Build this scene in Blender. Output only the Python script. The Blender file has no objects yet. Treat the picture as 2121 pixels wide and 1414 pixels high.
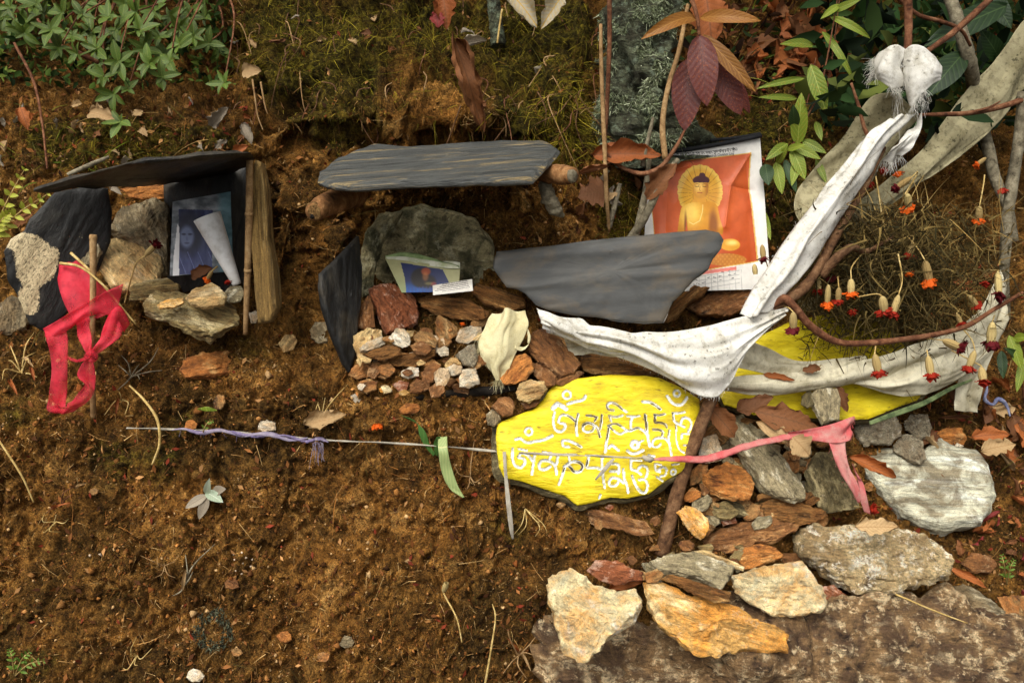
import bpy, math, random
import numpy as np
from mathutils import Vector, Matrix

# ------------------------------------------------------------------ camera, sky, sun, exposure
SC = bpy.context.scene
COL = SC.collection
LENS = 30.0
PITCH = math.radians(18.0)
CAMZ = 1.5
cam_d = bpy.data.cameras.new('camera'); cam = bpy.data.objects.new('camera', cam_d); COL.objects.link(cam)
cam.location = (0, 0, CAMZ); cam.rotation_euler = (math.radians(90) - PITCH, 0, 0)
cam_d.lens = LENS; cam_d.sensor_width = 36; cam_d.sensor_fit = 'HORIZONTAL'
cam_d.clip_start = 0.02; cam_d.clip_end = 500
SC.camera = cam
SUN_ELEV = math.radians(57); SUN_AZ = math.radians(206)   # azimuth: where the sun stands, 0 = +Y, clockwise
w = bpy.data.worlds.new('World'); SC.world = w; w.use_nodes = True
wn = w.node_tree; bg = wn.nodes['Background']
sky = wn.nodes.new('ShaderNodeTexSky'); sky.sky_type = 'NISHITA'; sky.sun_disc = False
sky.sun_elevation = SUN_ELEV; sky.sun_rotation = SUN_AZ
sky.air_density = 1.0; sky.dust_density = 6.0; sky.ozone_density = 0.6
hs = wn.nodes.new('ShaderNodeHueSaturation'); hs.inputs['Saturation'].default_value = 0.0   # hazy overcast
wn.links.new(sky.outputs[0], hs.inputs['Color']); wn.links.new(hs.outputs[0], bg.inputs['Color'])
bg.inputs['Strength'].default_value = 0.125
sun_d = bpy.data.lights.new('sun', 'SUN'); sun = bpy.data.objects.new('sun', sun_d); COL.objects.link(sun)
sun_d.energy = 1.7; sun_d.angle = math.radians(40); sun_d.color = (1.0, 0.93, 0.80)
sdir = Vector((math.sin(SUN_AZ) * math.cos(SUN_ELEV), math.cos(SUN_AZ) * math.cos(SUN_ELEV), math.sin(SUN_ELEV)))
sun.rotation_euler = sdir.to_track_quat('Z', 'Y').to_euler(); sun.location = sdir * 6
SC.view_settings.view_transform = 'Standard'; SC.view_settings.look = 'None'
SC.view_settings.exposure = 0.5; SC.view_settings.gamma = 1.0; SC.view_settings.use_curve_mapping = False
SC.render.engine = 'CYCLES'

# ------------------------------------------------------------------ helpers
FPX = 2121 * LENS / 36.0
CP, SP = math.cos(PITCH), math.sin(PITCH)
CAM = np.array([0, 0, CAMZ])
RNG = np.random.default_rng(7)
random.seed(7)

def ray(u, v):
    a = (np.asarray(u, float) - 1060.5) / FPX; b = (707.0 - np.asarray(v, float)) / FPX
    return np.stack([a, CP + SP * b, -SP + CP * b], -1)

def at(u, v, Y):
    """point in the direction of a photo pixel at the world distance Y"""
    d = ray(u, v); return CAM + d * (np.asarray(Y, float) / d[..., 1])[..., None]

def unit(a):
    a = np.asarray(a, float); return a / (np.linalg.norm(a, axis=-1, keepdims=True) + 1e-12)

def hit(u, v, P, n):
    d = ray(u, v); t = ((P - CAM) @ n) / (d @ n); return CAM + d * t[..., None]

def lin(r, g=None, b=None):
    c = np.array([r, g, b], float) / 255.0
    return tuple(np.where(c <= 0.04045, c / 12.92, ((c + 0.055) / 1.055) ** 2.4))

def lin_a(c):
    c = np.clip(c, 0, 255) / 255.0
    return np.where(c <= 0.04045, c / 12.92, ((c + 0.055) / 1.055) ** 2.4)

def _h(i, j, k, s):
    n = (i * 374761393 + j * 668265263 + k * 1274126177 + s * 974634777) & 0xFFFFFFFF
    n = ((n ^ (n >> 13)) * 1274126177) & 0xFFFFFFFF
    n = n ^ (n >> 16)
    return (n & 0xFFFF) / 32767.5 - 1.0

def vnoise(p, seed=0):
    p = np.asarray(p, float); i = np.floor(p).astype(np.int64); f = p - i; f = f * f * (3 - 2 * f)
    r = 0
    for a in (0, 1):
        wx = f[..., 0] if a else 1 - f[..., 0]
        for b in (0, 1):
            wy = f[..., 1] if b else 1 - f[..., 1]
            for c in (0, 1):
                wz = f[..., 2] if c else 1 - f[..., 2]
                r = r + wx * wy * wz * _h(i[..., 0] + a, i[..., 1] + b, i[..., 2] + c, seed)
    return r

def fbm(p, octv=4, seed=0, gain=0.5):
    p = np.asarray(p, float); a = 1.0; r = 0; s = 0
    for o in range(octv):
        r = r + a * vnoise(p * (2.03 ** o) + o * 17.3, seed + o); s += a; a *= gain
    return r / s

def smooth(a, b, x):
    t = np.clip((x - a) / (b - a), 0, 1); return t * t * (3 - 2 * t)

def cr(P, n):
    """Catmull-Rom through the rows of P, resampled to n rows"""
    P = np.asarray(P, float); k = len(P)
    if k == 1: return np.repeat(P, n, 0)
    Q = np.concatenate([[2 * P[0] - P[1]], P, [2 * P[-1] - P[-2]]])
    t = np.linspace(0, k - 1, n); i = np.minimum(t.astype(int), k - 2); f = (t - i).reshape((-1,) + (1,) * (P.ndim - 1))
    a, b, c, d = Q[i], Q[i + 1], Q[i + 2], Q[i + 3]
    return 0.5 * ((2 * b) + (-a + c) * f + (2 * a - 5 * b + 4 * c - d) * f ** 2 + (-a + 3 * b - 3 * c + d) * f ** 3)

def mesh(name, V, F, smooth_=True, sharp=None):
    m = bpy.data.meshes.new(name)
    V = np.asarray(V, float)
    if isinstance(F, np.ndarray):
        nf, k = F.shape
        m.vertices.add(len(V)); m.vertices.foreach_set('co', V.astype(np.float32).ravel())
        m.loops.add(nf * k); m.loops.foreach_set('vertex_index', F.astype(np.int32).ravel())
        m.polygons.add(nf); m.polygons.foreach_set('loop_start', np.arange(0, nf * k, k, dtype=np.int32))
        m.polygons.foreach_set('loop_total', np.full(nf, k, np.int32))
        m.update(calc_edges=True); m.validate()
    else:
        m.from_pydata(V.tolist(), [], [list(map(int, f)) for f in F]); m.update()
    if smooth_:
        m.polygons.foreach_set('use_smooth', np.ones(len(m.polygons), bool))
        if sharp: m.set_sharp_from_angle(angle=math.radians(sharp))
    return m

def paint(m, col, name='col'):
    """per-vertex print colour, linear RGB"""
    a = m.color_attributes.new(name, 'FLOAT_COLOR', 'POINT')
    c = np.ones((len(m.vertices), 4), np.float32); c[:, :3] = col
    a.data.foreach_set('color', c.ravel())

def link(name, m, material=None, parent=None, loc=None):
    o = bpy.data.objects.new(name, m); COL.objects.link(o)
    if material is not None and m is not None and len(m.materials) == 0: m.materials.append(material)
    if parent is not None: o.parent = parent
    if loc is not None: o.location = Vector(loc)
    return o

def part(name, V, F, material, parent, **kw):
    """mesh given in world coordinates, as a part of a thing that stands at parent.location (unrotated)"""
    off = np.array(parent.location) if parent is not None else np.zeros(3)
    return link(name, mesh(name, np.asarray(V) - off, F, **kw), material, parent)

def whole(name, V, F, material, label, cat, group=None, **kw):
    V = np.asarray(V, float); c = V.mean(0); c[2] = V[:, 2].min()
    o = link(name, mesh(name, V - c, F, **kw), material, None, c)
    return tag(o, label, cat, group)

def setw(o, parent, mx):
    """world matrix for an object, under an unrotated parent if there is one"""
    if parent is not None:
        o.parent = parent; o.matrix_basis = Matrix.Translation(-Vector(parent.location)) @ mx
    else: o.matrix_basis = mx
    return o

def tag(o, label=None, cat=None, group=None, kind=None):
    if label: o['label'] = label
    if cat: o['category'] = cat
    if group: o['group'] = group
    if kind: o['kind'] = kind
    return o

def thing(name, label, cat, loc, group=None):
    o = link(name, None, None, None, loc); o.empty_display_size = 0.02
    return tag(o, label, cat, group)

def quads(n, m, wrap=False):
    i = np.arange(n - 1)[:, None]; j = np.arange(m if wrap else m - 1)[None]
    j2 = (j + 1) % m
    return np.stack([i * m + j, i * m + j2, (i + 1) * m + j2, (i + 1) * m + j], -1).reshape(-1, 4)

def frames(P):
    T = unit(np.gradient(P, axis=0)); up = np.array([0.13, -0.31, 0.94])
    A = unit(np.cross(T, up)); B = np.cross(A, T); return T, A, B

def tube(pts, radii, n=24, sides=8, rough=0.0, seed=0, flat=1.0, cap=True, rf=1.3, lf=0.333):
    """pts: (k,3) world, radii: (k,) metres -> V, F(list) of a bark-like tapered tube"""
    pts = np.asarray(pts, float)
    P = cr(pts, n); R = np.interp(np.linspace(0, 1, n), np.linspace(0, 1, len(np.atleast_1d(radii))), np.atleast_1d(radii))
    T, A, B = frames(P); th = np.arange(sides) / sides * 2 * np.pi
    r = R[:, None] * (1 + rough * fbm(np.stack([np.cos(th)[None] * rf + 0 * R[:, None], np.sin(th)[None] * rf + 0 * R[:, None],
              np.linspace(0, n * lf, n)[:, None] + 0 * th[None]], -1), 3, seed))
    V = P[:, None] + A[:, None] * (np.cos(th)[None] * r)[..., None] + B[:, None] * (np.sin(th)[None] * r * flat)[..., None]
    V = V.reshape(-1, 3); F = quads(n, sides, True).tolist()
    if cap:
        V = np.concatenate([V, [P[0]], [P[-1]]]); a, b = n * sides, n * sides + 1
        for j in range(sides):
            k = (j + 1) % sides
            F.append([a, k, j]); F.append([b, (n - 1) * sides + j, (n - 1) * sides + k])
    return V, F

def merge(parts):
    Vs, Fs, o = [], [], 0
    for V, F in parts:
        Vs.append(V); Fs += [[i + o for i in f] for f in (F.tolist() if isinstance(F, np.ndarray) else F)]; o += len(V)
    return np.concatenate(Vs), Fs

def pts_uvY(L):
    L = np.asarray(L, float); return at(L[:, 0], L[:, 1], L[:, 2])

def pxm(rpx, Y): return rpx * Y / FPX

# ------------------------------------------------------------------ materials
class G:
    def __init__(s, name, rough=0.8, spec=0.3):
        s.m = bpy.data.materials.new(name); s.m.use_nodes = True; s.nt = s.m.node_tree
        s.b = s.nt.nodes['Principled BSDF']; s.out = s.nt.nodes['Material Output']
        s.b.inputs['Roughness'].default_value = rough; s.b.inputs['Specular IOR Level'].default_value = spec
    def n(s, t, props=None, **ins):
        nd = s.nt.nodes.new(t)
        for k, v in (props or {}).items(): setattr(nd, k, v)
        for k, v in ins.items(): s.put(nd.inputs[k.replace('_', ' ')], v)
        return nd
    def put(s, sock, v):
        if isinstance(v, bpy.types.NodeSocket): s.nt.links.new(v, sock)
        else:
            if sock.type == 'RGBA' and not isinstance(v, (int, float)) and len(v) == 3: v = tuple(v) + (1,)
            sock.default_value = v
    def vec(s, scale=(1, 1, 1), kind='Object', rnd=True, rot=(0, 0, 0)):
        tc = s.n('ShaderNodeTexCoord').outputs[kind]
        if rnd:
            oi = s.n('ShaderNodeObjectInfo').outputs['Random']
            mu = s.n('ShaderNodeMath', {'operation': 'MULTIPLY'}); s.put(mu.inputs[0], oi); s.put(mu.inputs[1], 37.0)
            ad = s.n('ShaderNodeVectorMath', {'operation': 'ADD'}); s.put(ad.inputs[0], tc); s.put(ad.inputs[1], mu.outputs[0]); tc = ad.outputs[0]
        mp = s.n('ShaderNodeMapping'); s.put(mp.inputs['Vector'], tc); s.put(mp.inputs['Scale'], scale); s.put(mp.inputs['Rotation'], rot)
        return mp.outputs[0]
    def noise(s, vec, scale, detail=6, rough=0.6, dist=0.0):
        return s.n('ShaderNodeTexNoise', None, Vector=vec, Scale=scale, Detail=detail, Roughness=rough, Distortion=dist).outputs['Fac']
    def voro(s, vec, scale, feat='F1', out='Distance'):
        return s.n('ShaderNodeTexVoronoi', {'feature': feat}, Vector=vec, Scale=scale).outputs[out]
    def ramp(s, fac, stops, interp='LINEAR'):
        r = s.n('ShaderNodeValToRGB', None, Fac=fac); e = r.color_ramp; e.interpolation = interp
        while len(e.elements) < len(stops): e.elements.new(0.5)
        for el, (p, c) in zip(e.elements, stops):
            el.position = p; el.color = (c, c, c, 1) if isinstance(c, (int, float)) else tuple(c) + (1,)
        return r.outputs['Color']
    def mix(s, fac, a, b, mode='MIX'):
        nd = s.n('ShaderNodeMix', {'data_type': 'RGBA', 'blend_type': mode})
        s.put(nd.inputs[0], fac); s.put(nd.inputs[6], a); s.put(nd.inputs[7], b); return nd.outputs[2]
    def math(s, op, a, b=0.0):
        nd = s.n('ShaderNodeMath', {'operation': op}); s.put(nd.inputs[0], a); s.put(nd.inputs[1], b); return nd.outputs[0]
    def bump(s, h, strength=0.5, dist=0.002):
        nd = s.n('ShaderNodeBump', None, Strength=strength, Distance=dist, Height=h)
        prev = s.b.inputs['Normal']
        if prev.is_linked: s.put(nd.inputs['Normal'], prev.links[0].from_socket)
        s.put(prev, nd.outputs[0])
    def attr(s, name='col'): return s.n('ShaderNodeVertexColor', {'layer_name': name}).outputs['Color']
    def color(s, c): s.put(s.b.inputs['Base Color'], c); return s
    def translucent(s, col, fac):
        t = s.n('ShaderNodeBsdfTranslucent'); s.put(t.inputs['Color'], col)
        mx = s.n('ShaderNodeMixShader'); s.put(mx.inputs[0], fac); s.put(mx.inputs[1], s.b.outputs[0]); s.put(mx.inputs[2], t.outputs[0])
        s.put(s.out.inputs['Surface'], mx.outputs[0]); return mx
    def rand(s): return s.n('ShaderNodeObjectInfo').outputs['Random']

def rock(name, dark, base, light, stretch=0.45, scale=30, stain=None, stain_amt=0.5, lichen=None, lichen_amt=0.4, bump=0.7, streak=0.5, rough=0.78, spec=0.35, pits=0.14, mottle=1.0):
    g = G(name, rough, spec)
    v = g.vec((stretch, 1, 1.5)); vs = g.vec((stretch * 0.35, 1.6, 2.2)); vi = g.vec()
    f = g.noise(v, scale, 10, 0.70, 0.4); fm = g.noise(v, scale * 3.6, 8, 0.72, 0.5)
    c = g.ramp(f, [(0.34, dark), (0.45, base), (0.54, base), (0.64, light)])
    if stain is not None:
        k = g.ramp(g.math('ADD', g.noise(vi, scale * 0.55, 6, 0.65, 0.8), g.math('MULTIPLY', g.math('SUBTRACT', fm, 0.5), 0.45)), [(0.46, 0.0), (0.58, stain_amt)])
        c = g.mix(k, c, stain)
    if lichen is not None:
        k = g.ramp(g.math('ADD', g.noise(vi, scale * 0.9, 8, 0.75, 0.4), g.math('MULTIPLY', g.math('SUBTRACT', fm, 0.5), 0.5)), [(0.55, 0.0), (0.61, lichen_amt)])
        c = g.mix(k, c, lichen)
    c = g.mix(0.85 * mottle, c, g.ramp(fm, [(0.32, 0.32), (0.48, 1.05), (0.68, 1.8)]), 'MULTIPLY')
    st = g.noise(vs, scale * 3.2, 7, 0.65)
    c = g.mix(streak, c, g.ramp(st, [(0.32, 0.30), (0.50, 1.1), (0.70, 1.5)]), 'MULTIPLY')
    cr_ = g.voro(g.vec((stretch, 1, 1)), scale * 1.1, 'DISTANCE_TO_EDGE'); crk = g.ramp(g.math('ADD', cr_, g.math('MULTIPLY', g.math('SUBTRACT', fm, 0.5), 0.22)), [(0.0, 1.0), (0.035, 0.0)])
    c = g.mix(g.math('MULTIPLY', crk, pits), c, tuple(x * 0.45 for x in dark))
    gr = g.noise(vi, 420, 4, 0.75)
    c = g.mix(0.6 * mottle, c, g.ramp(gr, [(0.3, 0.45), (0.5, 1.05), (0.7, 1.6)]), 'MULTIPLY')
    g.color(c)
    g.bump(f, bump, 0.020); g.bump(fm, bump, 0.012); g.bump(st, bump * 0.8, 0.005); g.bump(gr, 0.5 * mottle, 0.0015)
    g.bump(crk, -0.4 * pits, 0.004)
    return g.m
# ------------------------------------------------------------------ the earth bank (structure)
TU = [-700, 0, 300, 600, 850, 1100, 1300, 1500, 1700, 1900, 2121, 2800]
TV = [-700, 0, 150, 300, 450, 600, 700, 780, 860, 950, 1100, 1250, 1414, 1900, 2700]
TY = [[3.00, 2.15, 2.00, 1.88, 1.78, 1.70, 1.60, 1.52, 1.46, 1.42, 1.36, 1.30, 1.24, 1.02, 0.70],
      [3.00, 2.15, 2.00, 1.86, 1.78, 1.68, 1.56, 1.49, 1.44, 1.41, 1.36, 1.31, 1.25, 1.02, 0.70],
      [2.95, 2.10, 1.95, 1.83, 1.80, 1.70, 1.54, 1.48, 1.44, 1.41, 1.36, 1.31, 1.25, 1.02, 0.70],
      [2.90, 2.02, 1.86, 1.77, 1.71, 1.63, 1.54, 1.48, 1.44, 1.41, 1.36, 1.31, 1.25, 1.02, 0.70],
      [2.85, 1.98, 1.80, 1.71, 1.74, 1.67, 1.57, 1.50, 1.44, 1.41, 1.36, 1.31, 1.25, 1.02, 0.70],
      [2.85, 2.00, 1.82, 1.72, 1.71, 1.66, 1.59, 1.52, 1.47, 1.43, 1.37, 1.31, 1.25, 1.02, 0.70],
      [2.90, 2.05, 1.87, 1.79, 1.75, 1.71, 1.63, 1.57, 1.51, 1.46, 1.39, 1.32, 1.25, 1.02, 0.70],
      [3.05, 2.25, 2.00, 1.88, 1.84, 1.78, 1.70, 1.64, 1.58, 1.52, 1.43, 1.34, 1.25, 1.03, 0.72],
      [3.30, 2.55, 2.22, 2.03, 1.94, 1.84, 1.76, 1.70, 1.64, 1.58, 1.48, 1.38, 1.27, 1.05, 0.74],
      [3.50, 2.80, 2.50, 2.22, 2.05, 1.92, 1.84, 1.77, 1.70, 1.63, 1.52, 1.41, 1.30, 1.08, 0.76],
      [3.60, 2.90, 2.60, 2.32, 2.13, 1.98, 1.90, 1.83, 1.75, 1.68, 1.56, 1.44, 1.32, 1.10, 0.78],
      [3.70, 3.00, 2.70, 2.42, 2.22, 2.07, 1.99, 1.92, 1.84, 1.76, 1.62, 1.50, 1.37, 1.14, 0.80]]

def ladder(lo, a, b, hi, step, out):
    return np.unique(np.concatenate([np.linspace(lo, a, out), np.arange(a, b, step), np.linspace(b, hi, out)]))
UG = ladder(-700, -90, 2210, 2800, 3.35, 40)
VG = ladder(-700, -60, 1480, 2700, 3.35, 40)

def table(U, V):
    T = np.array(TY)
    A = np.stack([np.interp(V, TV, T[i]) for i in range(len(TU))])       # (nu, len V)
    k = np.ones(25) / 25
    A = np.stack([np.interp(U, TU, A[:, j]) for j in range(A.shape[1])], 1)
    return A                                                              # (len U, len V)

FINE_U = np.arange(-700, 2801, 10.0); FINE_V = np.arange(-700, 2701, 10.0)
_A = table(FINE_U, FINE_V)
def _blur(A, k, ax):
    n = 2 * k + 1; P = np.pad(A, [(k, k) if i == ax else (0, 0) for i in range(2)], mode='edge')
    c = np.cumsum(np.insert(P, 0, 0, axis=ax), axis=ax)
    return (np.take(c, range(n, c.shape[ax]), ax) - np.take(c, range(0, c.shape[ax] - n), ax)) / n
for _ in range(2):
    _A = _blur(_blur(_A, 5, 0), 3, 1)
# hollows and bulges of the bank: (u, v, radius u, radius v, metres away from the camera)
for (bu, bv, ru, rv, dz) in [(420, 480, 130, 110, 0.05), (890, 500, 150, 90, 0.09), (640, 560, 45, 110, 0.10), (560, 500, 40, 150, 0.03),
                             (700, 160, 120, 120, -0.05), (1100, 180, 130, 110, -0.05), (880, 330, 130, 60, -0.03), (700, 480, 50, 70, -0.07),
                             (1010, 480, 60, 80, 0.02), (300, 240, 200, 60, -0.03), (1330, 150, 90, 150, -0.04), (850, 120, 100, 60, 0.03),
                             (500, 820, 300, 40, -0.012), (640, 1010, 60, 160, 0.015), (250, 1150, 150, 150, -0.02), (900, 1180, 170, 160, -0.015),
                             (1030, 1150, 60, 120, 0.02), (1600, 1150, 200, 60, 0.0), (2050, 950, 120, 80, 0.03), (60, 1080, 70, 120, 0.03), (1750, 1440, 520, 130, 0.07), (760, 225, 110, 50, -0.06), (1000, 228, 110, 48, -0.055), (880, 292, 220, 20, 0.06), (615, 340, 45, 60, 0.06), (560, 190, 40, 60, 0.05), (1180, 160, 60, 90, -0.04), (450, 120, 60, 60, .05), (1100, 330, 60, 40, .04)]:
    _A += dz * np.exp(-((FINE_U[:, None] - bu) / ru) ** 2 - ((FINE_V[None] - bv) / rv) ** 2)

def bil(A, us, vs, u, v):
    i = np.clip(np.searchsorted(us, u) - 1, 0, len(us) - 2); j = np.clip(np.searchsorted(vs, v) - 1, 0, len(vs) - 2)
    a = np.clip((u - us[i]) / (us[i + 1] - us[i]), 0, 1); b = np.clip((v - vs[j]) / (vs[j + 1] - vs[j]), 0, 1)
    if A.ndim == 3: a = a[..., None]; b = b[..., None]
    return (A[i, j] * (1 - a) + A[i + 1, j] * a) * (1 - b) + (A[i, j + 1] * (1 - a) + A[i + 1, j + 1] * a) * b

UU, VV = np.meshgrid(UG, VG, indexing='ij')
YY = bil(_A, FINE_U, FINE_V, UU, VV)
PG = at(UU, VV, YY)

def zone(u, v, cu, cv, ru, rv, soft=0.5):
    d = np.sqrt(((u - cu) / ru) ** 2 + ((v - cv) / rv) ** 2); return 1 - smooth(1 - soft, 1 + soft, d)

def wob(P, s, seed): return fbm(P * s, 4, seed)
def moss_w(u, v, P):
    m = np.zeros_like(u)
    for z in [(640, 90, 190, 120), (1050, 60, 230, 110), (1160, 230, 130, 110), (840, 30, 260, 70), (380, 300, 140, 40), (1300, 260, 130, 70),
              (1620, 260, 130, 80), (1290, 430, 60, 80), (1620, 420, 80, 90), (700, 230, 110, 90), (200, 290, 160, 60)]:
        m = np.maximum(m, .95 * zone(u, v, *z))
    for z in [(280, 960, 160, 60), (60, 850, 60, 50), (1080, 1090, 80, 60), (480, 720, 100, 30), (60, 1370, 80, 50), (330, 880, 80, 40)]:
        m = np.maximum(m, 0.55 * zone(u, v, *z))
    return np.clip(m + 0.45 * (m > 0.02) * wob(P, 16, 3), 0, 1)
def clay_w(u, v, P):
    m = np.zeros_like(u)
    for z in [(640, 520, 100, 240), (860, 810, 260, 90), (880, 260, 200, 60), (950, 350, 320, 60), (500, 830, 200, 60), (1000, 1060, 300, 140),
              (560, 1330, 260, 60), (300, 1010, 220, 90), (250, 1300, 200, 90), (680, 1150, 90, 200), (1250, 1130, 150, 80), (1150, 400, 120, 80)]:
        m = np.maximum(m, zone(u, v, *z))
    return np.clip(m + 0.5 * wob(P, 11, 9), 0, 1)

MOSS = moss_w(UU, VV, PG); CLAY = clay_w(UU, VV, PG)
def gnorm(P):
    a = np.gradient(P, axis=0); b = np.gradient(P, axis=1); return -unit(np.cross(a, b))
NG = gnorm(PG)
NG = np.where((NG[..., 1:2] > 0.3), -NG, NG)
lump = fbm(PG * 7, 4, 21) * 0.030 + fbm(PG * 26, 4, 31, 0.6) * 0.013 + fbm(PG * np.array([90, 90, 60]), 4, 41, 0.62) * 0.0055 - 0.007 * np.clip(.2 - np.abs(fbm(PG * np.array([40, 40, 16]), 3, 45, .6)), 0, 1) / .2 + fbm(PG * 260, 2, 47) * 0.0022
crag = np.abs(fbm(PG * np.array([18, 18, 9]), 4, 51, 0.55)); lump = lump - 0.020 * np.clip(0.16 - crag, 0, 1) / 0.16 * (1 - 0.5 * MOSS)
UPZ = np.clip(zone(UU, VV, 860, 130, 460, 230, .4) + zone(UU, VV, 620, 480, 120, 220), 0, 1)
lump += MOSS * (0.006 + 0.010 * fbm(PG * 55, 3, 61)) + UPZ * (0.045 * fbm(PG * 13, 4, 71, .6) - 0.060 * np.clip(0.22 - np.abs(fbm(PG * 9, 3, 81)), 0, 1) / 0.22 + 0.012 * fbm(PG * 45, 3, 91, .6))
PG = PG + NG * lump[..., None]
NG = gnorm(PG)

def T(u, v):
    """bank surface point for a photo pixel"""
    return bil(PG, UG, VG, np.asarray(u, float), np.asarray(v, float))
def TN(u, v):
    return unit(bil(NG, UG, VG, np.asarray(u, float), np.asarray(v, float)))
def TYY(u, v): return float(T(u, v)[..., 1])

g = G('earth', 0.95, 0.12)
p = g.vec(kind='Object', rnd=False); z = g.attr('zone')
sep = g.n('ShaderNodeSeparateColor', None, Color=z).outputs
n1 = g.noise(p, 16, 9, 0.68, 0.4); n2 = g.noise(p, 75, 7, 0.7); n3 = g.noise(p, 300, 4, 0.75); n4 = g.noise(p, 5, 5, 0.6)
soil = g.ramp(n1, [(0.28, lin(46, 30, 12)), (0.45, lin(116, 80, 34)), (0.58, lin(164, 116, 54)), (0.74, lin(214, 162, 88))])
clay = g.ramp(n1, [(0.30, lin(104, 66, 26)), (0.50, lin(170, 116, 52)), (0.72, lin(214, 164, 92))])
c = g.mix(g.math('MULTIPLY', sep[1], 0.85), soil, clay)
c = g.mix(g.ramp(n4, [(0.44, 0.0), (0.58, 0.85)]), c, g.mix(n2, lin(38, 28, 12), lin(104, 76, 32)))
c = g.mix(0.8, c, g.ramp(n2, [(0.36, 0.2), (0.5, 1.0), (0.65, 1.9)]), 'MULTIPLY')
c = g.mix(0.6, c, g.ramp(n3, [(0.36, 0.3), (0.5, 1.0), (0.66, 1.7)]), 'MULTIPLY')
moss = g.ramp(n2, [(0.35, lin(16, 14, 5)), (0.5, lin(66, 62, 18)), (0.66, lin(140, 128, 40))])
c = g.mix(g.ramp(g.math('ADD', sep[0], g.math('MULTIPLY', g.math('SUBTRACT', n1, 0.5), 0.9)), [(0.40, 0.0), (0.72, 0.8)]), c, moss)
g.color(c); g.bump(n2, 0.9, 0.012); g.bump(n3, 0.8, 0.004)
EARTH = g.m
bank_m = mesh('earth_bank', PG.reshape(-1, 3), quads(len(UG), len(VG))[:, ::-1].copy())
paint(bank_m, np.stack([MOSS, CLAY, 0 * MOSS], -1).reshape(-1, 3), 'zone')
bank = tag(link('earth_bank', bank_m, EARTH), 'brown earth bank with moss and roots', None, None, 'structure')

# ------------------------------------------------------------------ stone and slate builder
def resample(P, m, jit=0.0, seed=0):
    """closed polygon -> about m points, corners kept, edges roughened"""
    P = np.asarray(P, float); Q = np.roll(P, -1, 0); L = np.linalg.norm(Q - P, axis=1); tot = L.sum()
    out = []; s0 = 0
    for a, b, l in zip(P, Q, L):
        k = max(1, int(round(m * l / tot)))
        for i in range(k): out.append(a + (b - a) * i / k)
    out = np.array(out)
    if jit:
        c = out.mean(0); d = unit(out - c)
        q = np.concatenate([out * 1.0, np.zeros((len(out), 1))], 1)
        size = math.sqrt(tot * tot / 16)
        out = out + d * (fbm(q / size * 7 + seed, 4, seed, 0.65) * jit * size)[:, None]
    return out

def poly_area(P):
    x, y = P[:, 0], P[:, 1]; return 0.5 * abs(np.dot(x, np.roll(y, -1)) - np.dot(y, np.roll(x, -1)))

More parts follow.
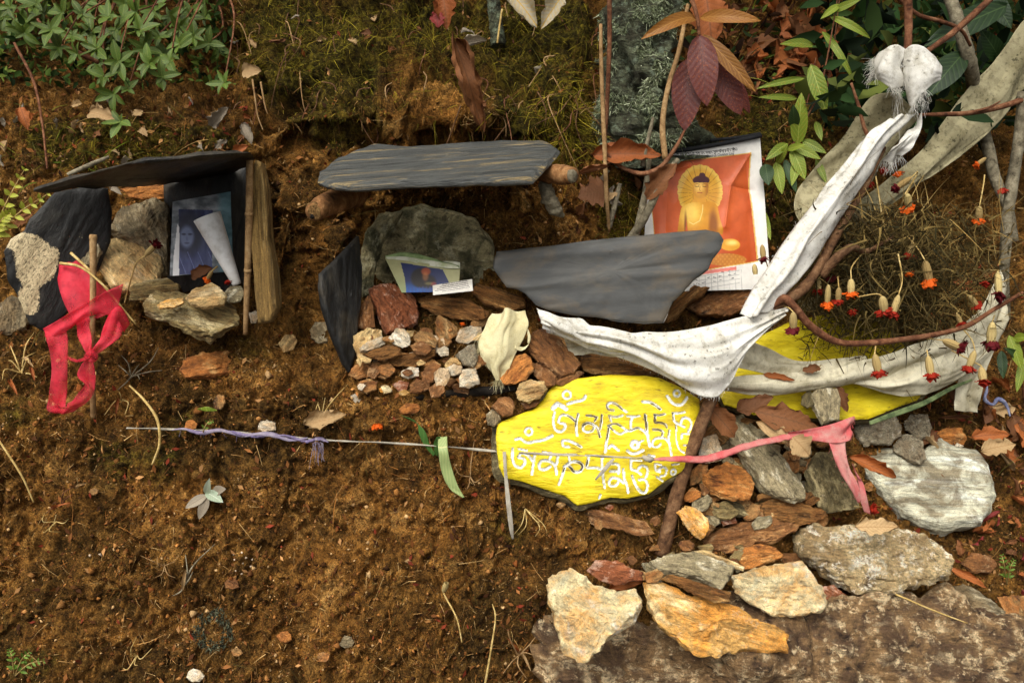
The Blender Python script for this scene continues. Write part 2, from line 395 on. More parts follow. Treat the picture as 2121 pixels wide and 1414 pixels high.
def stone_geo(outline, P0, n, front, back, dome=3.0, facets=11, seed=0, jit=0.03, rough=0.085, M=64, K=13, cut=0.95, strat=0.02):
    """irregular stone: its outline in the plane (P0, n), bulging by front / back, cut by random facets.
    returns local verts, faces, 4x4 matrix"""
    rs = np.random.default_rng(seed + 1)
    O = np.asarray(outline, float); W = hit(O[:, 0], O[:, 1], P0, n)
    c3 = W.mean(0); D = W - c3
    ev, evec = np.linalg.eigh(D.T @ D); e1 = evec[:, 2]; e1 = unit(e1 - n * (e1 @ n))
    if e1[0] < 0: e1 = -e1
    e2 = np.cross(n, e1)
    xy = np.stack([D @ e1, D @ e2], 1); S = math.sqrt(poly_area(xy))
    if front is None: front = 0.30 * S
    if back is None: back = 0.34 * S
    ring = resample(xy, M, jit, seed); ring = ring - 0.0
    cen = ring.mean(0)
    rr = np.sin(np.linspace(0, 1, K + 1)[1:] * np.pi / 2) ** 0.85
    V = [np.array([[cen[0], cen[1], 0]])]; lev = [np.array([0.0])]
    for r in rr:
        q = cen + (ring - cen) * r; V.append(np.concatenate([q, np.zeros((len(q), 1))], 1)); lev.append(np.full(len(q), r))
    V = np.concatenate(V); lev = np.concatenate(lev); m = len(ring)
    ext = np.abs(xy).max(0) + 1e-6
    def heights(h0, sgn, sd):
        r2 = np.random.default_rng(sd); h = h0 * np.clip(1 - lev ** dome, 0, 1) ** 0.5
        for i in range(facets):
            a = r2.uniform(0, 2 * np.pi); off = r2.uniform(0.35, 1.0) * cut + (1 - cut)
            sl = r2.uniform(0.25, 1.1)
            h = np.minimum(h, h0 * (off - sl * (V[:, 0] / ext[0] * math.cos(a) + V[:, 1] / ext[1] * math.sin(a)) * 0.55 + 0.12))
        return np.maximum(h, -0.15 * h0)
    hf = heights(front, 1, seed * 3 + 5); hb = heights(back, -1, seed * 3 + 11)
    hb[lev > 0.999] = -hf[lev > 0.999]
    Vf = V.copy(); Vf[:, 2] = hf
    Vb = V.copy(); Vb[:, 2] = -hb
    nb = len(V) - m
    VA = np.concatenate([Vf, Vb[:nb]])
    off = len(Vf)
    F = [[0, 1 + j, 1 + (j + 1) % m] for j in range(m)]
    for k in range(K - 1):
        a = 1 + k * m; b = a + m
        for j in range(m):
            j2 = (j + 1) % m; F.append([a + j, b + j, b + j2, a + j2])
    fb = lambda i: (i + off) if i < nb else i
    F += [[fb(0), fb(1 + (j + 1) % m), fb(1 + j)] for j in range(m)]
    for k in range(K - 1):
        a = 1 + k * m; b = a + m
        for j in range(m):
            j2 = (j + 1) % m; F.append([fb(a + j), fb(a + j2), fb(b + j2), fb(b + j)])
    N = unit(VA / np.array([ext[0], ext[1], max(front, back)]) / np.array([ext[0], ext[1], max(front, back)]))
    dsp = fbm(VA / S * np.array([3.2, 4.2, 5.0]) + seed * 3.1, 5, seed, 0.62) * rough * S
    dsp = dsp + (np.abs(fbm(VA / S * np.array([6, 8, 8]) + seed, 3, seed + 5)) - 0.25) * rough * 0.8 * S + (np.abs(fbm(VA / S * np.array([10, 17, 17]) + seed, 3, seed + 6, .65)) - .2) * rough * 0.45 * S
    if strat: dsp = dsp + strat * S * fbm(VA / S * np.array([1.0, 13.0, 15.0]) + seed, 3, seed + 9)
    VA = VA + N * dsp[:, None]
    mtx = Matrix(((e1[0], e2[0], n[0], c3[0]), (e1[1], e2[1], n[1], c3[1]), (e1[2], e2[2], n[2], c3[2]), (0, 0, 0, 1)))
    return VA, F, mtx

def stone(label, outline, material, lift=0.0, front=None, back=None, name='stone', cat='stone', group=None, face=0.55, n=None, Y=None, sharp=32,
          parent=None, zoom=None, **kw):
    O = np.asarray(outline, float)
    if zoom: O = np.stack([O[:, 0] / zoom[2] + zoom[0], O[:, 1] / zoom[2] + zoom[1]], 1)
    cu, cv = O.mean(0); P0 = T(cu, cv) if Y is None else at(cu, cv, Y)
    toc = unit(CAM - P0); P0 = P0 + toc * lift
    if n is None: n = unit(face * toc + (1 - face) * TN(cu, cv) + np.array([0, 0, 0.25]))
    n = unit(n)
    kw.setdefault('seed', int(abs(cu * 7 + cv * 13)) % 9973)
    V, F, mx = stone_geo(O, P0, n, front, back, **kw)
    o = link(name, mesh(name, V, F, smooth_=False), material)
    setw(o, parent, mx)
    if parent is None: tag(o, label, cat, group)
    return o

def plane3(a, b, c):
    A, B, C = (at(*q) for q in (a, b, c)); n = unit(np.cross(B - A, C - A))
    if n @ (CAM - A) < 0: n = -n
    return A, n

def slate(label, outline, material, plane, thick=0.012, name='slate', cat='slate', group=None, under=False, M=110, jit=0.006, rough=0.006, **kw):
    P0, n = plane3(*plane)
    O = np.asarray(outline, float); c = O.mean(0); P0 = hit(c[0], c[1], P0, n)
    V, F, mx = stone_geo(O, P0, n, thick * 0.5, thick * 0.5, dome=26, facets=0, M=M, K=14, jit=jit, rough=rough, **kw)
    lvl = np.abs(V[:, 2]) / (thick * .5); V[:, :2] *= (1 + 0.014 * fbm(V * np.array([14, 14, 420]) + len(label), 3, 3) * (np.abs(V[:, 2]) < thick * .49))[:, None]
    o = link(name, mesh(name, V, F, sharp=28), material); o.matrix_basis = mx
    return tag(o, label, cat, group)

# rock and slate materials
R_tan = rock('tan_stone', lin(70, 48, 26), lin(150, 112, 66), lin(206, 172, 118), stain=lin(150, 88, 36), stain_amt=0.6)
R_brown = rock('brown_stone', lin(56, 34, 18), lin(128, 84, 44), lin(180, 132, 80), stain=lin(92, 54, 26), lichen=lin(190, 160, 120), lichen_amt=0.3)
R_red = rock('red_brown_stone', lin(70, 36, 20), lin(142, 82, 48), lin(176, 120, 84), stain=lin(110, 58, 30), lichen=lin(200, 172, 150), lichen_amt=0.45)
R_orange = rock('orange_stone', lin(92, 52, 22), lin(180, 116, 54), lin(224, 176, 110), stain=lin(136, 78, 32), stain_amt=0.7)
R_gold = rock('golden_stone', lin(108, 76, 34), lin(196, 150, 82), lin(236, 206, 150), stain=lin(206, 136, 48), stain_amt=0.7, lichen=lin(150, 150, 132), lichen_amt=0.4, scale=22)
R_schist = rock('layered_schist', lin(52, 34, 16), lin(140, 96, 48), lin(206, 160, 98), stretch=0.16, scale=42, streak=0.85, bump=1.0, stain=lin(112, 66, 26))
R_grey = rock('grey_stone', lin(48, 40, 28), lin(134, 118, 88), lin(198, 184, 152), stain=lin(110, 86, 54), stain_amt=0.5, lichen=lin(52, 48, 36), lichen_amt=0.6)
R_white = rock('white_quartz', lin(132, 110, 82), lin(206, 192, 166), lin(244, 238, 222), stain=lin(176, 136, 84), stain_amt=0.55, streak=0.35, rough=0.6)
R_quartz = rock('yellow_white_quartz', lin(128, 104, 60), lin(214, 196, 150), lin(250, 244, 226), scale=18, stretch=0.8, stain=lin(186, 132, 58), stain_amt=0.7, lichen=lin(140, 140, 118), lichen_amt=0.6, streak=0.35, rough=0.5, spec=0.5)
R_cream = rock('cream_stone', lin(112, 84, 48), lin(198, 168, 114), lin(234, 214, 168), stretch=0.25, stain=lin(150, 104, 54), streak=0.6)
R_dark = rock('dark_green_grey_stone', lin(32, 27, 16), lin(98, 86, 56), lin(170, 154, 112), stretch=0.3, lichen=lin(150, 140, 104), lichen_amt=0.3)
R_olive = rock('olive_schist', lin(62, 50, 28), lin(150, 130, 84), lin(220, 202, 154), stretch=0.14, scale=40, streak=0.8, bump=1.0, stain=lin(120, 88, 44))
R_moss = rock('mossy_niche_stone', lin(60, 54, 34), lin(146, 134, 96), lin(200, 190, 150), stretch=0.9, scale=24, stain=lin(40, 44, 18), stain_amt=0.8, lichen=lin(176, 170, 140), lichen_amt=0.4)
R_slab = rock('pale_slab', lin(96, 88, 66), lin(184, 180, 156), lin(226, 228, 214), stretch=0.14, scale=26, streak=0.7, stain=lin(92, 74, 46), stain_amt=0.75, bump=0.6)
R_cong = rock('conglomerate', lin(104, 80, 48), lin(206, 180, 132), lin(250, 240, 212), stretch=1.0, scale=34, stain=lin(140, 108, 66), stain_amt=0.6, lichen=lin(244, 236, 218), lichen_amt=0.7, bump=1.3, pits=.2)
R_cement = rock('grey_gravelly_stone', lin(84, 74, 58), lin(160, 148, 122), lin(214, 204, 180), stretch=1.0, scale=60, stain=lin(120, 92, 60), stain_amt=0.4, bump=1.0)
R_boulder = rock('lichened_boulder', lin(50, 36, 26), lin(156, 122, 82), lin(234, 206, 160), stretch=0.8, scale=34, stain=lin(64, 44, 38), stain_amt=0.7, lichen=lin(232, 208, 164), lichen_amt=0.7, bump=1.4, pits=0)
R_lich = rock('lichen_grey_flat', lin(62, 52, 34), lin(150, 136, 104), lin(222, 212, 184), stretch=0.6, scale=36, lichen=lin(84, 78, 50), lichen_amt=0.6)
S_grey = rock('grey_slate', lin(54, 54, 52), lin(63, 63, 61), lin(74, 73, 69), stretch=0.3, scale=11, stain=lin(104, 88, 64), stain_amt=0.35, bump=0.05, streak=0.14, rough=0.5, pits=0, mottle=.12)
S_black = rock('black_slate', lin(12, 12, 11), lin(26, 25, 23), lin(52, 49, 43), stretch=0.3, scale=16, stain=lin(78, 70, 56), stain_amt=0.4, bump=0.3, streak=0.3, rough=0.5, pits=.1, mottle=.45)
S_roof = rock('weathered_roof_slate', lin(44, 45, 44), lin(74, 75, 72), lin(146, 126, 86), stretch=0.06, scale=70, bump=0.5, streak=0.8, rough=0.55, pits=.15, mottle=.7)
S_lichen = rock('slate_with_white_crust', lin(12, 12, 11), lin(28, 27, 25), lin(52, 50, 45), stretch=0.6, scale=12, stain=lin(186, 172, 148), stain_amt=0.0, bump=0.3, streak=0.3, rough=0.5, pits=.1, mottle=.5)
S_post = rock('yellow_brown_schist_post', lin(70, 50, 22), lin(140, 110, 60), lin(186, 156, 100), stretch=0.10, scale=36, streak=0.8, bump=0.9)
# ------------------------------------------------------------------ stones and slates
ZN = (600, 280, 2.4385); ZM = (960, 700, 2.947); ZR = (1400, 740, 2.9417); ZB = (1060, 1000, 1.999); ZS = (1000, 250, 3.009); ZL = (0, 300, 2.439)
def unz(L, z): return [(x / z[2] + z[0], y / z[2] + z[1]) for x, y in L]

# --- large boulder in the lower corner
stone('huge dark lichened boulder carrying the loose stones', [(1085, 1290), (1130, 1262), (1300, 1290), (1480, 1285), (1620, 1262), (1800, 1232), (1960, 1232), (2121, 1262), (2330, 1340),
      (2420, 1500), (2300, 1720), (1700, 1800), (1180, 1700), (1120, 1500), (1128, 1400), (1100, 1330)], R_boulder, lift=0.0, front=0.05, back=0.3, name='boulder', cat='boulder',
      face=0.35, Y=1.255, dome=4.5, facets=5, rough=0.13, M=260, K=90, strat=.012, jit=0.01, n=(0.02, -0.66, 0.75))

# --- left niche
slate('black slate roof tilted up over the photograph niche', [(72, 394), (150, 371), (250, 342), (300, 333), (385, 325), (470, 318), (518, 317), (527, 326), (520, 340), (470, 362), (330, 380), (180, 386)],
      S_black, ((75, 393, 1.49), (525, 322, 1.47), (380, 372, 1.70)), 0.011, name='slate_roof', group=None)
sl = slate('leaning black slate with white crust patches beside the red ribbon', [(114, 398), (170, 388), (224, 390), (233, 440), (230, 500), (205, 560), (150, 640), (95, 690), (62, 672), (36, 612), (15, 575), (8, 520), (22, 495), (50, 478), (62, 452)],
      S_lichen, ((20, 540, 1.50), (225, 420, 1.60), (130, 640, 1.53)), 0.012, name='slate')
slate('upright black slate behind the propped photograph', [(340, 376), (420, 360), (512, 345), (516, 480), (514, 610), (430, 620), (350, 610)], S_black, ((350, 400, 1.72), (512, 380, 1.69), (430, 600, 1.68)), 0.012, name='slate')
slate('yellow-brown schist post standing at the niche edge', [(531, 332), (545, 336), (553, 372), (560, 440), (562, 490), (575, 560), (581, 640), (566, 668), (541, 672), (532, 600), (525, 450), (528, 360)], S_post,
      ((530, 340, 1.52), (570, 480, 1.50), (545, 670, 1.47)), 0.045, name='schist_post', rough=0.03, strat=0.03)
LS = [
 ('rough grey-brown rock leaning inside the photograph niche', [(285, 428), (320, 412), (350, 418), (353, 470), (349, 570), (330, 580), (300, 520), (250, 495), (222, 482), (236, 455), (258, 432)], R_grey, .0, {'Y': 1.66}),
 ('pale tan rock in front of the rough grey-brown rock', [(238, 490), (290, 490), (322, 515), (336, 548), (330, 585), (280, 602), (230, 595), (205, 560), (210, 530), (222, 502)], R_cream, .0, {'Y': 1.60}),
 ('small pale stone leaning beside the black slate', [(162, 510), (176, 490), (205, 500), (212, 520), (200, 550), (172, 550), (160, 530)], R_lich, .0, {'Y': 1.57}),
 ('grey-green flat stone behind the layered doorstep stone', [(268, 596), (300, 582), (350, 576), (372, 590), (372, 612), (320, 622), (268, 624)], R_olive, .0, {'Y': 1.545}),
 ('large layered grey schist doorstep before the photograph', [(298, 628), (312, 612), (350, 606), (400, 610), (450, 612), (484, 630), (498, 660), (480, 682), (440, 702), (404, 700), (380, 684), (335, 662), (302, 648)], R_olive, .0, {'Y': 1.49, 'strat': .06}),
 ('cream angular stone lying on the layered doorstep', [(384, 618), (402, 600), (440, 588), (456, 596), (469, 612), (464, 632), (430, 640), (398, 636)], R_cream, .0, {'Y': 1.465}),
 ('thin orange stone chip on the layered doorstep', [(325, 633), (345, 622), (380, 618), (382, 628), (360, 638), (330, 640)], R_gold, .0, {'Y': 1.455}),
 ('round grey-green pebble beside the bamboo stick', [(462, 608), (478, 593), (500, 592), (508, 608), (498, 626), (474, 628)], R_lich, .0, {'Y': 1.50}),
 ('small white stone at the foot of the schist post', [(515, 650), (530, 645), (546, 655), (540, 668), (520, 670)], R_white, .005, {}),
 ('orange-brown layered stone half buried below the doorstep', [(374, 768), (380, 746), (420, 728), (465, 730), (505, 748), (550, 735), (525, 756), (475, 776), (425, 782), (385, 780)], R_orange, .012, {'strat': .06}),
 ('pale round pebble stuck in the clay beside the post', [(577, 710), (590, 694), (606, 693), (616, 706), (608, 724), (588, 730)], R_cream, .008, {}),
 ('grey round stone at the foot of the narrow black slate', [(642, 685), (655, 670), (680, 668), (684, 690), (678, 706), (660, 712), (645, 700)], R_grey, .008, {}),
 ('small brown pebble pressed into the bank above the purple cord', [(442, 835), (450, 818), (464, 818), (468, 834), (458, 848), (446, 846)], R_tan, .004, {}),
 ('flat white stone just above the purple cord', [(514, 888), (522, 872), (548, 866), (570, 876), (572, 890), (545, 896)], R_white, .006, {}),
 ('rounded grey rock below the leaning black slate', [(0, 630), (25, 612), (52, 622), (62, 655), (55, 682), (20, 692), (-20, 690), (-30, 640)], R_grey, .02, {}),
 ('orange clay-coloured stone under the niche roof', [(250, 392), (290, 380), (340, 378), (360, 392), (362, 412), (320, 414), (270, 410)], R_orange, .0, {'Y': 1.72}),
]
for lb, ol, mt, lf, kw in LS: stone(lb, ol, mt, lf, **kw)

# --- centre niche
slate('long weathered slate roof over the stone niche', [(657, 380), (662, 362), (692, 334), (735, 316), (772, 305), (850, 309), (930, 303), (1035, 297), (1130, 295), (1161, 316), (1136, 345), (1105, 378),
      (1060, 380), (980, 381), (900, 383), (800, 388), (730, 393), (672, 387)], S_roof, ((670, 386, 1.45), (1100, 380, 1.45), (900, 304, 1.68)), 0.016, name='slate_roof', rough=0.012, strat=0.006)
stone('big rounded mossy stone at the back of the niche', [(748, 560), (770, 500), (800, 458), (840, 434), (872, 426), (930, 431), (985, 452), (1015, 490), (1030, 540), (1038, 600), (1020, 640), (880, 650), (760, 640)], R_moss,
      Y=1.73, front=0.05, back=0.1, dome=4, rough=0.04, M=90, K=16, n=(0, -0.95, 0.25))
stone('mossy angular stone beside the rounded niche stone', [(745, 580), (748, 520), (758, 478), (785, 444), (836, 434), (822, 466), (795, 500), (775, 560), (770, 610), (750, 615)], R_moss, Y=1.68, front=0.03, n=(0.2, -0.95, 0.2))
slate('narrow black slate standing at the niche side', [(661, 566), (690, 540), (702, 528), (740, 488), (747, 560), (746, 610), (738, 680), (733, 745), (721, 772), (712, 758), (698, 722), (680, 682), (668, 640), (660, 595)], S_black,
      ((665, 580, 1.51), (742, 520, 1.60), (718, 765, 1.49)), 0.016, name='slate', rough=0.02)
slate('large smooth grey slate leaning before the calendar poster', unz([(85, 815), (400, 780), (700, 742), (1100, 702), (1390, 680), (1470, 700), (1502, 742), (1482, 800), (1435, 860), (1400, 930), (1310, 1000), (1250, 1060), (1190, 1130), (1160, 1200), (1130, 1262),
      (1010, 1268), (850, 1256), (720, 1230), (560, 1214), (400, 1180), (330, 1150), (270, 1080), (215, 1052), (150, 1040), (100, 980), (65, 920), (78, 860)], ZS), S_grey,
      ((1300, 665, 1.56), (1030, 520, 1.60), (1490, 485, 1.64)), 0.010, name='slate', M=150)
PS = [
 ('red-brown block with a flat face, largest of the niche pile', [(400, 780), (450, 748), (520, 745), (600, 790), (640, 830), (652, 900), (640, 950), (600, 972), (530, 988), (490, 1006), (460, 960), (440, 880), (412, 820)], R_red, .05, {'dome': 4}),
 ('dark brown upright stone wedged beside the red-brown block', [(395, 810), (420, 850), (432, 940), (430, 975), (380, 986), (330, 970), (328, 920), (350, 870)], R_brown, .035, {}),
 ('long orange layered stone below the printed slip', [(636, 830), (700, 805), (800, 815), (900, 832), (960, 860), (1000, 892), (990, 922), (930, 932), (830, 926), (740, 900), (680, 872)], R_schist, .05, {'strat': .06}),
 ('brown splintered stone touching the grey slate', [(915, 785), (950, 755), (1040, 775), (1120, 800), (1190, 832), (1190, 872), (1120, 892), (1050, 880), (980, 850)], R_schist, .04, {'strat': .05}),
 ('cream layered stone at the foot of the narrow slate', [(324, 1010), (390, 975), (460, 985), (472, 1020), (440, 1080), (400, 1130), (350, 1130), (325, 1060)], R_cream, .03, {}),
 ('smooth white bone-shaped stone on the pile', [(352, 1075), (390, 1045), (440, 1025), (478, 1020), (482, 1050), (450, 1072), (390, 1092), (358, 1092)], R_white, .055, {}),
 ('white ribbed quartz lump below the red-brown block', [(498, 1025), (540, 972), (580, 980), (612, 1020), (606, 1060), (570, 1072), (525, 1058)], R_white, .055, {}),
 ('rounded tan stone beside the white ribbed lump', [(622, 1015), (660, 988), (720, 998), (748, 1040), (736, 1078), (690, 1064), (640, 1048)], R_tan, .05, {}),
 ('smooth brown oval stone on the flat brown slab', [(608, 1065), (640, 1045), (672, 1042), (705, 1062), (722, 1088), (690, 1112), (640, 1108)], R_brown, .06, {}),
 ('flat brown stone lying under the bone-shaped stone', [(372, 1108), (440, 1078), (520, 1058), (562, 1080), (562, 1110), (520, 1132), (450, 1138), (400, 1124)], R_schist, .05, {'strat': .05}),
 ('thin wide brown slab under the oval stone', [(398, 1152), (480, 1132), (560, 1106), (640, 1098), (738, 1084), (738, 1116), (690, 1142), (640, 1166), (520, 1168), (430, 1168)], R_schist, .045, {'strat': .05}),
 ('angular ochre stone pointing up in the pile', [(732, 945), (750, 908), (800, 930), (846, 970), (852, 1010), (800, 1042), (765, 1048), (740, 1000)], R_tan, .045, {}),
 ('rounded grey-white stone beside the cream rag', [(838, 1035), (860, 980), (910, 964), (965, 970), (977, 1000), (950, 1032), (900, 1052), (860, 1052)], R_white, .045, {}),
 ('small brown stone above the rounded grey-white stone', [(912, 948), (960, 906), (1002, 925), (996, 960), (960, 977), (920, 968)], R_tan, .04, {}),
 ('wedge-shaped grey stone left of the frayed rag', [(834, 1112), (880, 1080), (910, 1054), (936, 1055), (946, 1100), (946, 1150), (930, 1177), (880, 1162)], R_cement, .055, {}),
 ('small white cube-like stone in the pile', [(742, 1085), (780, 1064), (803, 1076), (803, 1112), (762, 1118)], R_white, .045, {}),
 ('white block standing above the black stick', [(868, 1182), (940, 1178), (962, 1255), (900, 1277), (858, 1272), (858, 1230)], R_white, .05, {}),
 ('white shield-shaped stone above the black stick', [(728, 1202), (760, 1174), (800, 1178), (813, 1215), (792, 1260), (760, 1285), (738, 1270)], R_white, .055, {}),
 ('grey-white faceted stone below the thin slab', [(563, 1192), (610, 1168), (652, 1175), (652, 1216), (600, 1230), (563, 1216)], R_white, .035, {}),
 ('small pale stone between two white blocks', [(788, 1177), (830, 1158), (872, 1170), (867, 1202), (820, 1217), (798, 1202)], R_white, .04, {}),
 ('brownish pebble under the edge of the thin slab', [(678, 1182), (720, 1148), (762, 1160), (757, 1187), (720, 1212), (690, 1202)], R_brown, .03, {}),
 ('tan stone at the bottom of the narrow black slate', [(293, 1212), (330, 1160), (390, 1148), (417, 1180), (402, 1222), (340, 1232)], R_tan, .02, {}),
 ('small dull stone half sunk below the flat brown stone', [(428, 1198), (470, 1173), (512, 1180), (512, 1217), (480, 1232), (440, 1222)], R_tan, .02, {}),
 ('low ochre stone at the edge of the earth step', [(342, 1255), (390, 1228), (442, 1245), (437, 1282), (390, 1302), (350, 1292)], R_tan, .02, {}),
 ('tiny ochre pebble on the earth step', [(448, 1282), (480, 1263), (522, 1280), (502, 1302), (460, 1300)], R_gold, .018, {}),
 ('pinkish pebble on the earth step', [(518, 1258), (560, 1238), (603, 1250), (592, 1287), (550, 1292)], R_red, .018, {}),
 ('brown blocky pebble beside the orange petals', [(603, 1262), (640, 1233), (702, 1245), (712, 1282), (660, 1302), (608, 1302)], R_brown, .02, {}),
 ('smallest rounded pebble above the black stick', [(548, 1298), (580, 1284), (608, 1298), (582, 1317), (556, 1312)], R_gold, .018, {}),
 ('orange-red stone under the frayed cream rag', [(1058, 1232), (1100, 1190), (1140, 1118), (1190, 1103), (1227, 1140), (1227, 1190), (1190, 1232), (1140, 1257), (1090, 1257)], R_orange, .05, {}),
 ('big brown boulder-like stone below the cloth knot', [(1193, 1062), (1220, 998), (1270, 988), (1330, 1010), (1390, 1060), (1440, 1110), (1462, 1160), (1440, 1202), (1370, 1222), (1320, 1192), (1260, 1152), (1220, 1112)], R_brown, .055, {}),
 ('brown oval stone between the orange-red stone and the mani stone', [(1218, 1178), (1250, 1148), (1300, 1180), (1347, 1225), (1342, 1262), (1300, 1272), (1250, 1232)], R_brown, .05, {}),
 ('cream shell-like layered stone at the yellow stone tip', [(1138, 1302), (1160, 1258), (1220, 1238), (1282, 1245), (1302, 1280), (1272, 1322), (1210, 1347), (1160, 1342)], R_cream, .06, {'strat': .05}),
 ('flat stone under the cream shell-like stone', [(1165, 1350), (1230, 1338), (1267, 1345), (1242, 1372), (1190, 1384)], R_brown, .045, {}),
 ('brown rounded stone touching the yellow stone edge', [(1018, 1372), (1060, 1328), (1112, 1323), (1137, 1360), (1112, 1412), (1050, 1402)], R_brown, .03, {}),
 ('thin flat stone on top of the yellow stone corner', [(1328, 1252), (1400, 1210), (1460, 1193), (1487, 1200), (1450, 1232), (1370, 1262)], R_brown, .05, {}),
 ('smooth orange pebble below the black stick', [(553, 1382), (590, 1353), (640, 1353), (662, 1380), (640, 1402), (590, 1410), (560, 1402)], R_orange, .015, {}),
]
for lb, ol, mt, lf, kw in PS: stone(lb, ol, mt, lf, zoom=ZN, **kw)
stone('long splintered wood-like stone behind the yellow mani stone', [(698, 120), (780, 83), (900, 95), (1050, 130), (1180, 150), (1192, 202), (1100, 222), (950, 228), (800, 226), (730, 202)], R_schist, .045, zoom=ZM, strat=.07)
stone('small grey pebble left of the yellow mani stone', [(140, 470), (175, 436), (225, 450), (228, 500), (190, 540), (145, 530)], R_grey, .03, zoom=ZM)
stone('brown stone above the grey pebble by the yellow stone', [(175, 420), (215, 370), (280, 372), (312, 420), (300, 465), (240, 480)], R_brown, .035, zoom=ZM)
stone('orange-brown schist block at the slate corner', [(1130, 1255), (1200, 1120), (1290, 1020), (1412, 1040), (1370, 1092), (1270, 1152), (1200, 1242)], R_schist, .06, zoom=ZS, strat=.05)
stone('flat brown stone lying under the calendar', [(1275, 1165), (1420, 1072), (1600, 990), (1750, 958), (1742, 1010), (1655, 1130), (1600, 1202), (1500, 1227), (1350, 1212)], R_brown, .06, zoom=ZS, dome=5)
stone('dark grey stone behind the far yellow stone', [(1600, 650), (1660, 612), (1760, 605), (1830, 640), (1850, 668), (1740, 664), (1640, 690)], R_dark, .02)

# --- stones on the right, along the stick and the pale slab
YS = [
 ('long mottled grey stone lying under the pink cord', [(298, 470), (320, 388), (400, 348), (460, 400), (540, 470), (600, 560), (680, 660), (740, 740), (792, 820), (780, 872), (700, 884), (600, 862), (520, 812), (470, 722), (400, 622), (320, 532)], R_lich, .06, {'rough': .06}),
 ('dark green-grey folded stone under the pink tails', [(780, 700), (830, 620), (860, 590), (950, 560), (1000, 600), (1060, 720), (1112, 870), (1112, 912), (1040, 934), (920, 952), (850, 902), (800, 852)], R_dark, .055, {}),
 ('rust-orange stone beside the long mottled stone', [(148, 740), (220, 680), (300, 648), (400, 680), (462, 740), (472, 800), (450, 864), (380, 864), (280, 852), (180, 792)], R_orange, .05, {}),
 ('white broken block right of the stick', [(155, 490), (250, 462), (280, 560), (272, 622), (180, 645), (138, 590)], R_white, .05, {}),
 ('tan wedge stone under the white broken block', [(78, 702), (150, 638), (192, 660), (182, 722), (130, 772), (88, 782)], R_tan, .045, {}),
 ('small orange stone at the stick', [(45, 842), (100, 788), (152, 820), (152, 852), (90, 884), (48, 874)], R_orange, .04, {}),
 ('grey splinter stone beside the round ochre stone', [(100, 872), (150, 828), (220, 880), (240, 940), (272, 1010), (210, 1052), (192, 960)], R_lich, .03, {}),
 ('round smooth ochre stone right of the stick foot', [(2, 942), (60, 903), (120, 918), (192, 980), (203, 1050), (150, 1113), (100, 1082), (40, 1002)], R_gold, .05, {}),
 ('dark grey flat pebble below the rust-orange stone', [(258, 892), (330, 863), (440, 888), (502, 940), (482, 977), (400, 972), (280, 952)], R_dark, .035, {}),
 ('small reddish pebble next to the dark flat pebble', [(243, 962), (300, 928), (352, 960), (372, 1012), (290, 1024)], R_red, .03, {}),
 ('tan layered stone under the dark folded stone', [(503, 892), (560, 868), (700, 878), (800, 908), (900, 948), (932, 970), (850, 1002), (760, 1018), (640, 1002), (540, 972)], R_schist, .05, {'strat': .06}),
 ('long mossy brown slab below the tan layered stone', [(90, 1135), (200, 1080), (350, 1018), (520, 973), (640, 998), (760, 1020), (735, 1062), (640, 1112), (560, 1132), (480, 1142), (380, 1204), (300, 1204), (200, 1172)], R_brown, .02, {'strat': .05}),
 ('bright orange layered stone on the stone row', [(328, 1212), (400, 1160), (500, 1138), (600, 1158), (652, 1200), (640, 1232), (560, 1252), (470, 1287), (420, 1292), (370, 1242)], R_orange, .04, {'strat': .05}),
 ('grey gravelly block beside the pink cloth end', [(1075, 440), (1100, 400), (1200, 368), (1340, 358), (1377, 440), (1372, 482), (1300, 532), (1200, 532), (1120, 522)], R_cement, .03, {}),
 ('grey gravelly lump behind the white twig', [(1388, 402), (1430, 348), (1530, 348), (1557, 430), (1542, 502), (1480, 504), (1400, 442)], R_cement, .03, {}),
 ('pinkish grey lump resting on the pale slab', [(1318, 542), (1370, 468), (1440, 468), (1500, 520), (1532, 620), (1480, 654), (1400, 622), (1330, 582)], R_cement, .05, {}),
 ('brown iron-stained stone behind the pale slab', [(1558, 472), (1640, 428), (1742, 428), (1772, 500), (1742, 552), (1640, 532), (1560, 512)], R_orange, .02, {}),
 ('tiny white stone on the edge of the pale slab', [(1698, 542), (1712, 518), (1752, 540), (1742, 557)], R_white, .03, {}),
 ('upright grey fibrous block before the far yellow stone', [(820, 230), (850, 193), (982, 193), (997, 260), (992, 382), (940, 394), (890, 412), (850, 332), (825, 292)], R_lich, .0, {'strat': .03, 'Y': 1.545, 'rough': .04, 'facets': 4}),
 ('dark round stone left of the upright grey block', [(765, 240), (800, 205), (840, 220), (850, 290), (800, 310), (762, 285)], R_dark, .0, {'Y': 1.555}),
 ('small brown stone under the folded stone', [(700, 640), (740, 620), (790, 640), (790, 680), (740, 700), (705, 680)], R_tan, .04, {}),
 ('thin grey stone below the long mottled stone', [(690, 620), (740, 612), (800, 640), (790, 665), (720, 655)], R_grey, .045, {}),
]
for lb, ol, mt, lf, kw in YS: stone(lb, ol, mt, lf, zoom=ZR, **kw)
stone('large pale weathered slab with dark thick rim', [(1085, 612), (1180, 562), (1330, 570), (1480, 590), (1560, 530), (1600, 512), (1700, 550), (1820, 572), (1890, 650), (1922, 740), (1942, 850), (1920, 932), (1850, 1020), (1720, 1052), (1640, 1072), (1500, 1042), (1380, 962), (1250, 832), (1160, 720)], R_slab,
      .035, zoom=ZR, front=0.022, back=0.05, dome=9, facets=0, rough=0.02, M=120, K=20, n=(0.02, -0.62, 0.78), cat='stone slab', name='stone_slab')
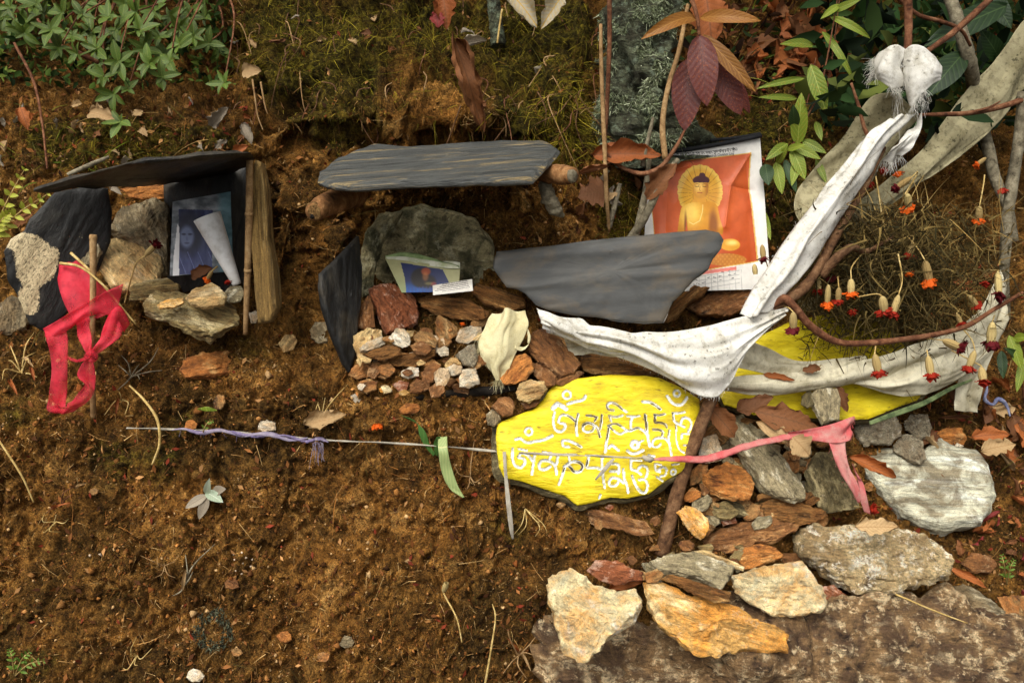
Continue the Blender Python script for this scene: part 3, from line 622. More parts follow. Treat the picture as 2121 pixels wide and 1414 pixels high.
BS = [
 ('bright white and yellow quartz stone with pointed bottom', [(188, 362), (240, 348), (300, 378), (330, 410), (440, 450), (520, 440), (542, 500), (520, 562), (470, 612), (380, 662), (312, 742), (270, 748), (230, 712), (188, 642), (173, 562), (148, 480), (153, 400)], R_quartz, .09, {'M': 90, 'K': 16}),
 ('large golden-orange angular stone on the boulder', [(546, 422), (600, 408), (680, 440), (760, 470), (860, 500), (940, 520), (1000, 558), (1100, 600), (1138, 630), (1122, 692), (1050, 694), (940, 692), (840, 728), (760, 718), (720, 692), (640, 622), (600, 582), (568, 520)], R_gold, .09, {'M': 90, 'K': 16}),
 ('flat grey lichen-speckled stone above the golden stone', [(568, 325), (650, 294), (750, 288), (850, 320), (923, 350), (903, 400), (862, 442), (780, 402), (680, 378), (600, 362)], R_lich, .085, {'dome': 4}),
 ('thin brown layered stone under the grey flat stone', [(612, 397), (660, 378), (740, 400), (830, 430), (908, 450), (902, 492), (840, 492), (760, 462), (690, 422)], R_schist, .08, {'strat': .06}),
 ('greenish grey and yellow stone with sloping face', [(908, 382), (1000, 358), (1100, 330), (1200, 328), (1252, 380), (1282, 440), (1303, 500), (1262, 542), (1150, 548), (1080, 553), (980, 492), (920, 452)], R_quartz, .07, {'M': 80, 'K': 14}),
 ('small ochre stone tucked beneath the greenish stone', [(1095, 545), (1200, 550), (1262, 540), (1254, 572), (1190, 580), (1130, 568)], R_tan, .05, {}),
 ('massive lumpy conglomerate rock, largest on the boulder', [(1166, 252), (1178, 200), (1230, 183), (1300, 188), (1400, 188), (1500, 213), (1600, 193), (1700, 218), (1780, 268), (1818, 330), (1802, 382), (1740, 412), (1620, 452), (1500, 468), (1420, 473), (1340, 412), (1260, 342), (1188, 302)], R_cong, .10, {'M': 130, 'K': 26, 'rough': .10}),
 ('grey stone with brown moss top at the boulder edge', [(1708, 492), (1760, 450), (1860, 418), (1940, 450), (2000, 500), (2062, 570), (2062, 612), (1990, 602), (1900, 572), (1800, 542), (1720, 512)], R_grey, .05, {}),
 ('pale stone at the outer end of the boulder', [(2010, 470), (2125, 462), (2160, 560), (2130, 622), (2060, 585)], R_tan, .05, {}),
 ('small brown stone wedged beside the golden stone', [(552, 372), (600, 353), (632, 380), (602, 412), (556, 414)], R_tan, .06, {}),
 ('broad dull brown rock behind the quartz stone', [(308, 362), (350, 318), (430, 318), (500, 358), (542, 370), (542, 402), (440, 424), (360, 404)], R_red, .03, {}),
 ('long half-buried rock under the yellow mani stone', [(262, 112), (340, 108), (420, 128), (500, 148), (560, 168), (592, 212), (540, 224), (450, 194), (330, 174), (278, 152)], R_brown, .02, {'strat': .05}),
 ('thin tan sliver above the grey lichen stone', [(725, 285), (800, 275), (880, 310), (965, 345), (960, 364), (900, 350), (820, 310)], R_cream, .06, {}),
 ('brown stone hiding behind the bright orange stone', [(1120, 290), (1190, 290), (1220, 330), (1180, 350), (1120, 330)], R_brown, .02, {}),
 ('flat brown stone shaded below the conglomerate', [(1270, 430), (1330, 420), (1400, 480), (1390, 512), (1330, 515), (1280, 470)], R_red, .03, {}),
 ('fallen rough rock beside the pale slab', [(1860, 330), (1900, 290), (1980, 300), (2010, 340), (1980, 370), (1900, 370)], R_brown, .02, {}),
]
for lb, ol, mt, lf, kw in BS: stone(lb, ol, mt, lf + (.045 if np.mean([q[1] for q in ol]) > 340 else 0), zoom=ZB, **kw)
rf = np.random.default_rng(5)
HUE = {R_tan.name: 'tan', R_brown.name: 'dark brown', R_cream.name: 'cream', R_white.name: 'white', R_grey.name: 'grey', R_olive.name: 'olive-brown', R_lich.name: 'pale grey', R_schist.name: 'striped brown', R_red.name: 'reddish', R_cement.name: 'gritty grey'}
for (u0, v0, u1, v1, nn, lb, gp, mats, lo, hi) in [(745, 680, 1010, 810, 44, 'small pebble filling a gap in the niche stone pile', 'filler pebbles of the niche pile', [R_tan, R_brown, R_cream, R_white], .02, .05), (1075, 700, 1190, 800, 14, 'pebble filling a gap beside the cream rag stones', 'filler pebbles beside the rag', [R_tan, R_brown], .02, .05),
        (1440, 880, 1720, 1085, 80, 'pebble filling a gap below the pink strip', 'filler pebbles below the pink strip', [R_tan, R_brown, R_grey, R_olive, R_lich, R_schist], .02, .05), (1290, 1120, 1660, 1200, 24, 'pebble filling a gap behind the stone row', 'filler pebbles behind the stone row', [R_tan, R_olive, R_brown, R_lich], .02, .05),
        (1640, 870, 1800, 1010, 16, 'pebble filling a gap under the grey gravelly block', 'filler pebbles under the gravelly block', [R_cement, R_tan], .0, .025), (1150, 1020, 1420, 1160, 10, 'small stone chip on the earth below the yellow mani stone', 'stone chips below the mani stone', [R_brown, R_tan, R_red], .0, .008)]:
    for i in range(nn):
        x, y, r = rf.uniform(u0, u1), rf.uniform(v0, v1), rf.uniform(8, 21) * (1.45 if 'pink' in lb else 1); a = np.sort(rf.uniform(0, 2 * np.pi, 9)); e = rf.uniform(.55, .95); t0 = rf.uniform(-.5, .5)
        mt = mats[rf.integers(len(mats))]; hue = HUE[mt.name]
        stone(lb.replace('small ', '').replace('pebble', 'small %s pebble' % hue).replace('stone chip', '%s stone chip' % hue), [(x + r * (math.cos(t) * math.cos(t0) - e * math.sin(t) * math.sin(t0)), y + r * (math.cos(t) * math.sin(t0) + e * math.sin(t) * math.cos(t0))) for t in a], mt, rf.uniform(lo, hi), M=32, K=7, group=hue + ' ' + gp, seed=int(rf.integers(9999)))
# small loose stones pressed into the lower earth face
for i, (x, y, r, mt, lb) in enumerate([(718, 1328, 17, R_grey, 'square grey stone pressed into the lower earth face'), (404, 1398, 18, R_white, 'white stone at the bottom of the earth face'),
        (490, 1350, 12, R_tan, 'tan stone beside the dark lichen ring'), (670, 1360, 14, R_tan, 'tan stone low on the earth face near the square grey one'),
        (195, 1018, 10, R_tan, 'small clay lump under the withered stem'), (590, 1318, 16, R_orange, 'orange clod beside the square grey stone'),
        (480, 1208, 16, R_brown, 'brown clod below the white shells'), (395, 880, 14, R_orange, 'orange pebble beside the tiny fern'),
        (2020, 1075, 22, R_brown, 'brown rock half hidden in leaf litter by the pale slab'), (1018, 868, 14, R_cream, 'small cream stone by the yellow stone tip')]):
    a = np.linspace(0, 2 * np.pi, 8)[:-1] + i; stone(lb, [(x + r * math.cos(t) * (1 + .2 * math.sin(3 * t + i)), y + r * .8 * math.sin(t)) for t in a], mt, .006, M=30, K=6)
# broken crust on the leaning slate
cv = np.array([v.co for v in sl.data.vertices]); cw = np.array([sl.matrix_basis @ Vector(c) for c in cv])
dx = cw - CAM; b_ = dx[:, 1] * CP - dx[:, 2] * SP; pu = 1060.5 + FPX * dx[:, 0] / b_; pv = 707 - FPX * (dx[:, 1] * SP + dx[:, 2] * CP) / b_
k = np.maximum.reduce([zone(pu, pv, 75, 545, 42, 48, .3), zone(pu, pv, 45, 500, 40, 16, .4), zone(pu, pv, 60, 620, 22, 30, .4), zone(pu, pv, 112, 530, 14, 18, .4)]) + 0.5 * fbm(cw * 45, 3, 4)
paint(sl.data, np.repeat(np.clip(k, 0, 1)[:, None], 3, 1), 'crust')
nt = S_lichen.node_tree; bs = nt.nodes['Principled BSDF']; src = bs.inputs['Base Color'].links[0].from_socket
va = nt.nodes.new('ShaderNodeVertexColor'); va.layer_name = 'crust'
tn = nt.nodes.new('ShaderNodeTexNoise'); tn.inputs['Scale'].default_value = 60; tn.inputs['Detail'].default_value = 8
ad = nt.nodes.new('ShaderNodeMath'); ad.operation = 'ADD'; nt.links.new(va.outputs[0], ad.inputs[0]); nt.links.new(tn.outputs['Fac'], ad.inputs[1])
rp = nt.nodes.new('ShaderNodeValToRGB'); rp.color_ramp.elements[0].position = 0.84; rp.color_ramp.elements[1].position = 0.95; nt.links.new(ad.outputs[0], rp.inputs[0])
mx = nt.nodes.new('ShaderNodeMix'); mx.data_type = 'RGBA'; nt.links.new(rp.outputs[0], mx.inputs[0]); nt.links.new(src, mx.inputs[6]); rp2 = nt.nodes.new('ShaderNodeValToRGB'); rp2.color_ramp.elements[0].position = .38; rp2.color_ramp.elements[0].color = lin(60, 50, 34) + (1,); rp2.color_ramp.elements[1].position = .52; rp2.color_ramp.elements[1].color = lin(212, 192, 150) + (1,); tn2 = nt.nodes.new('ShaderNodeTexNoise'); tn2.inputs['Scale'].default_value = 42; tn2.inputs['Detail'].default_value = 9; tn2.inputs['Roughness'].default_value = .75; nt.links.new(tn2.outputs['Fac'], rp2.inputs[0]); nt.links.new(rp2.outputs[0], mx.inputs[7])
nt.links.new(mx.outputs[2], bs.inputs['Base Color'])
# ------------------------------------------------------------------ painted yellow stones
g = G('yellow_paint', 0.55, 0.4)
v = g.vec((0.25, 1, 1), rnd=False); vi = g.vec(rnd=False)
f = g.noise(v, 38, 8, 0.65, 0.5); f2 = g.noise(vi, 220, 4, 0.7); f3 = g.noise(v, 120, 5, 0.6)
c = g.ramp(f, [(0.3, lin(160, 134, 10)), (0.48, lin(216, 192, 14)), (0.7, lin(236, 216, 46))])
c = g.mix(g.ramp(f2, [(0.26, 0.75), (0.34, 0.0)]), c, lin(70, 58, 18))
c = g.mix(g.ramp(f3, [(0.30, 0.85), (0.40, 0.0)]), c, lin(128, 102, 14))
c = g.mix(g.ramp(g.noise(v, 16, 8, .75), [(0.60, 0.0), (0.70, 0.55)]), c, lin(150, 128, 52))
g.color(c); g.bump(f, 0.6, 0.008); g.bump(f3, 0.8, 0.004); g.bump(f2, 0.2, 0.001)
YELLOW = g.m
g = G('white_letter_paint', 0.55, 0.35); vi = g.vec(rnd=False)
g.color(g.ramp(g.noise(vi, 160, 5, 0.7), [(0.30, lin(120, 114, 92)), (0.44, lin(206, 206, 196)), (0.6, lin(240, 240, 236))])); g.bump(g.noise(vi, 200, 3), 0.3, 0.001)
WHITEPAINT = g.m

def inside(P, poly):
    x, y = P[:, 0], P[:, 1]; r = np.zeros(len(P), bool); n = len(poly)
    for i in range(n):
        x1, y1 = poly[i]; x2, y2 = poly[(i + 1) % n]
        cnd = ((y1 > y) != (y2 > y)); xi = (x2 - x1) * (y - y1) / (y2 - y1 + 1e-15) + x1
        r ^= cnd & (x < xi)
    return r
def seg_d(P, a, b):
    ab = b - a; t = np.clip(((P - a) @ ab) / (ab @ ab + 1e-15), 0, 1); q = a + t[:, None] * ab
    return np.linalg.norm(P - q, axis=1), q
def near_poly(P, poly):
    best = np.full(len(P), 1e9); Q = np.zeros_like(P)
    for i in range(len(poly)):
        d, q = seg_d(P, poly[i], poly[(i + 1) % len(poly)]); k = d < best; best[k] = d[k]; Q[k] = q[k]
    return best, Q

ZU = (1120, 800, 6.427); ZW = (1040, 870, 5.173)
def ringpts(x, y, r, k=12): return [(x + r * math.cos(t), y + r * math.sin(t)) for t in np.linspace(0, 2 * np.pi, k + 1)]
LETTERS = [
 (ZU, [(ringpts(340, 118, 52), 34), ([(155, 300), (220, 245), (330, 305)], 62), ([(350, 240), (430, 215), (550, 185), (590, 135)], 40),
       ([(180, 350), (160, 440), (170, 540), (210, 600), (270, 605), (315, 560), (310, 510), (250, 495)], 38), ([(225, 480), (250, 410), (300, 385), (380, 410), (450, 470)], 34), ([(490, 380), (465, 480), (465, 580), (475, 660)], 36)]),
 (ZU, [([(600, 395), (680, 400), (740, 420)], 30), ([(740, 420), (710, 470)], 28), ([(560, 520), (620, 495), (690, 515), (750, 570), (780, 680)], 36), ([(560, 520), (555, 580), (600, 610), (670, 600), (700, 560)], 34), ([(805, 390), (800, 480), (780, 580)], 34)]),
 (ZU, [([(960, 325), (890, 310), (880, 250), (930, 225), (1010, 255), (1080, 310), (1130, 345)], 36), ([(900, 395), (980, 415), (1080, 395)], 30), ([(905, 410), (930, 470)], 30), ([(890, 530), (960, 505), (1030, 515), (1130, 585), (1180, 600)], 32),
       ([(910, 540), (970, 600), (1040, 640), (1110, 610), (1160, 590)], 32), ([(900, 560), (880, 680), (860, 780), (850, 880)], 38)]),
 (ZU, [([(1140, 400), (1220, 410), (1300, 400)], 30), ([(1210, 410), (1190, 480), (1195, 590)], 38), ([(1195, 590), (1280, 560), (1350, 590), (1400, 640)], 36), ([(1380, 390), (1395, 500), (1405, 620), (1420, 720), (1440, 800)], 42)]),
 (ZU, [([(1350, 210), (1430, 215), (1510, 255), (1580, 310)], 44), ([(1500, 385), (1570, 390), (1640, 375)], 28), ([(1515, 390), (1510, 480), (1580, 490), (1640, 510), (1670, 555)], 34), ([(1485, 580), (1560, 585), (1610, 610), (1605, 660)], 34),
       ([(1700, 590), (1690, 700), (1710, 820), (1725, 915)], 34), ([(1470, 770), (1500, 710), (1570, 690), (1640, 700), (1690, 750)], 34), ([(1470, 760), (1480, 800), (1540, 810), (1585, 770)], 32)]),
 (ZU, [(ringpts(1800, 100, 42), 34), ([(1670, 135), (1720, 210), (1790, 255), (1870, 245), (1940, 150)], 42), ([(1740, 360), (1820, 365), (1900, 350)], 30), ([(1750, 370), (1765, 470), (1830, 510), (1900, 545)], 36),
       ([(1850, 490), (1880, 430), (1940, 430), (1990, 480), (1985, 550), (1950, 600)], 36), ([(1790, 530), (1790, 640), (1800, 760), (1840, 850), (1900, 890)], 26), ([(1860, 700), (1870, 640), (1960, 640)], 32), ([(1890, 790), (1940, 790)], 26)]),
 (ZW, [(ringpts(280, 125, 38), 28), ([(140, 210), (190, 200), (260, 245), (350, 230), (450, 210), (530, 170)], 32), ([(110, 310), (105, 400), (130, 480), (190, 510), (235, 470), (230, 420), (170, 400)], 32), ([(170, 400), (200, 360), (270, 380), (320, 440)], 30),
       ([(345, 360), (330, 460), (315, 580)], 30), ([(170, 310), (260, 330)], 24)]),
 (ZW, [([(430, 345), (520, 360)], 26), ([(520, 380), (500, 420)], 26), ([(390, 480), (420, 440), (490, 440), (560, 490), (580, 580)], 32), ([(390, 480), (400, 520), (450, 530), (510, 500)], 32), ([(590, 390), (580, 470)], 30)]),
 (ZW, [([(710, 290), (650, 280), (640, 230), (690, 220), (770, 250), (840, 290)], 30), ([(650, 375), (790, 375)], 24), ([(710, 400), (720, 440)], 28), ([(660, 500), (740, 450), (820, 455), (860, 500), (830, 550), (770, 555), (730, 510), (690, 480)], 32), ([(670, 500), (640, 590), (605, 690)], 30)]),
 (ZW, [([(890, 380), (1020, 385)], 24), ([(920, 400), (910, 460), (905, 510), (1000, 510), (1050, 530)], 32), ([(1065, 400), (1065, 520), (1080, 640), (1095, 720)], 30), ([(1135, 300), (1170, 275), (1240, 325)], 32)]),
 (ZW, [([(1130, 470), (1210, 470), (1245, 500), (1240, 570)], 32), ([(1150, 550), (1230, 550)], 26), ([(1290, 530), (1300, 620), (1330, 700), (1345, 775)], 30), ([(1140, 660), (1170, 620), (1240, 630), (1290, 670)], 30), ([(1140, 660), (1150, 700), (1210, 700), (1240, 660)], 30)]),
 (ZW, [(ringpts(1415, 265, 34), 44), ([(1440, 250), (1500, 220)], 22), ([(1335, 330), (1380, 360), (1440, 355), (1500, 325)], 32), ([(1370, 430), (1480, 435)], 26), ([(1375, 440), (1375, 520), (1430, 545), (1480, 580)], 30),
       ([(1450, 520), (1490, 490), (1540, 510), (1550, 560), (1530, 610)], 30), ([(1385, 600), (1420, 690), (1470, 760), (1530, 775), (1550, 700), (1520, 640), (1460, 640)], 30), ([(1560, 380), (1620, 390)], 28)]),
 (ZW, [([(1630, 470), (1690, 480)], 22), ([(1630, 480), (1640, 540), (1680, 555)], 28), ([(1670, 530), (1710, 505), (1750, 530), (1740, 590), (1690, 600)], 26), ([(1650, 610), (1720, 650)], 26), (ringpts(1830, 555, 26), 24), ([(1810, 480), (1880, 470)], 22)]),
 (ZW, [([(1052, 800), (1040, 832)], 26)]),
]

def painted_stone(name, label, outline, plane, thick, step, letters, rim, seed):
    P0, n = plane3(*plane); O = np.array(outline, float); c = O.mean(0); P0 = hit(c[0], c[1], P0, n)
    root = thing(name, label, 'painted stone', P0 - n * thick * .5)
    rimo = c + (O - c) * 1.028 + np.array(rim)
    V, F, mx = stone_geo(rimo, P0 - n * thick * 0.62, n, thick * 0.62, thick * 0.9, dome=7, facets=0, M=110, K=10, seed=seed, jit=0.012, rough=0.03)
    o = link('rock_body', mesh('rock_body', V, F, sharp=35), R_dark, root); setw(o, root, mx)
    W = hit(O[:, 0], O[:, 1], P0, n); e1 = unit(np.array([1, 0, 0]) - n * n[0]); e2 = np.cross(n, e1)
    poly = np.stack([(W - P0) @ e1, (W - P0) @ e2], 1); poly = resample(poly, 260, 0.006, seed)
    lo, hi = poly.min(0) - step * 2, poly.max(0) + step * 2
    nx, ny = int((hi[0] - lo[0]) / step), int((hi[1] - lo[1]) / step)
    X, Yg = np.meshgrid(lo[0] + np.arange(nx) * step, lo[1] + np.arange(ny) * step, indexing='ij'); Q = np.stack([X.ravel(), Yg.ravel()], 1)
    ins = inside(Q, poly); d, q = near_poly(Q, poly); snap = (~ins) & (d < step * 1.5); Q[snap] = q[snap]; dd = np.where(ins, d, 0.0)
    ok = ins | snap
    q3 = np.concatenate([Q * np.array([14, 55]), np.zeros((len(Q), 1))], 1)
    h = thick * 0.10 + 0.010 * np.sqrt(np.clip(dd / 0.02, 0, 1)) - 0.006 + 0.0022 * fbm(q3 * 0.6, 4, seed) + 0.0011 * fbm(q3 * 2.2, 3, seed + 3) + 0.004 * fbm(q3 * np.array([.35, .1, 1]), 2, seed + 8)
    lid = np.full(len(Q), -1); best = np.full(len(Q), 9.0)
    for li, (z, strokes) in enumerate(letters):
        for pl, wd in strokes:
            A = np.array(unz(pl, z)); A = cr(A, max(2, len(A) * 4)); Wd = hit(A[:, 0], A[:, 1], P0, n); B = np.stack([(Wd - P0) @ e1, (Wd - P0) @ e2], 1)
            half = pxm(wd / z[2] * 0.5, P0[1]); bb = (Q > B.min(0) - 2 * half).all(1) & (Q < B.max(0) + 2 * half).all(1); idx = np.where(bb)[0]
            if not len(idx): continue
            dm = np.full(len(idx), 9.0)
            for i in range(len(B) - 1): dm = np.minimum(dm, seg_d(Q[idx], B[i], B[i + 1])[0])
            r = dm / half; k = r < best[idx]; best[idx[k]] = r[k]; lid[idx[k]] = li
    best = best + 0.08 * fbm(q3 * 5, 2, 77)
    h = h - 0.0046 * (1 - smooth(0.35, 1.25, best))
    V3 = P0 + Q[:, :1] * e1 + Q[:, 1:] * e2 + h[:, None] * n
    I = np.arange(nx * ny).reshape(nx, ny); Fq = np.stack([I[:-1, :-1], I[1:, :-1], I[1:, 1:], I[:-1, 1:]], -1).reshape(-1, 4)
    Fq = Fq[ok[Fq].all(1)]
    fb = best[Fq].mean(1); fl = lid[Fq].max(1); fl = np.where(fb < 1.08, fl, -1)
    def sub(nm, Fs, mat, par):
        used, inv = np.unique(Fs, return_inverse=True); return link(nm, mesh(nm, V3[used] - np.array(root.location), inv.reshape(Fs.shape)), mat, par)
    face = sub('painted_face', Fq[fl < 0], YELLOW, root)
    for li in range(len(letters)):
        Fs = Fq[fl == li]
        if len(Fs): sub('letter', Fs, WHITEPAINT, face)
    return root, P0, n

painted_stone('mani_stone', 'bright yellow stone carved with two lines of white script', unz([(205, 520), (300, 480), (430, 430), (490, 370), (530, 310), (560, 282), (700, 242), (900, 222), (1100, 227), (1200, 240), (1330, 300), (1440, 370), (1446, 430), (1430, 500), (1462, 580), (1420, 680), (1380, 790),
    (1250, 860), (1130, 950), (1000, 977), (900, 970), (750, 1012), (700, 1022), (620, 962), (500, 922), (350, 872), (250, 852), (215, 780), (205, 700), (198, 600)], ZM),
    ((1040, 900, 1.425), (1200, 1035, 1.375), (1250, 785, 1.50)), 0.035, 0.00125, LETTERS, (-6, 8), 3)
painted_stone('painted_stone', 'plain yellow painted stone half covered by the white scarf', [(1488, 812), (1510, 760), (1560, 704), (1640, 664), (1720, 648), (1800, 644), (1845, 662), (1850, 690), (1900, 740), (1918, 808), (1900, 828), (1860, 842), (1800, 866), (1740, 868), (1650, 862), (1560, 858), (1500, 838)],
    ((1500, 830, 1.58), (1900, 810, 1.66), (1750, 655, 1.77)), 0.04, 0.0022, [], (0, 5), 9)

# ------------------------------------------------------------------ cloth
def cloth_mat(name, base, dirt, spot, dirt_amt=0.6, trans=0.22, weave=900, spots=.64):
    g = G(name, 0.9, 0.1); vi = g.vec(); vs = g.vec((1, .35, 1))
    f = g.noise(vi, 14, 6, 0.62, 0.6); sp = g.noise(vi, 130, 4, 0.6); fi = g.noise(vs, 60, 5, .65)
    c = g.mix(g.ramp(f, [(0.44, 0.0), (0.72, dirt_amt)]), base, dirt)
    c = g.mix(g.ramp(fi, [(0.32, 0.55), (0.5, 0.0)]), c, dirt)
    c = g.mix(.35, c, g.ramp(g.noise(vi, 520, 3, .7), [(.32, .55), (.55, 1.05)]), 'MULTIPLY')
    c = g.mix(g.math('MULTIPLY', g.ramp(sp, [(spots, 0.0), (spots + .06, 0.85)]), g.ramp(f, [(0.4, .1), (0.66, 1.0)])), c, spot)
    g.color(c); wv = g.noise(vi, weave, 2, 0.5); g.bump(wv, 0.25, 0.0006); g.bump(fi, 0.08, 0.001)
    if trans: g.translucent(c, trans)
    return g.m
C_white = cloth_mat('white_scarf_cloth', lin(240, 237, 228), lin(158, 148, 122), lin(70, 62, 46), 0.5, .25, spots=.60)
C_grey = cloth_mat('dull_scarf_cloth', lin(184, 174, 138), lin(108, 98, 66), lin(30, 26, 16), 0.8, 0.25, spots=.56)
C_cream = cloth_mat('cream_scarf_cloth', lin(226, 218, 190), lin(142, 128, 92), lin(70, 60, 40), 0.7, 0.15)
C_rag = cloth_mat('cream_rag_cloth', lin(232, 222, 178), lin(190, 172, 116), lin(120, 100, 60), 0.6)
C_pink = cloth_mat('faded_pink_cloth', lin(194, 92, 92), lin(190, 156, 144), lin(150, 70, 66), 0.85, 0.1)
C_cord = cloth_mat('grey_twisted_strip', lin(176, 168, 150), lin(110, 102, 92), lin(80, 76, 84), 0.7, 0.0)
C_purple = cloth_mat('faded_purple_strip', lin(112, 100, 134), lin(170, 160, 162), lin(80, 66, 100), 0.6, 0.0)
C_blue = cloth_mat('faded_blue_cord', lin(96, 100, 130), lin(160, 160, 175), lin(50, 52, 70), 0.6, 0.0)
g = G('red_gauze', 0.6, 0.25); vi = g.vec()
red = g.ramp(g.noise(vi, 22, 5, 0.6), [(0.35, lin(220, 36, 62)), (0.6, lin(248, 84, 102))])
g.color(red); g.bump(g.noise(vi, 1200, 2), 0.2, 0.0005); ms = g.translucent(red, 0.4)
tr = g.n('ShaderNodeBsdfTransparent'); m2 = g.n('ShaderNodeMixShader'); g.put(m2.inputs[0], g.ramp(g.noise(vi, 30, 4), [(0.38, 0.28), (0.62, 0.62)]))
g.put(m2.inputs[1], ms.outputs[0]); g.put(m2.inputs[2], tr.outputs[0]); g.put(g.out.inputs['Surface'], m2.outputs[0])
C_red = g.m

def cloth_geo(sections, n=60, m=14, folds=0.0, nf=3.0, wr=0.003, seed=0, drift=0.6, px=True, crinkle=1.0):
    S = np.asarray(sections, float)
    if crinkle and m >= 14: n, m = int(n * 1.5), int(m * 1.8)
    S = cr(S, n); S = cr(S.transpose(1, 0, 2), m).transpose(1, 0, 2)
    P = at(S[..., 0], S[..., 1], S[..., 2]) if px else S
    N = gnorm(P); s = np.linspace(0, 1, n)[:, None]; t = np.linspace(0, 1, m)[None]
    ph = drift * 6 * fbm(np.stack([s * 3 + 0 * t, t * 0.4 + 0 * s, 0 * s + 0 * t + seed], -1), 2, seed)
    len_ = np.linalg.norm(np.diff(P[:, m // 2], axis=0), axis=1).sum(); wid_ = np.linalg.norm(np.diff(P[n // 2], axis=0), axis=1).sum()
    qq = np.stack([s * len_ * 7 + 0 * t, t * wid_ * 42 + 0 * s + ph * .3, 0 * s + 0 * t + seed * 1.7], -1); rid = np.abs(fbm(qq, 2, seed + 2, .45)); rid2 = np.abs(fbm(qq * np.array([3.2, 1.5, 1]) + 9, 3, seed + 4, .6))
    crk = (0.30 - np.minimum(rid, .3)) * min(.016, wid_ * .25) + (0.25 - np.minimum(rid2, .25)) * min(.0012, wid_ * .02)
    d = crk * crinkle + folds * np.sin(2 * np.pi * nf * t + ph + seed) * (0.6 + 0.4 * np.sin(7 * s + seed)) + wr * .8 * fbm(P * np.array([22, 22, 22]) + seed, 2, seed, 0.4)
    P = P + N * d[..., None]
    return P.reshape(-1, 3), quads(n, m), P

def solid(o, t=0.0009):
    md = o.modifiers.new('thickness', 'SOLIDIFY'); md.thickness = t; md.offset = 0; return o

def cloth(name, root, sections, mat, t=0.0004, **kw):
    V, F, P = cloth_geo(sections, **kw); o = part(name, V, F, mat, root); solid(o, t); return o, P

def fringe(root, edge, mat, length=0.02, dirv=(0, -0.1, -1), k=3, seed=0, r=0.00035, spread=0.5):
    rs = np.random.default_rng(seed); parts = []
    for p in edge:
        for _ in range(k):
            q = p + rs.normal(0, 0.0015, 3); dv = unit(np.array(dirv) + rs.normal(0, spread, 3)); L = length * rs.uniform(0.35, 1.2)
            pts = [q, q + dv * L * .5 + rs.normal(0, L * .08, 3), q + dv * L + rs.normal(0, L * .15, 3) + np.array([0, 0, -L * .15])]
            parts.append(tube(pts, [r, r * .6], 5, 3, cap=False))
    V, F = merge(parts); return part('fringe', V, F, mat, root)

# main white scarf tied to the stick
sc = thing('prayer_scarf', 'white scarf tied in a frayed knot on the bare stick', 'scarf', at(1840, 330, 1.70))
_, Ps_ = cloth('sash', sc, [[(1838, 256, 1.70), (1868, 240, 1.675), (1905, 236, 1.70)], [(1796, 278, 1.68), (1818, 290, 1.645), (1838, 304, 1.675)], [(1755, 326, 1.66), (1782, 342, 1.615), (1808, 358, 1.65)], [(1708, 386, 1.63), (1742, 396, 1.585), (1776, 406, 1.62)], [(1661, 450, 1.605), (1698, 460, 1.56), (1735, 470, 1.595)],
      [(1606, 522, 1.575), (1648, 530, 1.53), (1690, 532, 1.565)], [(1559, 594, 1.545), (1600, 600, 1.505), (1640, 592, 1.535)], [(1532, 650, 1.52), (1564, 656, 1.49), (1600, 644, 1.52)]], C_white, n=90, m=18, folds=0.005, nf=2.6, wr=0.004, seed=2, crinkle=.6, drift=1.2)
cloth('loop', sc, [[(1850, 190, 1.73), (1880, 215, 1.715), (1904, 245, 1.70)], [(1800, 205, 1.76), (1848, 235, 1.74), (1880, 270, 1.72)], [(1745, 285, 1.77), (1790, 305, 1.75), (1830, 330, 1.72)], [(1690, 345, 1.75), (1730, 370, 1.73), (1790, 400, 1.69)],
      [(1652, 395, 1.72), (1690, 430, 1.70), (1740, 455, 1.66)], [(1645, 440, 1.69), (1672, 470, 1.67), (1710, 490, 1.64)], [(1668, 470, 1.65), (1690, 490, 1.64), (1712, 498, 1.63)]], C_grey, n=80, m=22, folds=0.008, nf=1.5, wr=0.006, seed=5, crinkle=.5)
_, Pk = cloth('knot_loop', sc, [[(1870, 178, 1.70), (1868, 140, 1.69), (1874, 104, 1.70)], [(1850, 184, 1.675), (1846, 138, 1.672), (1856, 94, 1.695)], [(1830, 172, 1.68), (1824, 138, 1.68), (1834, 103, 1.70)], [(1816, 160, 1.70), (1811, 142, 1.70), (1814, 122, 1.715)]], C_white, n=36, m=20, folds=0.003, nf=1, wr=0.004, seed=8, crinkle=.2)
fringe(sc, Pk[-1], C_white, 0.02, (-0.7, -0.2, -0.6), 3, 4); fringe(sc, Pk[8:26:1, 0], C_white, 0.016, (0.1, -0.3, -1), 3, 5)
fringe(sc, Pk[0], C_white, 0.010, (-.3, -.3, -1), 2, 41); _, Pk = cloth('knot_loop', sc, [[(1874, 182, 1.695), (1870, 145, 1.69), (1874, 104, 1.695)], [(1888, 222, 1.668), (1888, 150, 1.668), (1892, 94, 1.685)], [(1908, 196, 1.66), (1914, 146, 1.662), (1914, 100, 1.685)], [(1930, 174, 1.67), (1938, 146, 1.668), (1936, 120, 1.69)], [(1946, 166, 1.69), (1951, 151, 1.69), (1950, 137, 1.70)]], C_white, n=40, m=20, folds=0.003, nf=1, wr=0.004, seed=11, crinkle=.2)
fringe(sc, Pk[14:36, 0], C_white, 0.022, (0.15, -0.2, -1), 3, 6)
cloth('knot_tail', sc, [[(1872, 165, 1.69), (1895, 170, 1.68)], [(1876, 190, 1.685), (1900, 185, 1.67)], [(1885, 218, 1.68), (1890, 222, 1.68)]], C_white, n=16, m=8, wr=0.003, seed=3)
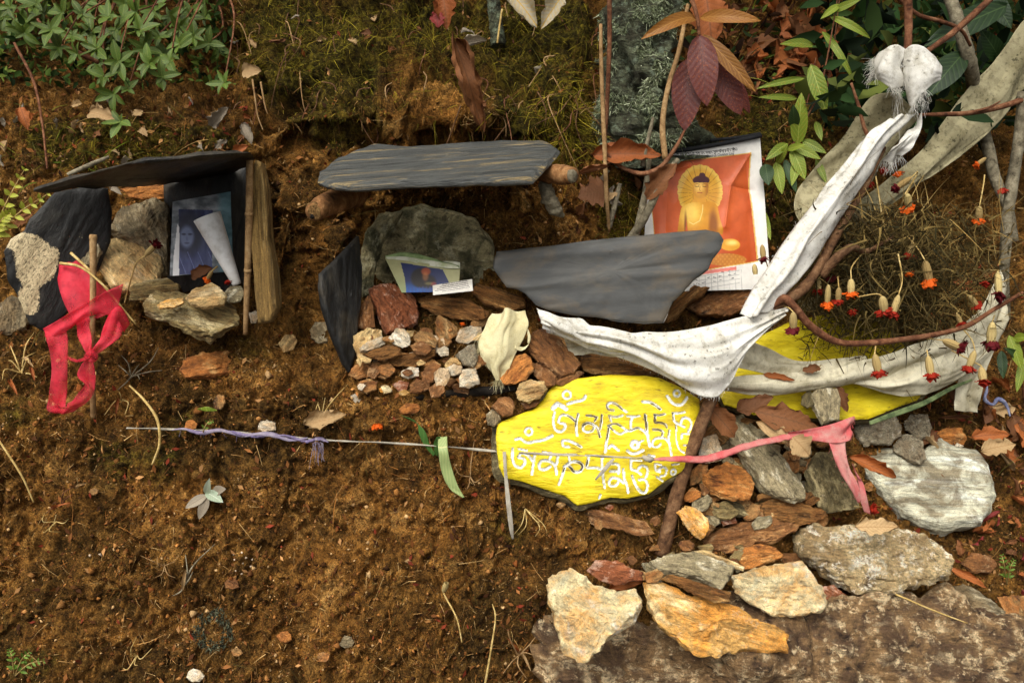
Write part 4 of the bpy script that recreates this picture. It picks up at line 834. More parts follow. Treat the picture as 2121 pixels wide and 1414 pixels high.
_, Pk = cloth('flap', sc, [[(1862, 292, 1.68), (1912, 236, 1.69)], [(1850, 305, 1.665), (1908, 268, 1.67)], [(1840, 322, 1.67), (1896, 296, 1.67)], [(1832, 340, 1.68), (1868, 324, 1.68)]], C_white, n=30, m=16, folds=0.006, nf=1.3, wr=0.006, seed=14)
fringe(sc, Pk[-1], C_white, 0.022, (0.1, 0, -1), 3, 7)
fringe(sc, pts_uvY([(1862, 190, 1.69), (1864, 195, 1.69), (1868, 200, 1.69), (1856, 188, 1.69), (1910, 185, 1.68), (1914, 190, 1.68), (1916, 195, 1.68)]), C_white, 0.055, (0.1, 0, -1), 4, 9, 0.0004, 0.2)

s2 = thing('prayer_scarf', 'long spotted greyish scarf stretched up behind the marigolds', 'scarf', at(2000, 300, 2.0))
cloth('sash', s2, [[(2175, 5, 2.12), (2190, 90, 2.10), (2200, 150, 2.10)], [(2121, 44, 2.08), (2130, 120, 2.06), (2121, 184, 2.06)], [(2062, 125, 2.04), (2085, 190, 2.02), (2088, 236, 2.02)], [(2010, 178, 2.0), (2034, 240, 1.98), (2048, 275, 1.98)], [(1960, 245, 1.95), (1985, 290, 1.93), (1990, 322, 1.93)],
      [(1915, 305, 1.90), (1932, 340, 1.88), (1935, 362, 1.88)], [(1858, 354, 1.86), (1885, 382, 1.84), (1892, 388, 1.85)], [(1795, 404, 1.82), (1810, 440, 1.80), (1818, 450, 1.81)], [(1735, 440, 1.78), (1745, 466, 1.77), (1755, 478, 1.78)]], C_grey, n=110, m=24, folds=0.008, nf=1.2, wr=0.006, seed=21, crinkle=.5)

s3 = thing('prayer_scarf', 'white triangular scarf drape hooked on the leaning stick', 'scarf', at(1400, 740, 1.50))
_, Pd_ = cloth('drape', s3, [[(1112, 640, 1.53), (1118, 652, 1.515), (1122, 664, 1.51), (1126, 676, 1.52)], [(1165, 655, 1.52), (1172, 672, 1.50), (1180, 688, 1.49), (1186, 700, 1.505)], [(1230, 672, 1.51), (1234, 690, 1.485), (1240, 706, 1.48), (1250, 724, 1.50)],
      [(1310, 688, 1.50), (1318, 705, 1.475), (1330, 730, 1.47), (1350, 760, 1.49)], [(1390, 690, 1.50), (1396, 715, 1.47), (1406, 755, 1.45), (1425, 806, 1.46)], [(1460, 676, 1.505), (1462, 710, 1.475), (1466, 760, 1.45), (1478, 822, 1.45)],
      [(1530, 658, 1.51), (1525, 690, 1.49), (1518, 740, 1.47), (1505, 800, 1.465)], [(1590, 646, 1.515), (1580, 668, 1.50), (1565, 695, 1.49), (1550, 725, 1.485)], [(1636, 638, 1.52), (1630, 643, 1.515), (1624, 650, 1.515), (1618, 656, 1.51)]], C_white, n=110, m=40, folds=0.006, nf=3.6, wr=0.004, seed=31, drift=1.5, crinkle=.5)
cloth('twist', s3, [[(1112, 640, 1.525), (1120, 662, 1.51), (1132, 688, 1.525)], [(1160, 664, 1.505), (1166, 680, 1.485), (1175, 700, 1.50)], [(1205, 690, 1.50), (1220, 706, 1.485), (1230, 720, 1.50)], [(1250, 704, 1.49), (1262, 720, 1.48), (1270, 732, 1.49)], [(1320, 722, 1.475), (1326, 730, 1.472), (1332, 738, 1.478)]], C_white, n=50, m=16, folds=0.003, nf=1.4, wr=0.008, seed=35)
cloth('under_fold', s3, [[(1165, 690, 1.525), (1180, 735, 1.53)], [(1210, 700, 1.52), (1240, 732, 1.53)], [(1270, 716, 1.51), (1320, 742, 1.52)], [(1340, 745, 1.50), (1370, 765, 1.505)]], C_cream, n=40, m=14, folds=0.004, nf=1.2, wr=0.006, seed=37)

s4 = thing('prayer_scarf', 'cream scarf hanging in a low loop across the plain yellow stone', 'scarf', at(1750, 780, 1.62))
cloth('lower_band', s4, [[(1470, 795, 1.53), (1474, 804, 1.52), (1480, 814, 1.53)], [(1520, 780, 1.54), (1530, 796, 1.525), (1540, 813, 1.54)], [(1600, 776, 1.56), (1610, 796, 1.54), (1620, 817, 1.555)], [(1690, 772, 1.58), (1700, 790, 1.56), (1705, 806, 1.575)], [(1780, 752, 1.60), (1790, 770, 1.58), (1792, 790, 1.595)],
      [(1870, 720, 1.63), (1880, 740, 1.61), (1884, 764, 1.62)], [(1960, 690, 1.66), (1970, 712, 1.64), (1975, 738, 1.655)], [(2030, 640, 1.70), (2040, 662, 1.68), (2048, 690, 1.69)], [(2075, 560, 1.74), (2080, 580, 1.72), (2085, 600, 1.73)]], C_cream, n=110, m=18, folds=0.004, nf=1.3, wr=0.006, seed=41)
cloth('upper_band', s4, [[(1540, 700, 1.56), (1520, 760, 1.545)], [(1590, 722, 1.60), (1575, 770, 1.57)], [(1650, 745, 1.62), (1640, 780, 1.58)], [(1730, 742, 1.62), (1735, 772, 1.59)], [(1790, 735, 1.63), (1800, 755, 1.61)]], C_cream, n=50, m=16, folds=0.006, nf=1.1, wr=0.006, seed=43)
cloth('belly_fold', s4, [[(1755, 790, 1.595), (1752, 786, 1.60), (1765, 794, 1.60)], [(1840, 770, 1.61), (1835, 795, 1.59), (1830, 812, 1.60)], [(1910, 745, 1.63), (1905, 785, 1.60), (1895, 818, 1.61)], [(1975, 715, 1.655), (1975, 760, 1.63), (1960, 798, 1.64)], [(2035, 660, 1.69), (2045, 710, 1.67), (2035, 750, 1.67)], [(2080, 570, 1.735), (2085, 640, 1.72), (2070, 700, 1.71)]], C_cream, n=80, m=22, folds=0.005, nf=1.5, wr=0.006, seed=45)
cloth('hanging_end', s4, [[(2000, 740, 1.665), (2060, 715, 1.685)], [(1990, 780, 1.66), (2040, 770, 1.67)], [(1982, 820, 1.66), (2030, 815, 1.665)], [(1978, 850, 1.655), (2028, 856, 1.665)]], C_cream, n=40, m=16, folds=0.007, nf=1.2, wr=0.006, seed=47)

fringe(sc, Ps_[5:-5:4, 0], C_white, .006, (-.5, -.2, -.6), 2, 61, .0003, .7); fringe(s3, Pd_[5:-5:3, -1], C_white, .007, (0, -.2, -1), 2, 62, .0003, .7)
rag = thing('cloth_rag', 'frayed cream rag draped over the stone pile', 'rag', at(1040, 720, 1.50))
_, Pk = cloth('rag_sheet', rag, [[(1020, 650, 1.53), (1050, 640, 1.52), (1086, 645, 1.53)], [(1004, 676, 1.515), (1044, 672, 1.495), (1092, 668, 1.515)], [(992, 705, 1.505), (1035, 702, 1.485), (1085, 696, 1.505)], [(996, 735, 1.495), (1030, 735, 1.478), (1068, 730, 1.495)], [(1008, 765, 1.485), (1030, 765, 1.475), (1055, 760, 1.485)], [(1025, 786, 1.48), (1036, 787, 1.476), (1046, 782, 1.48)]], C_rag, n=50, m=30, folds=0.007, nf=1.6, wr=0.007, seed=51)
fringe(rag, np.concatenate([Pk[25:48:2, 0], Pk[-1, ::3]]), C_rag, 0.022, (-0.3, -0.1, -1), 3, 12)
cloth('rag_strip', rag, [[(1090, 668, 1.51), (1096, 690, 1.51)], [(1098, 700, 1.505), (1094, 712, 1.50)], [(1085, 718, 1.50), (1080, 726, 1.495)], [(1068, 712, 1.495), (1066, 722, 1.49)]], C_rag, n=24, m=8, wr=0.004, seed=53)

# red gauze ribbon on its bamboo stick
rb = thing('ribbon', 'red gauze ribbon knotted in loops on a thin stick', 'ribbon', at(190, 740, 1.44))
for i, (S, kw) in enumerate([
    ([[(120, 543, 1.47), (158, 540, 1.48)], [(118, 580, 1.445), (185, 556, 1.455)], [(130, 625, 1.43), (215, 590, 1.44)], [(148, 662, 1.425), (232, 618, 1.435)], [(165, 675, 1.42), (235, 645, 1.43)]], dict(folds=.004, nf=1)),
    ([[(256, 588, 1.425), (240, 656, 1.43)], [(215, 606, 1.415), (205, 650, 1.42)], [(170, 632, 1.405), (165, 668, 1.41)], [(125, 660, 1.405), (130, 690, 1.41)], [(90, 680, 1.42), (95, 698, 1.42)]], dict(folds=.004, nf=1.2)),
    ([[(92, 684, 1.42), (128, 660, 1.43)], [(100, 720, 1.40), (140, 700, 1.41)], [(104, 770, 1.395), (140, 760, 1.40)], [(100, 820, 1.395), (138, 805, 1.40)], [(98, 850, 1.40), (135, 838, 1.39)], [(128, 860, 1.40), (142, 846, 1.38)]], dict(folds=.004, nf=1)),
    ([[(128, 860, 1.40), (140, 838, 1.385)], [(160, 850, 1.395), (160, 820, 1.385)], [(190, 825, 1.40), (178, 795, 1.39)], [(198, 790, 1.40), (160, 778, 1.395)], [(196, 760, 1.40), (168, 756, 1.395)], [(190, 740, 1.40), (184, 734, 1.395)]], dict(folds=.004, nf=1)),
    ([[(184, 740, 1.395), (190, 728, 1.395)], [(215, 722, 1.39), (205, 690, 1.40)], [(246, 700, 1.40), (225, 650, 1.415)], [(258, 682, 1.42), (248, 632, 1.43)], [(268, 686, 1.44), (256, 650, 1.445)]], dict(folds=.005, nf=1)),
    ([[(184, 738, 1.395), (190, 728, 1.395)], [(170, 715, 1.395), (190, 700, 1.40)], [(160, 690, 1.41), (185, 670, 1.415)], [(158, 660, 1.42), (200, 655, 1.42)]], dict(folds=.003, nf=1)),
    ([[(184, 735, 1.39), (186, 742, 1.39)], [(160, 744, 1.395), (160, 750, 1.395)], [(135, 735, 1.405), (134, 742, 1.405)]], dict())]):
    cloth('ribbon_loop', rb, S, C_red, t=0.0004, n=40, m=12, wr=0.004, seed=60 + i, **kw)
V, F = tube(pts_uvY([(178, 740, 1.385), (187, 730, 1.38), (196, 740, 1.385), (187, 748, 1.385)]), [.004, .006, .006, .004], 14, 8, .2); part('knot', V, F, C_red, rb)

# ------------------------------------------------------------------ wood: sticks, twigs, logs
def bark(name, dark, base, light, stretch=0.08, scale=60, bump=0.8):
    g = G(name, 0.85, 0.2); p = g.vec((1, 1, 1)); f = g.noise(p, scale, 7, 0.65, 0.4); f2 = g.noise(p, scale * 5, 4, 0.7); f3 = g.noise(p, scale * .25, 4)
    c = g.ramp(f, [(0.3, dark), (0.5, base), (0.72, light)]); c = g.mix(0.5, c, g.ramp(f2, [(0.3, .4), (0.7, 1.35)]), 'MULTIPLY'); c = g.mix(g.ramp(f3, [(0.5, 0), (0.7, .5)]), c, dark)
    g.color(c); g.bump(f, bump, 0.004); g.bump(f2, bump, 0.0015); return g.m
W_brown = bark('brown_bark', lin(48, 30, 18), lin(108, 76, 50), lin(150, 116, 84))
W_twig = bark('red_brown_twig', lin(52, 28, 18), lin(112, 70, 46), lin(156, 112, 80))
W_grey = bark('grey_bark', lin(60, 54, 42), lin(126, 116, 94), lin(170, 160, 134))
W_bamboo = bark('dry_cane', lin(104, 76, 46), lin(160, 126, 84), lin(196, 164, 118), bump=.3)
W_straw = bark('straw', lin(136, 108, 58), lin(196, 166, 102), lin(224, 200, 142), bump=.3)
W_dark = bark('burnt_wood', lin(14, 12, 10), lin(40, 34, 28), lin(78, 68, 54))
W_log = bark('log_bark', lin(60, 38, 20), lin(136, 94, 56), lin(186, 142, 94), scale=40)
W_lich = rock('trunk_lichen_bark', lin(40, 38, 24), lin(104, 108, 82), lin(150, 162, 130), stretch=1.0, scale=36, stain=lin(46, 38, 24), stain_amt=0.8, lichen=lin(128, 142, 120), lichen_amt=0.7, bump=1.4, pits=.7)

def stick(name, label, pts, rpx, mat, cat='stick', n=40, sides=10, rough=0.12, group=None, root=None, pname='stem', seed=1):
    pts = np.asarray(pts, float); W = pts_uvY(pts); R = [pxm(r, pts[:, 2].mean()) for r in np.atleast_1d(rpx)]
    V, F = tube(W, R, n, sides, rough, seed)
    if root is not None: return part(pname, V, F, mat, root)
    return whole(name, V, F, mat, label, cat, group)

def node_ring(root, u, v, Y, r, mat): 
    V, F = tube(pts_uvY([(u, v - 3, Y), (u, v + 3, Y)]), [pxm(r, Y), pxm(r * 1.02, Y)], 4, 10); return part('node', V, F, mat, root)

bs_ = thing('bamboo_stick', 'thin bamboo cane propping the left slate roof', 'stick', at(508, 690, 1.47))
stick('', '', [(517, 332, 1.475), (516, 440, 1.475), (512, 590, 1.475), (508, 692, 1.475)], [7, 7.5, 7, 5], W_bamboo, root=bs_, pname='cane', rough=.08); node_ring(bs_, 516, 443, 1.475, 8.6, W_bamboo); node_ring(bs_, 513, 560, 1.475, 8.2, W_bamboo)
rs_ = thing('bamboo_stick', 'short upright cane carrying the red ribbon', 'stick', at(196, 866, 1.43))
stick('', '', [(193, 486, 1.44), (193, 600, 1.43), (190, 740, 1.415), (194, 868, 1.44)], [7.5, 6.5, 6, 6.5], W_bamboo, root=rs_, pname='cane', rough=.1); node_ring(rs_, 193, 492, 1.44, 8, W_bamboo)

ms_ = thing('forked_stick', 'bare forked branch planted among the stones holding the scarves', 'stick', at(1372, 1145, 1.40))
stick('', '', [(1370, 1148, 1.39), (1392, 1060, 1.41), (1415, 980, 1.43), (1442, 905, 1.45), (1472, 830, 1.47), (1510, 750, 1.49), (1555, 680, 1.515), (1600, 640, 1.53), (1660, 600, 1.55), (1692, 560, 1.57), (1728, 495, 1.60), (1768, 425, 1.64), (1795, 375, 1.66), (1828, 305, 1.69)], [16, 15, 15, 14, 14, 13, 13, 13, 12, 10, 10, 9, 9, 8], W_brown, root=ms_, pname='main_branch', n=120, sides=14, rough=.22)
stick('', '', [(1700, 570, 1.575), (1738, 530, 1.57), (1765, 512, 1.58), (1795, 520, 1.60), (1850, 490, 1.62)], [11, 10, 8, 6, 3], W_brown, root=ms_, pname='side_branch', rough=.2)
stick('', '', [(1590, 640, 1.525), (1622, 618, 1.52), (1645, 635, 1.51), (1672, 668, 1.51), (1708, 696, 1.515), (1745, 710, 1.52), (1800, 710, 1.53), (1860, 704, 1.545), (1930, 694, 1.56), (2000, 676, 1.58), (2060, 640, 1.60), (2118, 606, 1.62)], [9, 9, 8, 8, 8, 7, 7, 6.5, 6, 5.5, 5, 4], W_twig, root=ms_, pname='side_branch', n=90, rough=.15)
stick('', '', [(1828, 308, 1.685), (1812, 298, 1.68), (1792, 270, 1.68), (1780, 225, 1.69), (1763, 172, 1.70)], [6, 5, 4, 3.5, 2.5], W_twig, root=ms_, pname='twig', rough=.15)
stick('', '', [(1905, 238, 1.70), (1960, 237, 1.72), (2010, 234, 1.75), (2070, 222, 1.78), (2128, 204, 1.80)], [3, 4.5, 5, 6, 6.5], W_twig, root=ms_, pname='twig', rough=.15)
stick('', '', [(2010, 234, 1.75), (2050, 222, 1.755), (2072, 210, 1.76)], [3, 2.4, 1.4], W_twig, root=ms_, pname='twig')
stick('branch', 'grey-barked branch leaning behind the spotted scarf', [(1962, -20, 2.05), (1985, 50, 2.0), (2008, 130, 1.97), (2022, 210, 2.06), (2045, 300, 2.05), (2062, 370, 2.0), (2088, 430, 1.95), (2100, 500, 1.93)], [12, 13, 13, 12, 12, 11, 10, 9], W_grey, 'branch', rough=.2)
stick('branch', 'upright grey branch crossing before the spotted scarf', [(2120, 190, 1.80), (2112, 270, 1.80), (2102, 350, 1.79), (2088, 440, 1.78), (2083, 520, 1.77), (2080, 560, 1.77), (2085, 660, 1.78)], [11, 11, 12, 12, 11, 10, 8], W_grey, 'branch', rough=.2)
stick('branch', 'straight brown stem rising above the scarf knot', [(1878, -20, 1.75), (1882, 40, 1.74), (1880, 100, 1.715), (1876, 160, 1.71)], [9, 8, 7, 6], W_twig, 'branch', rough=.15)
stick('branch', 'slanting brown branch rising from behind the knot', [(1918, 108, 1.73), (1965, 75, 1.76), (2010, 36, 1.80), (2060, -10, 1.84)], [5, 6, 6.5, 7], W_twig, 'branch', rough=.15)
stick('branch', 'thin arching twig crossing the grey branch', [(1855, -10, 1.85), (1900, 30, 1.86), (1950, 45, 1.88), (1990, 62, 1.90), (2010, 95, 1.92)], [4, 4, 4, 3.5, 3], W_twig, 'branch')
# stub log and broken branch at the centre niche
lg = thing('log_stub', 'broken log end poking out under the centre slate', 'log', at(680, 440, 1.50))
W0 = pts_uvY([(735, 402, 1.66), (700, 415, 1.56), (668, 428, 1.49), (650, 440, 1.455)])
V, F = tube(W0, [pxm(27, 1.6), pxm(25, 1.55), pxm(23, 1.5), pxm(19, 1.46)], 26, 18, .10, 3); part('trunk', V, F, W_log, lg)
V, F = tube(np.array([W0[-1] + unit(W0[-1] - W0[-2]) * t for t in (-.002, .0015)]), [pxm(19, 1.46), pxm(14, 1.46)], 4, 18, .5, 4); part('cut_end', V, F, bark('rotten_wood', lin(40, 26, 12), lin(140, 104, 60), lin(196, 158, 100), scale=170, bump=1.2), lg)
V, F = tube(np.array([W0[-1] + unit(W0[-1] - W0[-2]) * t + np.array([-.003, 0, -.006]) for t in (-.002, .0022)]), [pxm(5, 1.46), pxm(4, 1.46)], 4, 10, 1.1, 5); part('rot_hole', V, F, W_dark, lg)
lg2 = thing('broken_branch', 'short broken branch end right of the centre slate', 'log', at(1160, 365, 1.55))
stick('', '', [(1110, 358, 1.62), (1140, 360, 1.58), (1168, 362, 1.55), (1186, 364, 1.53)], [19, 20, 20, 17], W_log, root=lg2, pname='trunk', rough=.12, sides=16)
V, F = tube(pts_uvY([(1184, 364, 1.531), (1190, 364, 1.527)]), [pxm(15, 1.53), pxm(11, 1.53)], 4, 14, .3, 5); part('torn_end', V, F, W_grey, lg2)
stick('wood_piece', 'curved splintered piece of pale bark hanging below the branch end', [(1128, 378, 1.60), (1136, 408, 1.58), (1150, 432, 1.58), (1166, 448, 1.59)], [14, 17, 14, 5], W_grey, 'wood', rough=.4, n=40, sides=16)
stick('stick', 'burnt black stick under the white blocks', [(890, 818, 1.485), (950, 814, 1.485), (1010, 809, 1.49), (1068, 804, 1.495)], [8, 9, 10, 7], W_dark, rough=.3, sides=8)
stick('stick', 'shorter burnt black stick beside the orange pebble', [(793, 828, 1.475), (830, 826, 1.47), (870, 822, 1.47), (884, 820, 1.475)], [4, 6, 7, 4], W_dark, rough=.35, sides=8)

# ------------------------------------------------------------------ cord with purple and pink cloth
cd_ = thing('rope', 'twisted grey cord stretched low across the earth with purple tatters', 'cord', at(690, 915, 1.40))
def Yc(u, v, off=0.024): return TYY(u, v) - off
ck = [(262, 886), (330, 888), (400, 890), (470, 893), (560, 900), (640, 908), (690, 912), (760, 915), (860, 920), (960, 928), (1040, 935)]
pts = [(u, v, Yc(u, v)) for u, v in ck] + [(1130, 940, 1.385), (1230, 944, 1.39), (1300, 947, 1.40), (1336, 948, 1.405)]
W0 = pts_uvY(pts); tw = cr(W0, 260)
T_, A_, B_ = frames(tw); ph = np.linspace(0, 60, 260); wd = pxm(3.4, 1.4) * (0.7 + .4 * fbm(np.stack([ph, ph * 0, ph * 0], -1) * .5, 2, 3))
ed = (A_ * np.cos(ph * .45)[:, None] + B_ * np.sin(ph * .45)[:, None]) * wd[:, None]
V = np.stack([tw - ed, tw + ed * .1 + T_ * 0, tw + ed], 1).reshape(-1, 3); solid(part('cord', V, quads(260, 3), C_cord, cd_), 0.0012)
for i, (a, b) in enumerate([(0.10, 0.36), (0.30, 0.42), (0.22, 0.30)]):
    q = tw[int(a * 260):int(b * 260)]; off = np.stack([0 * ph[:len(q)], 0 * ph[:len(q)] - .004, .0035 * np.sin(np.arange(len(q)) * .3 + i)], 1)
    V, F = tube(q[::3] + off[::3], [.001, .004, .0035, .005, .0015], 60, 7, .8, i, flat=.7); part('purple_tatter', V, F, C_purple, cd_)
fringe(cd_, pts_uvY([(650, 914, 1.40), (656, 916, 1.40), (662, 915, 1.40), (668, 917, 1.40)]), C_purple, 0.035, (-.1, -.1, -1), 5, 22, .0005, .25)
fringe(cd_, tw[30:100:6], C_purple, 0.012, (0, -.2, -1), 2, 23, .0004, .6)
V, F, _ = cloth_geo([[(1041, 935, 1.395), (1048, 935, 1.395)], [(1044, 980, 1.365), (1051, 982, 1.365)], [(1048, 1040, 1.345), (1058, 1042, 1.345)], [(1054, 1090, 1.335), (1063, 1088, 1.335)], [(1060, 1116, 1.335), (1064, 1117, 1.335)]], 40, 6, wr=.003, seed=3)
solid(part('loose_strip', V, F, C_cord, cd_))
V, F, _ = cloth_geo([[(1268, 948, 1.395), (1274, 950, 1.393)], [(1250, 968, 1.39), (1256, 974, 1.388)], [(1232, 992, 1.385), (1234, 994, 1.385)]], 14, 5, seed=4); solid(part('loose_strip', V, F, C_cord, cd_))
V, F = tube(pts_uvY([(1330, 945, 1.40), (1342, 950, 1.398), (1354, 950, 1.40)]), [.003, .007, .003], 12, 8, .5, 6); part('knot', V, F, C_cord, cd_)
pk = thing('pink_cloth_strip', 'faded pink twisted cloth strip with forked tails over the stones', 'cloth strip', at(1700, 900, 1.50))
V, F = tube(pts_uvY([(1350, 951, 1.40), (1400, 950, 1.405), (1460, 950, 1.42), (1510, 936, 1.43), (1560, 920, 1.44), (1625, 906, 1.455), (1640, 905, 1.46)]), [pxm(r, 1.42) for r in (3, 8, 10, 9, 9, 8, 9)], 110, 16, .55, 7, flat=.55, rf=1.8, lf=.22); part('twisted_band', V, F, C_pink, pk)
_, Pk = cloth('spread_end', pk, [[(1634, 895, 1.46), (1634, 916, 1.46)], [(1675, 888, 1.465), (1680, 912, 1.46)], [(1715, 880, 1.48), (1725, 918, 1.46)], [(1745, 870, 1.50), (1750, 915, 1.47)], [(1766, 862, 1.51), (1762, 905, 1.49)]], C_pink, n=40, m=14, folds=.004, nf=1.2, wr=.006, seed=71)
_, Pk2 = cloth('tail', pk, [[(1718, 912, 1.458), (1752, 900, 1.48)], [(1728, 945, 1.44), (1752, 935, 1.45)], [(1742, 980, 1.43), (1762, 972, 1.435)], [(1760, 1010, 1.42), (1778, 1004, 1.425)], [(1776, 1040, 1.425), (1782, 1040, 1.425)]], C_pink, n=40, m=10, folds=.003, nf=1, wr=.005, seed=73)
_, Pk3 = cloth('tail', pk, [[(1764, 960, 1.445), (1776, 990, 1.44)], [(1778, 1000, 1.44), (1788, 1000, 1.44)], [(1782, 1035, 1.43), (1796, 1030, 1.43)], [(1790, 1060, 1.43), (1804, 1066, 1.43)]], C_pink, n=30, m=8, wr=.004, seed=75)
fringe(pk, np.concatenate([Pk[::5, -1], Pk2[::5, 0], Pk[-1, ::3]]), C_pink, .008, (0, -.2, -1), 2, 31, .0003, .8)
stick('cord', 'grey-blue cord curled on the leaves under the scarf end', [(2040, 782, 1.70), (2044, 805, 1.69), (2040, 826, 1.68), (2056, 838, 1.68), (2068, 826, 1.68), (2084, 838, 1.68), (2092, 862, 1.67)], [2, 3, 4, 3, 5, 4, 2], C_blue, 'cord', rough=.5)
V, F, _ = cloth_geo([[(1800, 872, 1.585), (1802, 880, 1.58)], [(1850, 852, 1.595), (1856, 862, 1.59)], [(1910, 830, 1.62), (1914, 840, 1.615)], [(1970, 800, 1.64), (1972, 808, 1.637)], [(2012, 784, 1.66), (2014, 788, 1.66)]], 40, 5, wr=.002, seed=5)
g = G('green_strip', .7); g.color(g.ramp(g.noise(g.vec(), 60, 4), [(.35, lin(60, 74, 42)), (.6, lin(108, 122, 78))]))
solid(whole('plastic_strip', V, F, g.m, 'narrow green strip running along the plain yellow stone edge', 'strip'), .0006)
# ------------------------------------------------------------------ printed things: poster, photograph, papers
def print_mat(name, rough=0.45, spec=0.4):
    g = G(name, rough, spec); c = g.attr('col'); n = g.noise(g.vec(), 60, 5, .65); g.color(g.mix(0.30, c, g.ramp(n, [(.3, .55), (.6, 1.1)]), 'MULTIPLY')); g.bump(n, .15, .002); return g.m
PRINT = print_mat('printed_paper')
def paper_mat(name, c1, c2):
    g = G(name, .75, .25); n = g.noise(g.vec(), 45, 6, .6); g.color(g.ramp(n, [(.32, c2), (.55, c1)])); g.bump(n, .15, .002); return g.m
PAPER = paper_mat('white_paper', lin(232, 230, 226), lin(200, 196, 188))
INK = paper_mat('black_ink', lin(30, 28, 28), lin(30, 28, 28))
ROD = paper_mat('black_rod', lin(26, 26, 28), lin(40, 40, 42))

def ell(U, V, cx, cy, rx, ry, soft=.06): return 1 - smooth(1 - soft, 1 + soft, np.sqrt(((U - cx) / rx) ** 2 + ((V - cy) / ry) ** 2))
def polym(U, V, poly): return inside(np.stack([U.ravel(), V.ravel()], 1), np.array(poly, float)).reshape(U.shape).astype(float)
def lay(C, col, a): return C + (np.array(col, float) - C) * a[..., None]
def stroke(C, U, V, pl, w, col):
    P = np.stack([U.ravel(), V.ravel()], 1); A = np.array(pl, float); lo, hi = A.min(0) - 2 * w, A.max(0) + 2 * w
    ix = np.where((P > lo).all(1) & (P < hi).all(1))[0]
    if not len(ix): return C
    d = np.full(len(ix), 9e9)
    for i in range(len(A) - 1): d = np.minimum(d, seg_d(P[ix], A[i], A[i + 1])[0])
    a = np.zeros(len(P)); a[ix] = 1 - smooth(w * .35, w * .9, d); return lay(C, col, a.reshape(U.shape))

def sheet(quad, nx, ny, wob=0.002, seed=0, left=None):
    """quad TL TR BR BL of (u,v,Y); returns grids U,V and points"""
    q = np.array(quad, float); s = np.linspace(0, 1, nx)[:, None, None]; t = np.linspace(0, 1, ny)[None, :, None]
    S = (q[0] * (1 - s) + q[1] * s) * (1 - t) + (q[3] * (1 - s) + q[2] * s) * t
    if left is not None:
        vl = np.array(left, float); xs = np.interp(S[0, :, 1], vl[:, 1], vl[:, 0]); S[..., 0] = xs[None] + (S[..., 0] - S[:1, :, 0]) * ((S[-1:, :, 0] - xs[None]) / (S[-1:, :, 0] - S[:1, :, 0]))
    U, V = S[..., 0], S[..., 1]; P = at(U, V, S[..., 2])
    return U, V, P

# calendar poster with a golden seated figure
po = thing('calendar_poster', 'curling calendar poster of a golden seated statue on orange', 'poster', at(1460, 600, 1.70))
U, V, P = sheet([(1372, 313, 1.775), (1574, 284, 1.80), (1594, 598, 1.705), (1330, 606, 1.69)], 270, 330, left=[(1374, 313), (1350, 370), (1337, 420), (1332, 490), (1330, 606)])
z5 = lambda L: [(x / 4.159 + 1330, y / 4.159 + 270) for x, y in L]
C = np.zeros(U.shape + (3,)) + np.array([226, 222, 214])
xl = np.interp(V, [330, 400, 440, 490, 610], [1376, 1350, 1350, 1355, 1357]); xr = np.interp(V, [318, 380, 540], [1553, 1552, 1569])
vt = np.interp(U, [1370, 1400, 1480, 1553], [342, 336, 327, 318]); vb = np.interp(U, [1330, 1445, 1570], [574, 561, 540])
bd = ((U > xl - 1.5) & (U < xr + 2.5) & (V > vt - 2) & (V < vb + 2)).astype(float); C = lay(C, (216, 176, 90), bd)
og = ((U > xl) & (U < xr) & (V > vt) & (V < vb)).astype(float); C = lay(C, (196, 88, 40), og)
C = C + og[..., None] * np.array([18, 16, 12]) * fbm(np.stack([U / 40, V / 60, 0 * U], -1), 3, 4)[..., None]
th = np.arctan2(V - 400, U - 1449.5); R_ = np.sqrt(((U - 1449.5) / 46) ** 2 + ((V - 396) / 53) ** 2)
sc_ = 1 + .035 * np.abs(np.cos(th * 12)); hal = (R_ < sc_).astype(float) * (V < 436)
C = lay(C, (212, 156, 44), hal); rad = (np.abs(np.sin(th * 12)) < .16) & (R_ > .35); C = lay(C, (132, 74, 14), hal * rad * .9)
C = lay(C, (196, 128, 40), hal * smooth(1450, 1490, U) * smooth(370, 420, V) * .6); C = lay(C, (246, 214, 110), hal * smooth(.75, .98, R_) * .5)
bod = polym(U, V, z5([(335, 672), (350, 655), (400, 630), (460, 612), (470, 600), (550, 600), (575, 612), (625, 625), (652, 655), (668, 760), (694, 862), (690, 900), (620, 885), (560, 870), (400, 890), (300, 890), (306, 850), (318, 760)]))
C = lay(C, (200, 134, 30), bod); C = lay(C, (244, 200, 90), bod * ell(U, V, 1430, 440, 22, 24, .8)); C = lay(C, (120, 62, 14), bod * ell(U, V, 1477, 470, 9, 34, .5) * .8); C = lay(C, (110, 56, 14), bod * ell(U, V, 1420, 470, 3, 28, .6) * .8)
C = lay(C, (170, 104, 28), bod * smooth(466, 484, V) * .35)
C = stroke(C, U, V, z5([(525, 640), (520, 700), (495, 780), (440, 810), (405, 790)]), .9, (250, 222, 140))
C = lay(C, (192, 86, 40), polym(U, V, z5([(372, 870), (380, 770), (392, 870)])))
C = lay(C, (214, 150, 44), polym(U, V, z5([(442, 560), (548, 560), (552, 620), (436, 620)])))
face = ell(U, V, 1451.5, 390, 16.5, 21.5); C = lay(C, (204, 142, 50), face); C = lay(C, (240, 194, 100), face * ell(U, V, 1448, 386, 9, 12, .8)); C = lay(C, (140, 78, 24), face * smooth(1458, 1468, U) * .7)
hair = np.maximum(ell(U, V, 1452, 374, 17.5, 10) * (V < 378.5), ell(U, V, 1454, 365, 7, 7)); C = lay(C, (70, 30, 34), hair)
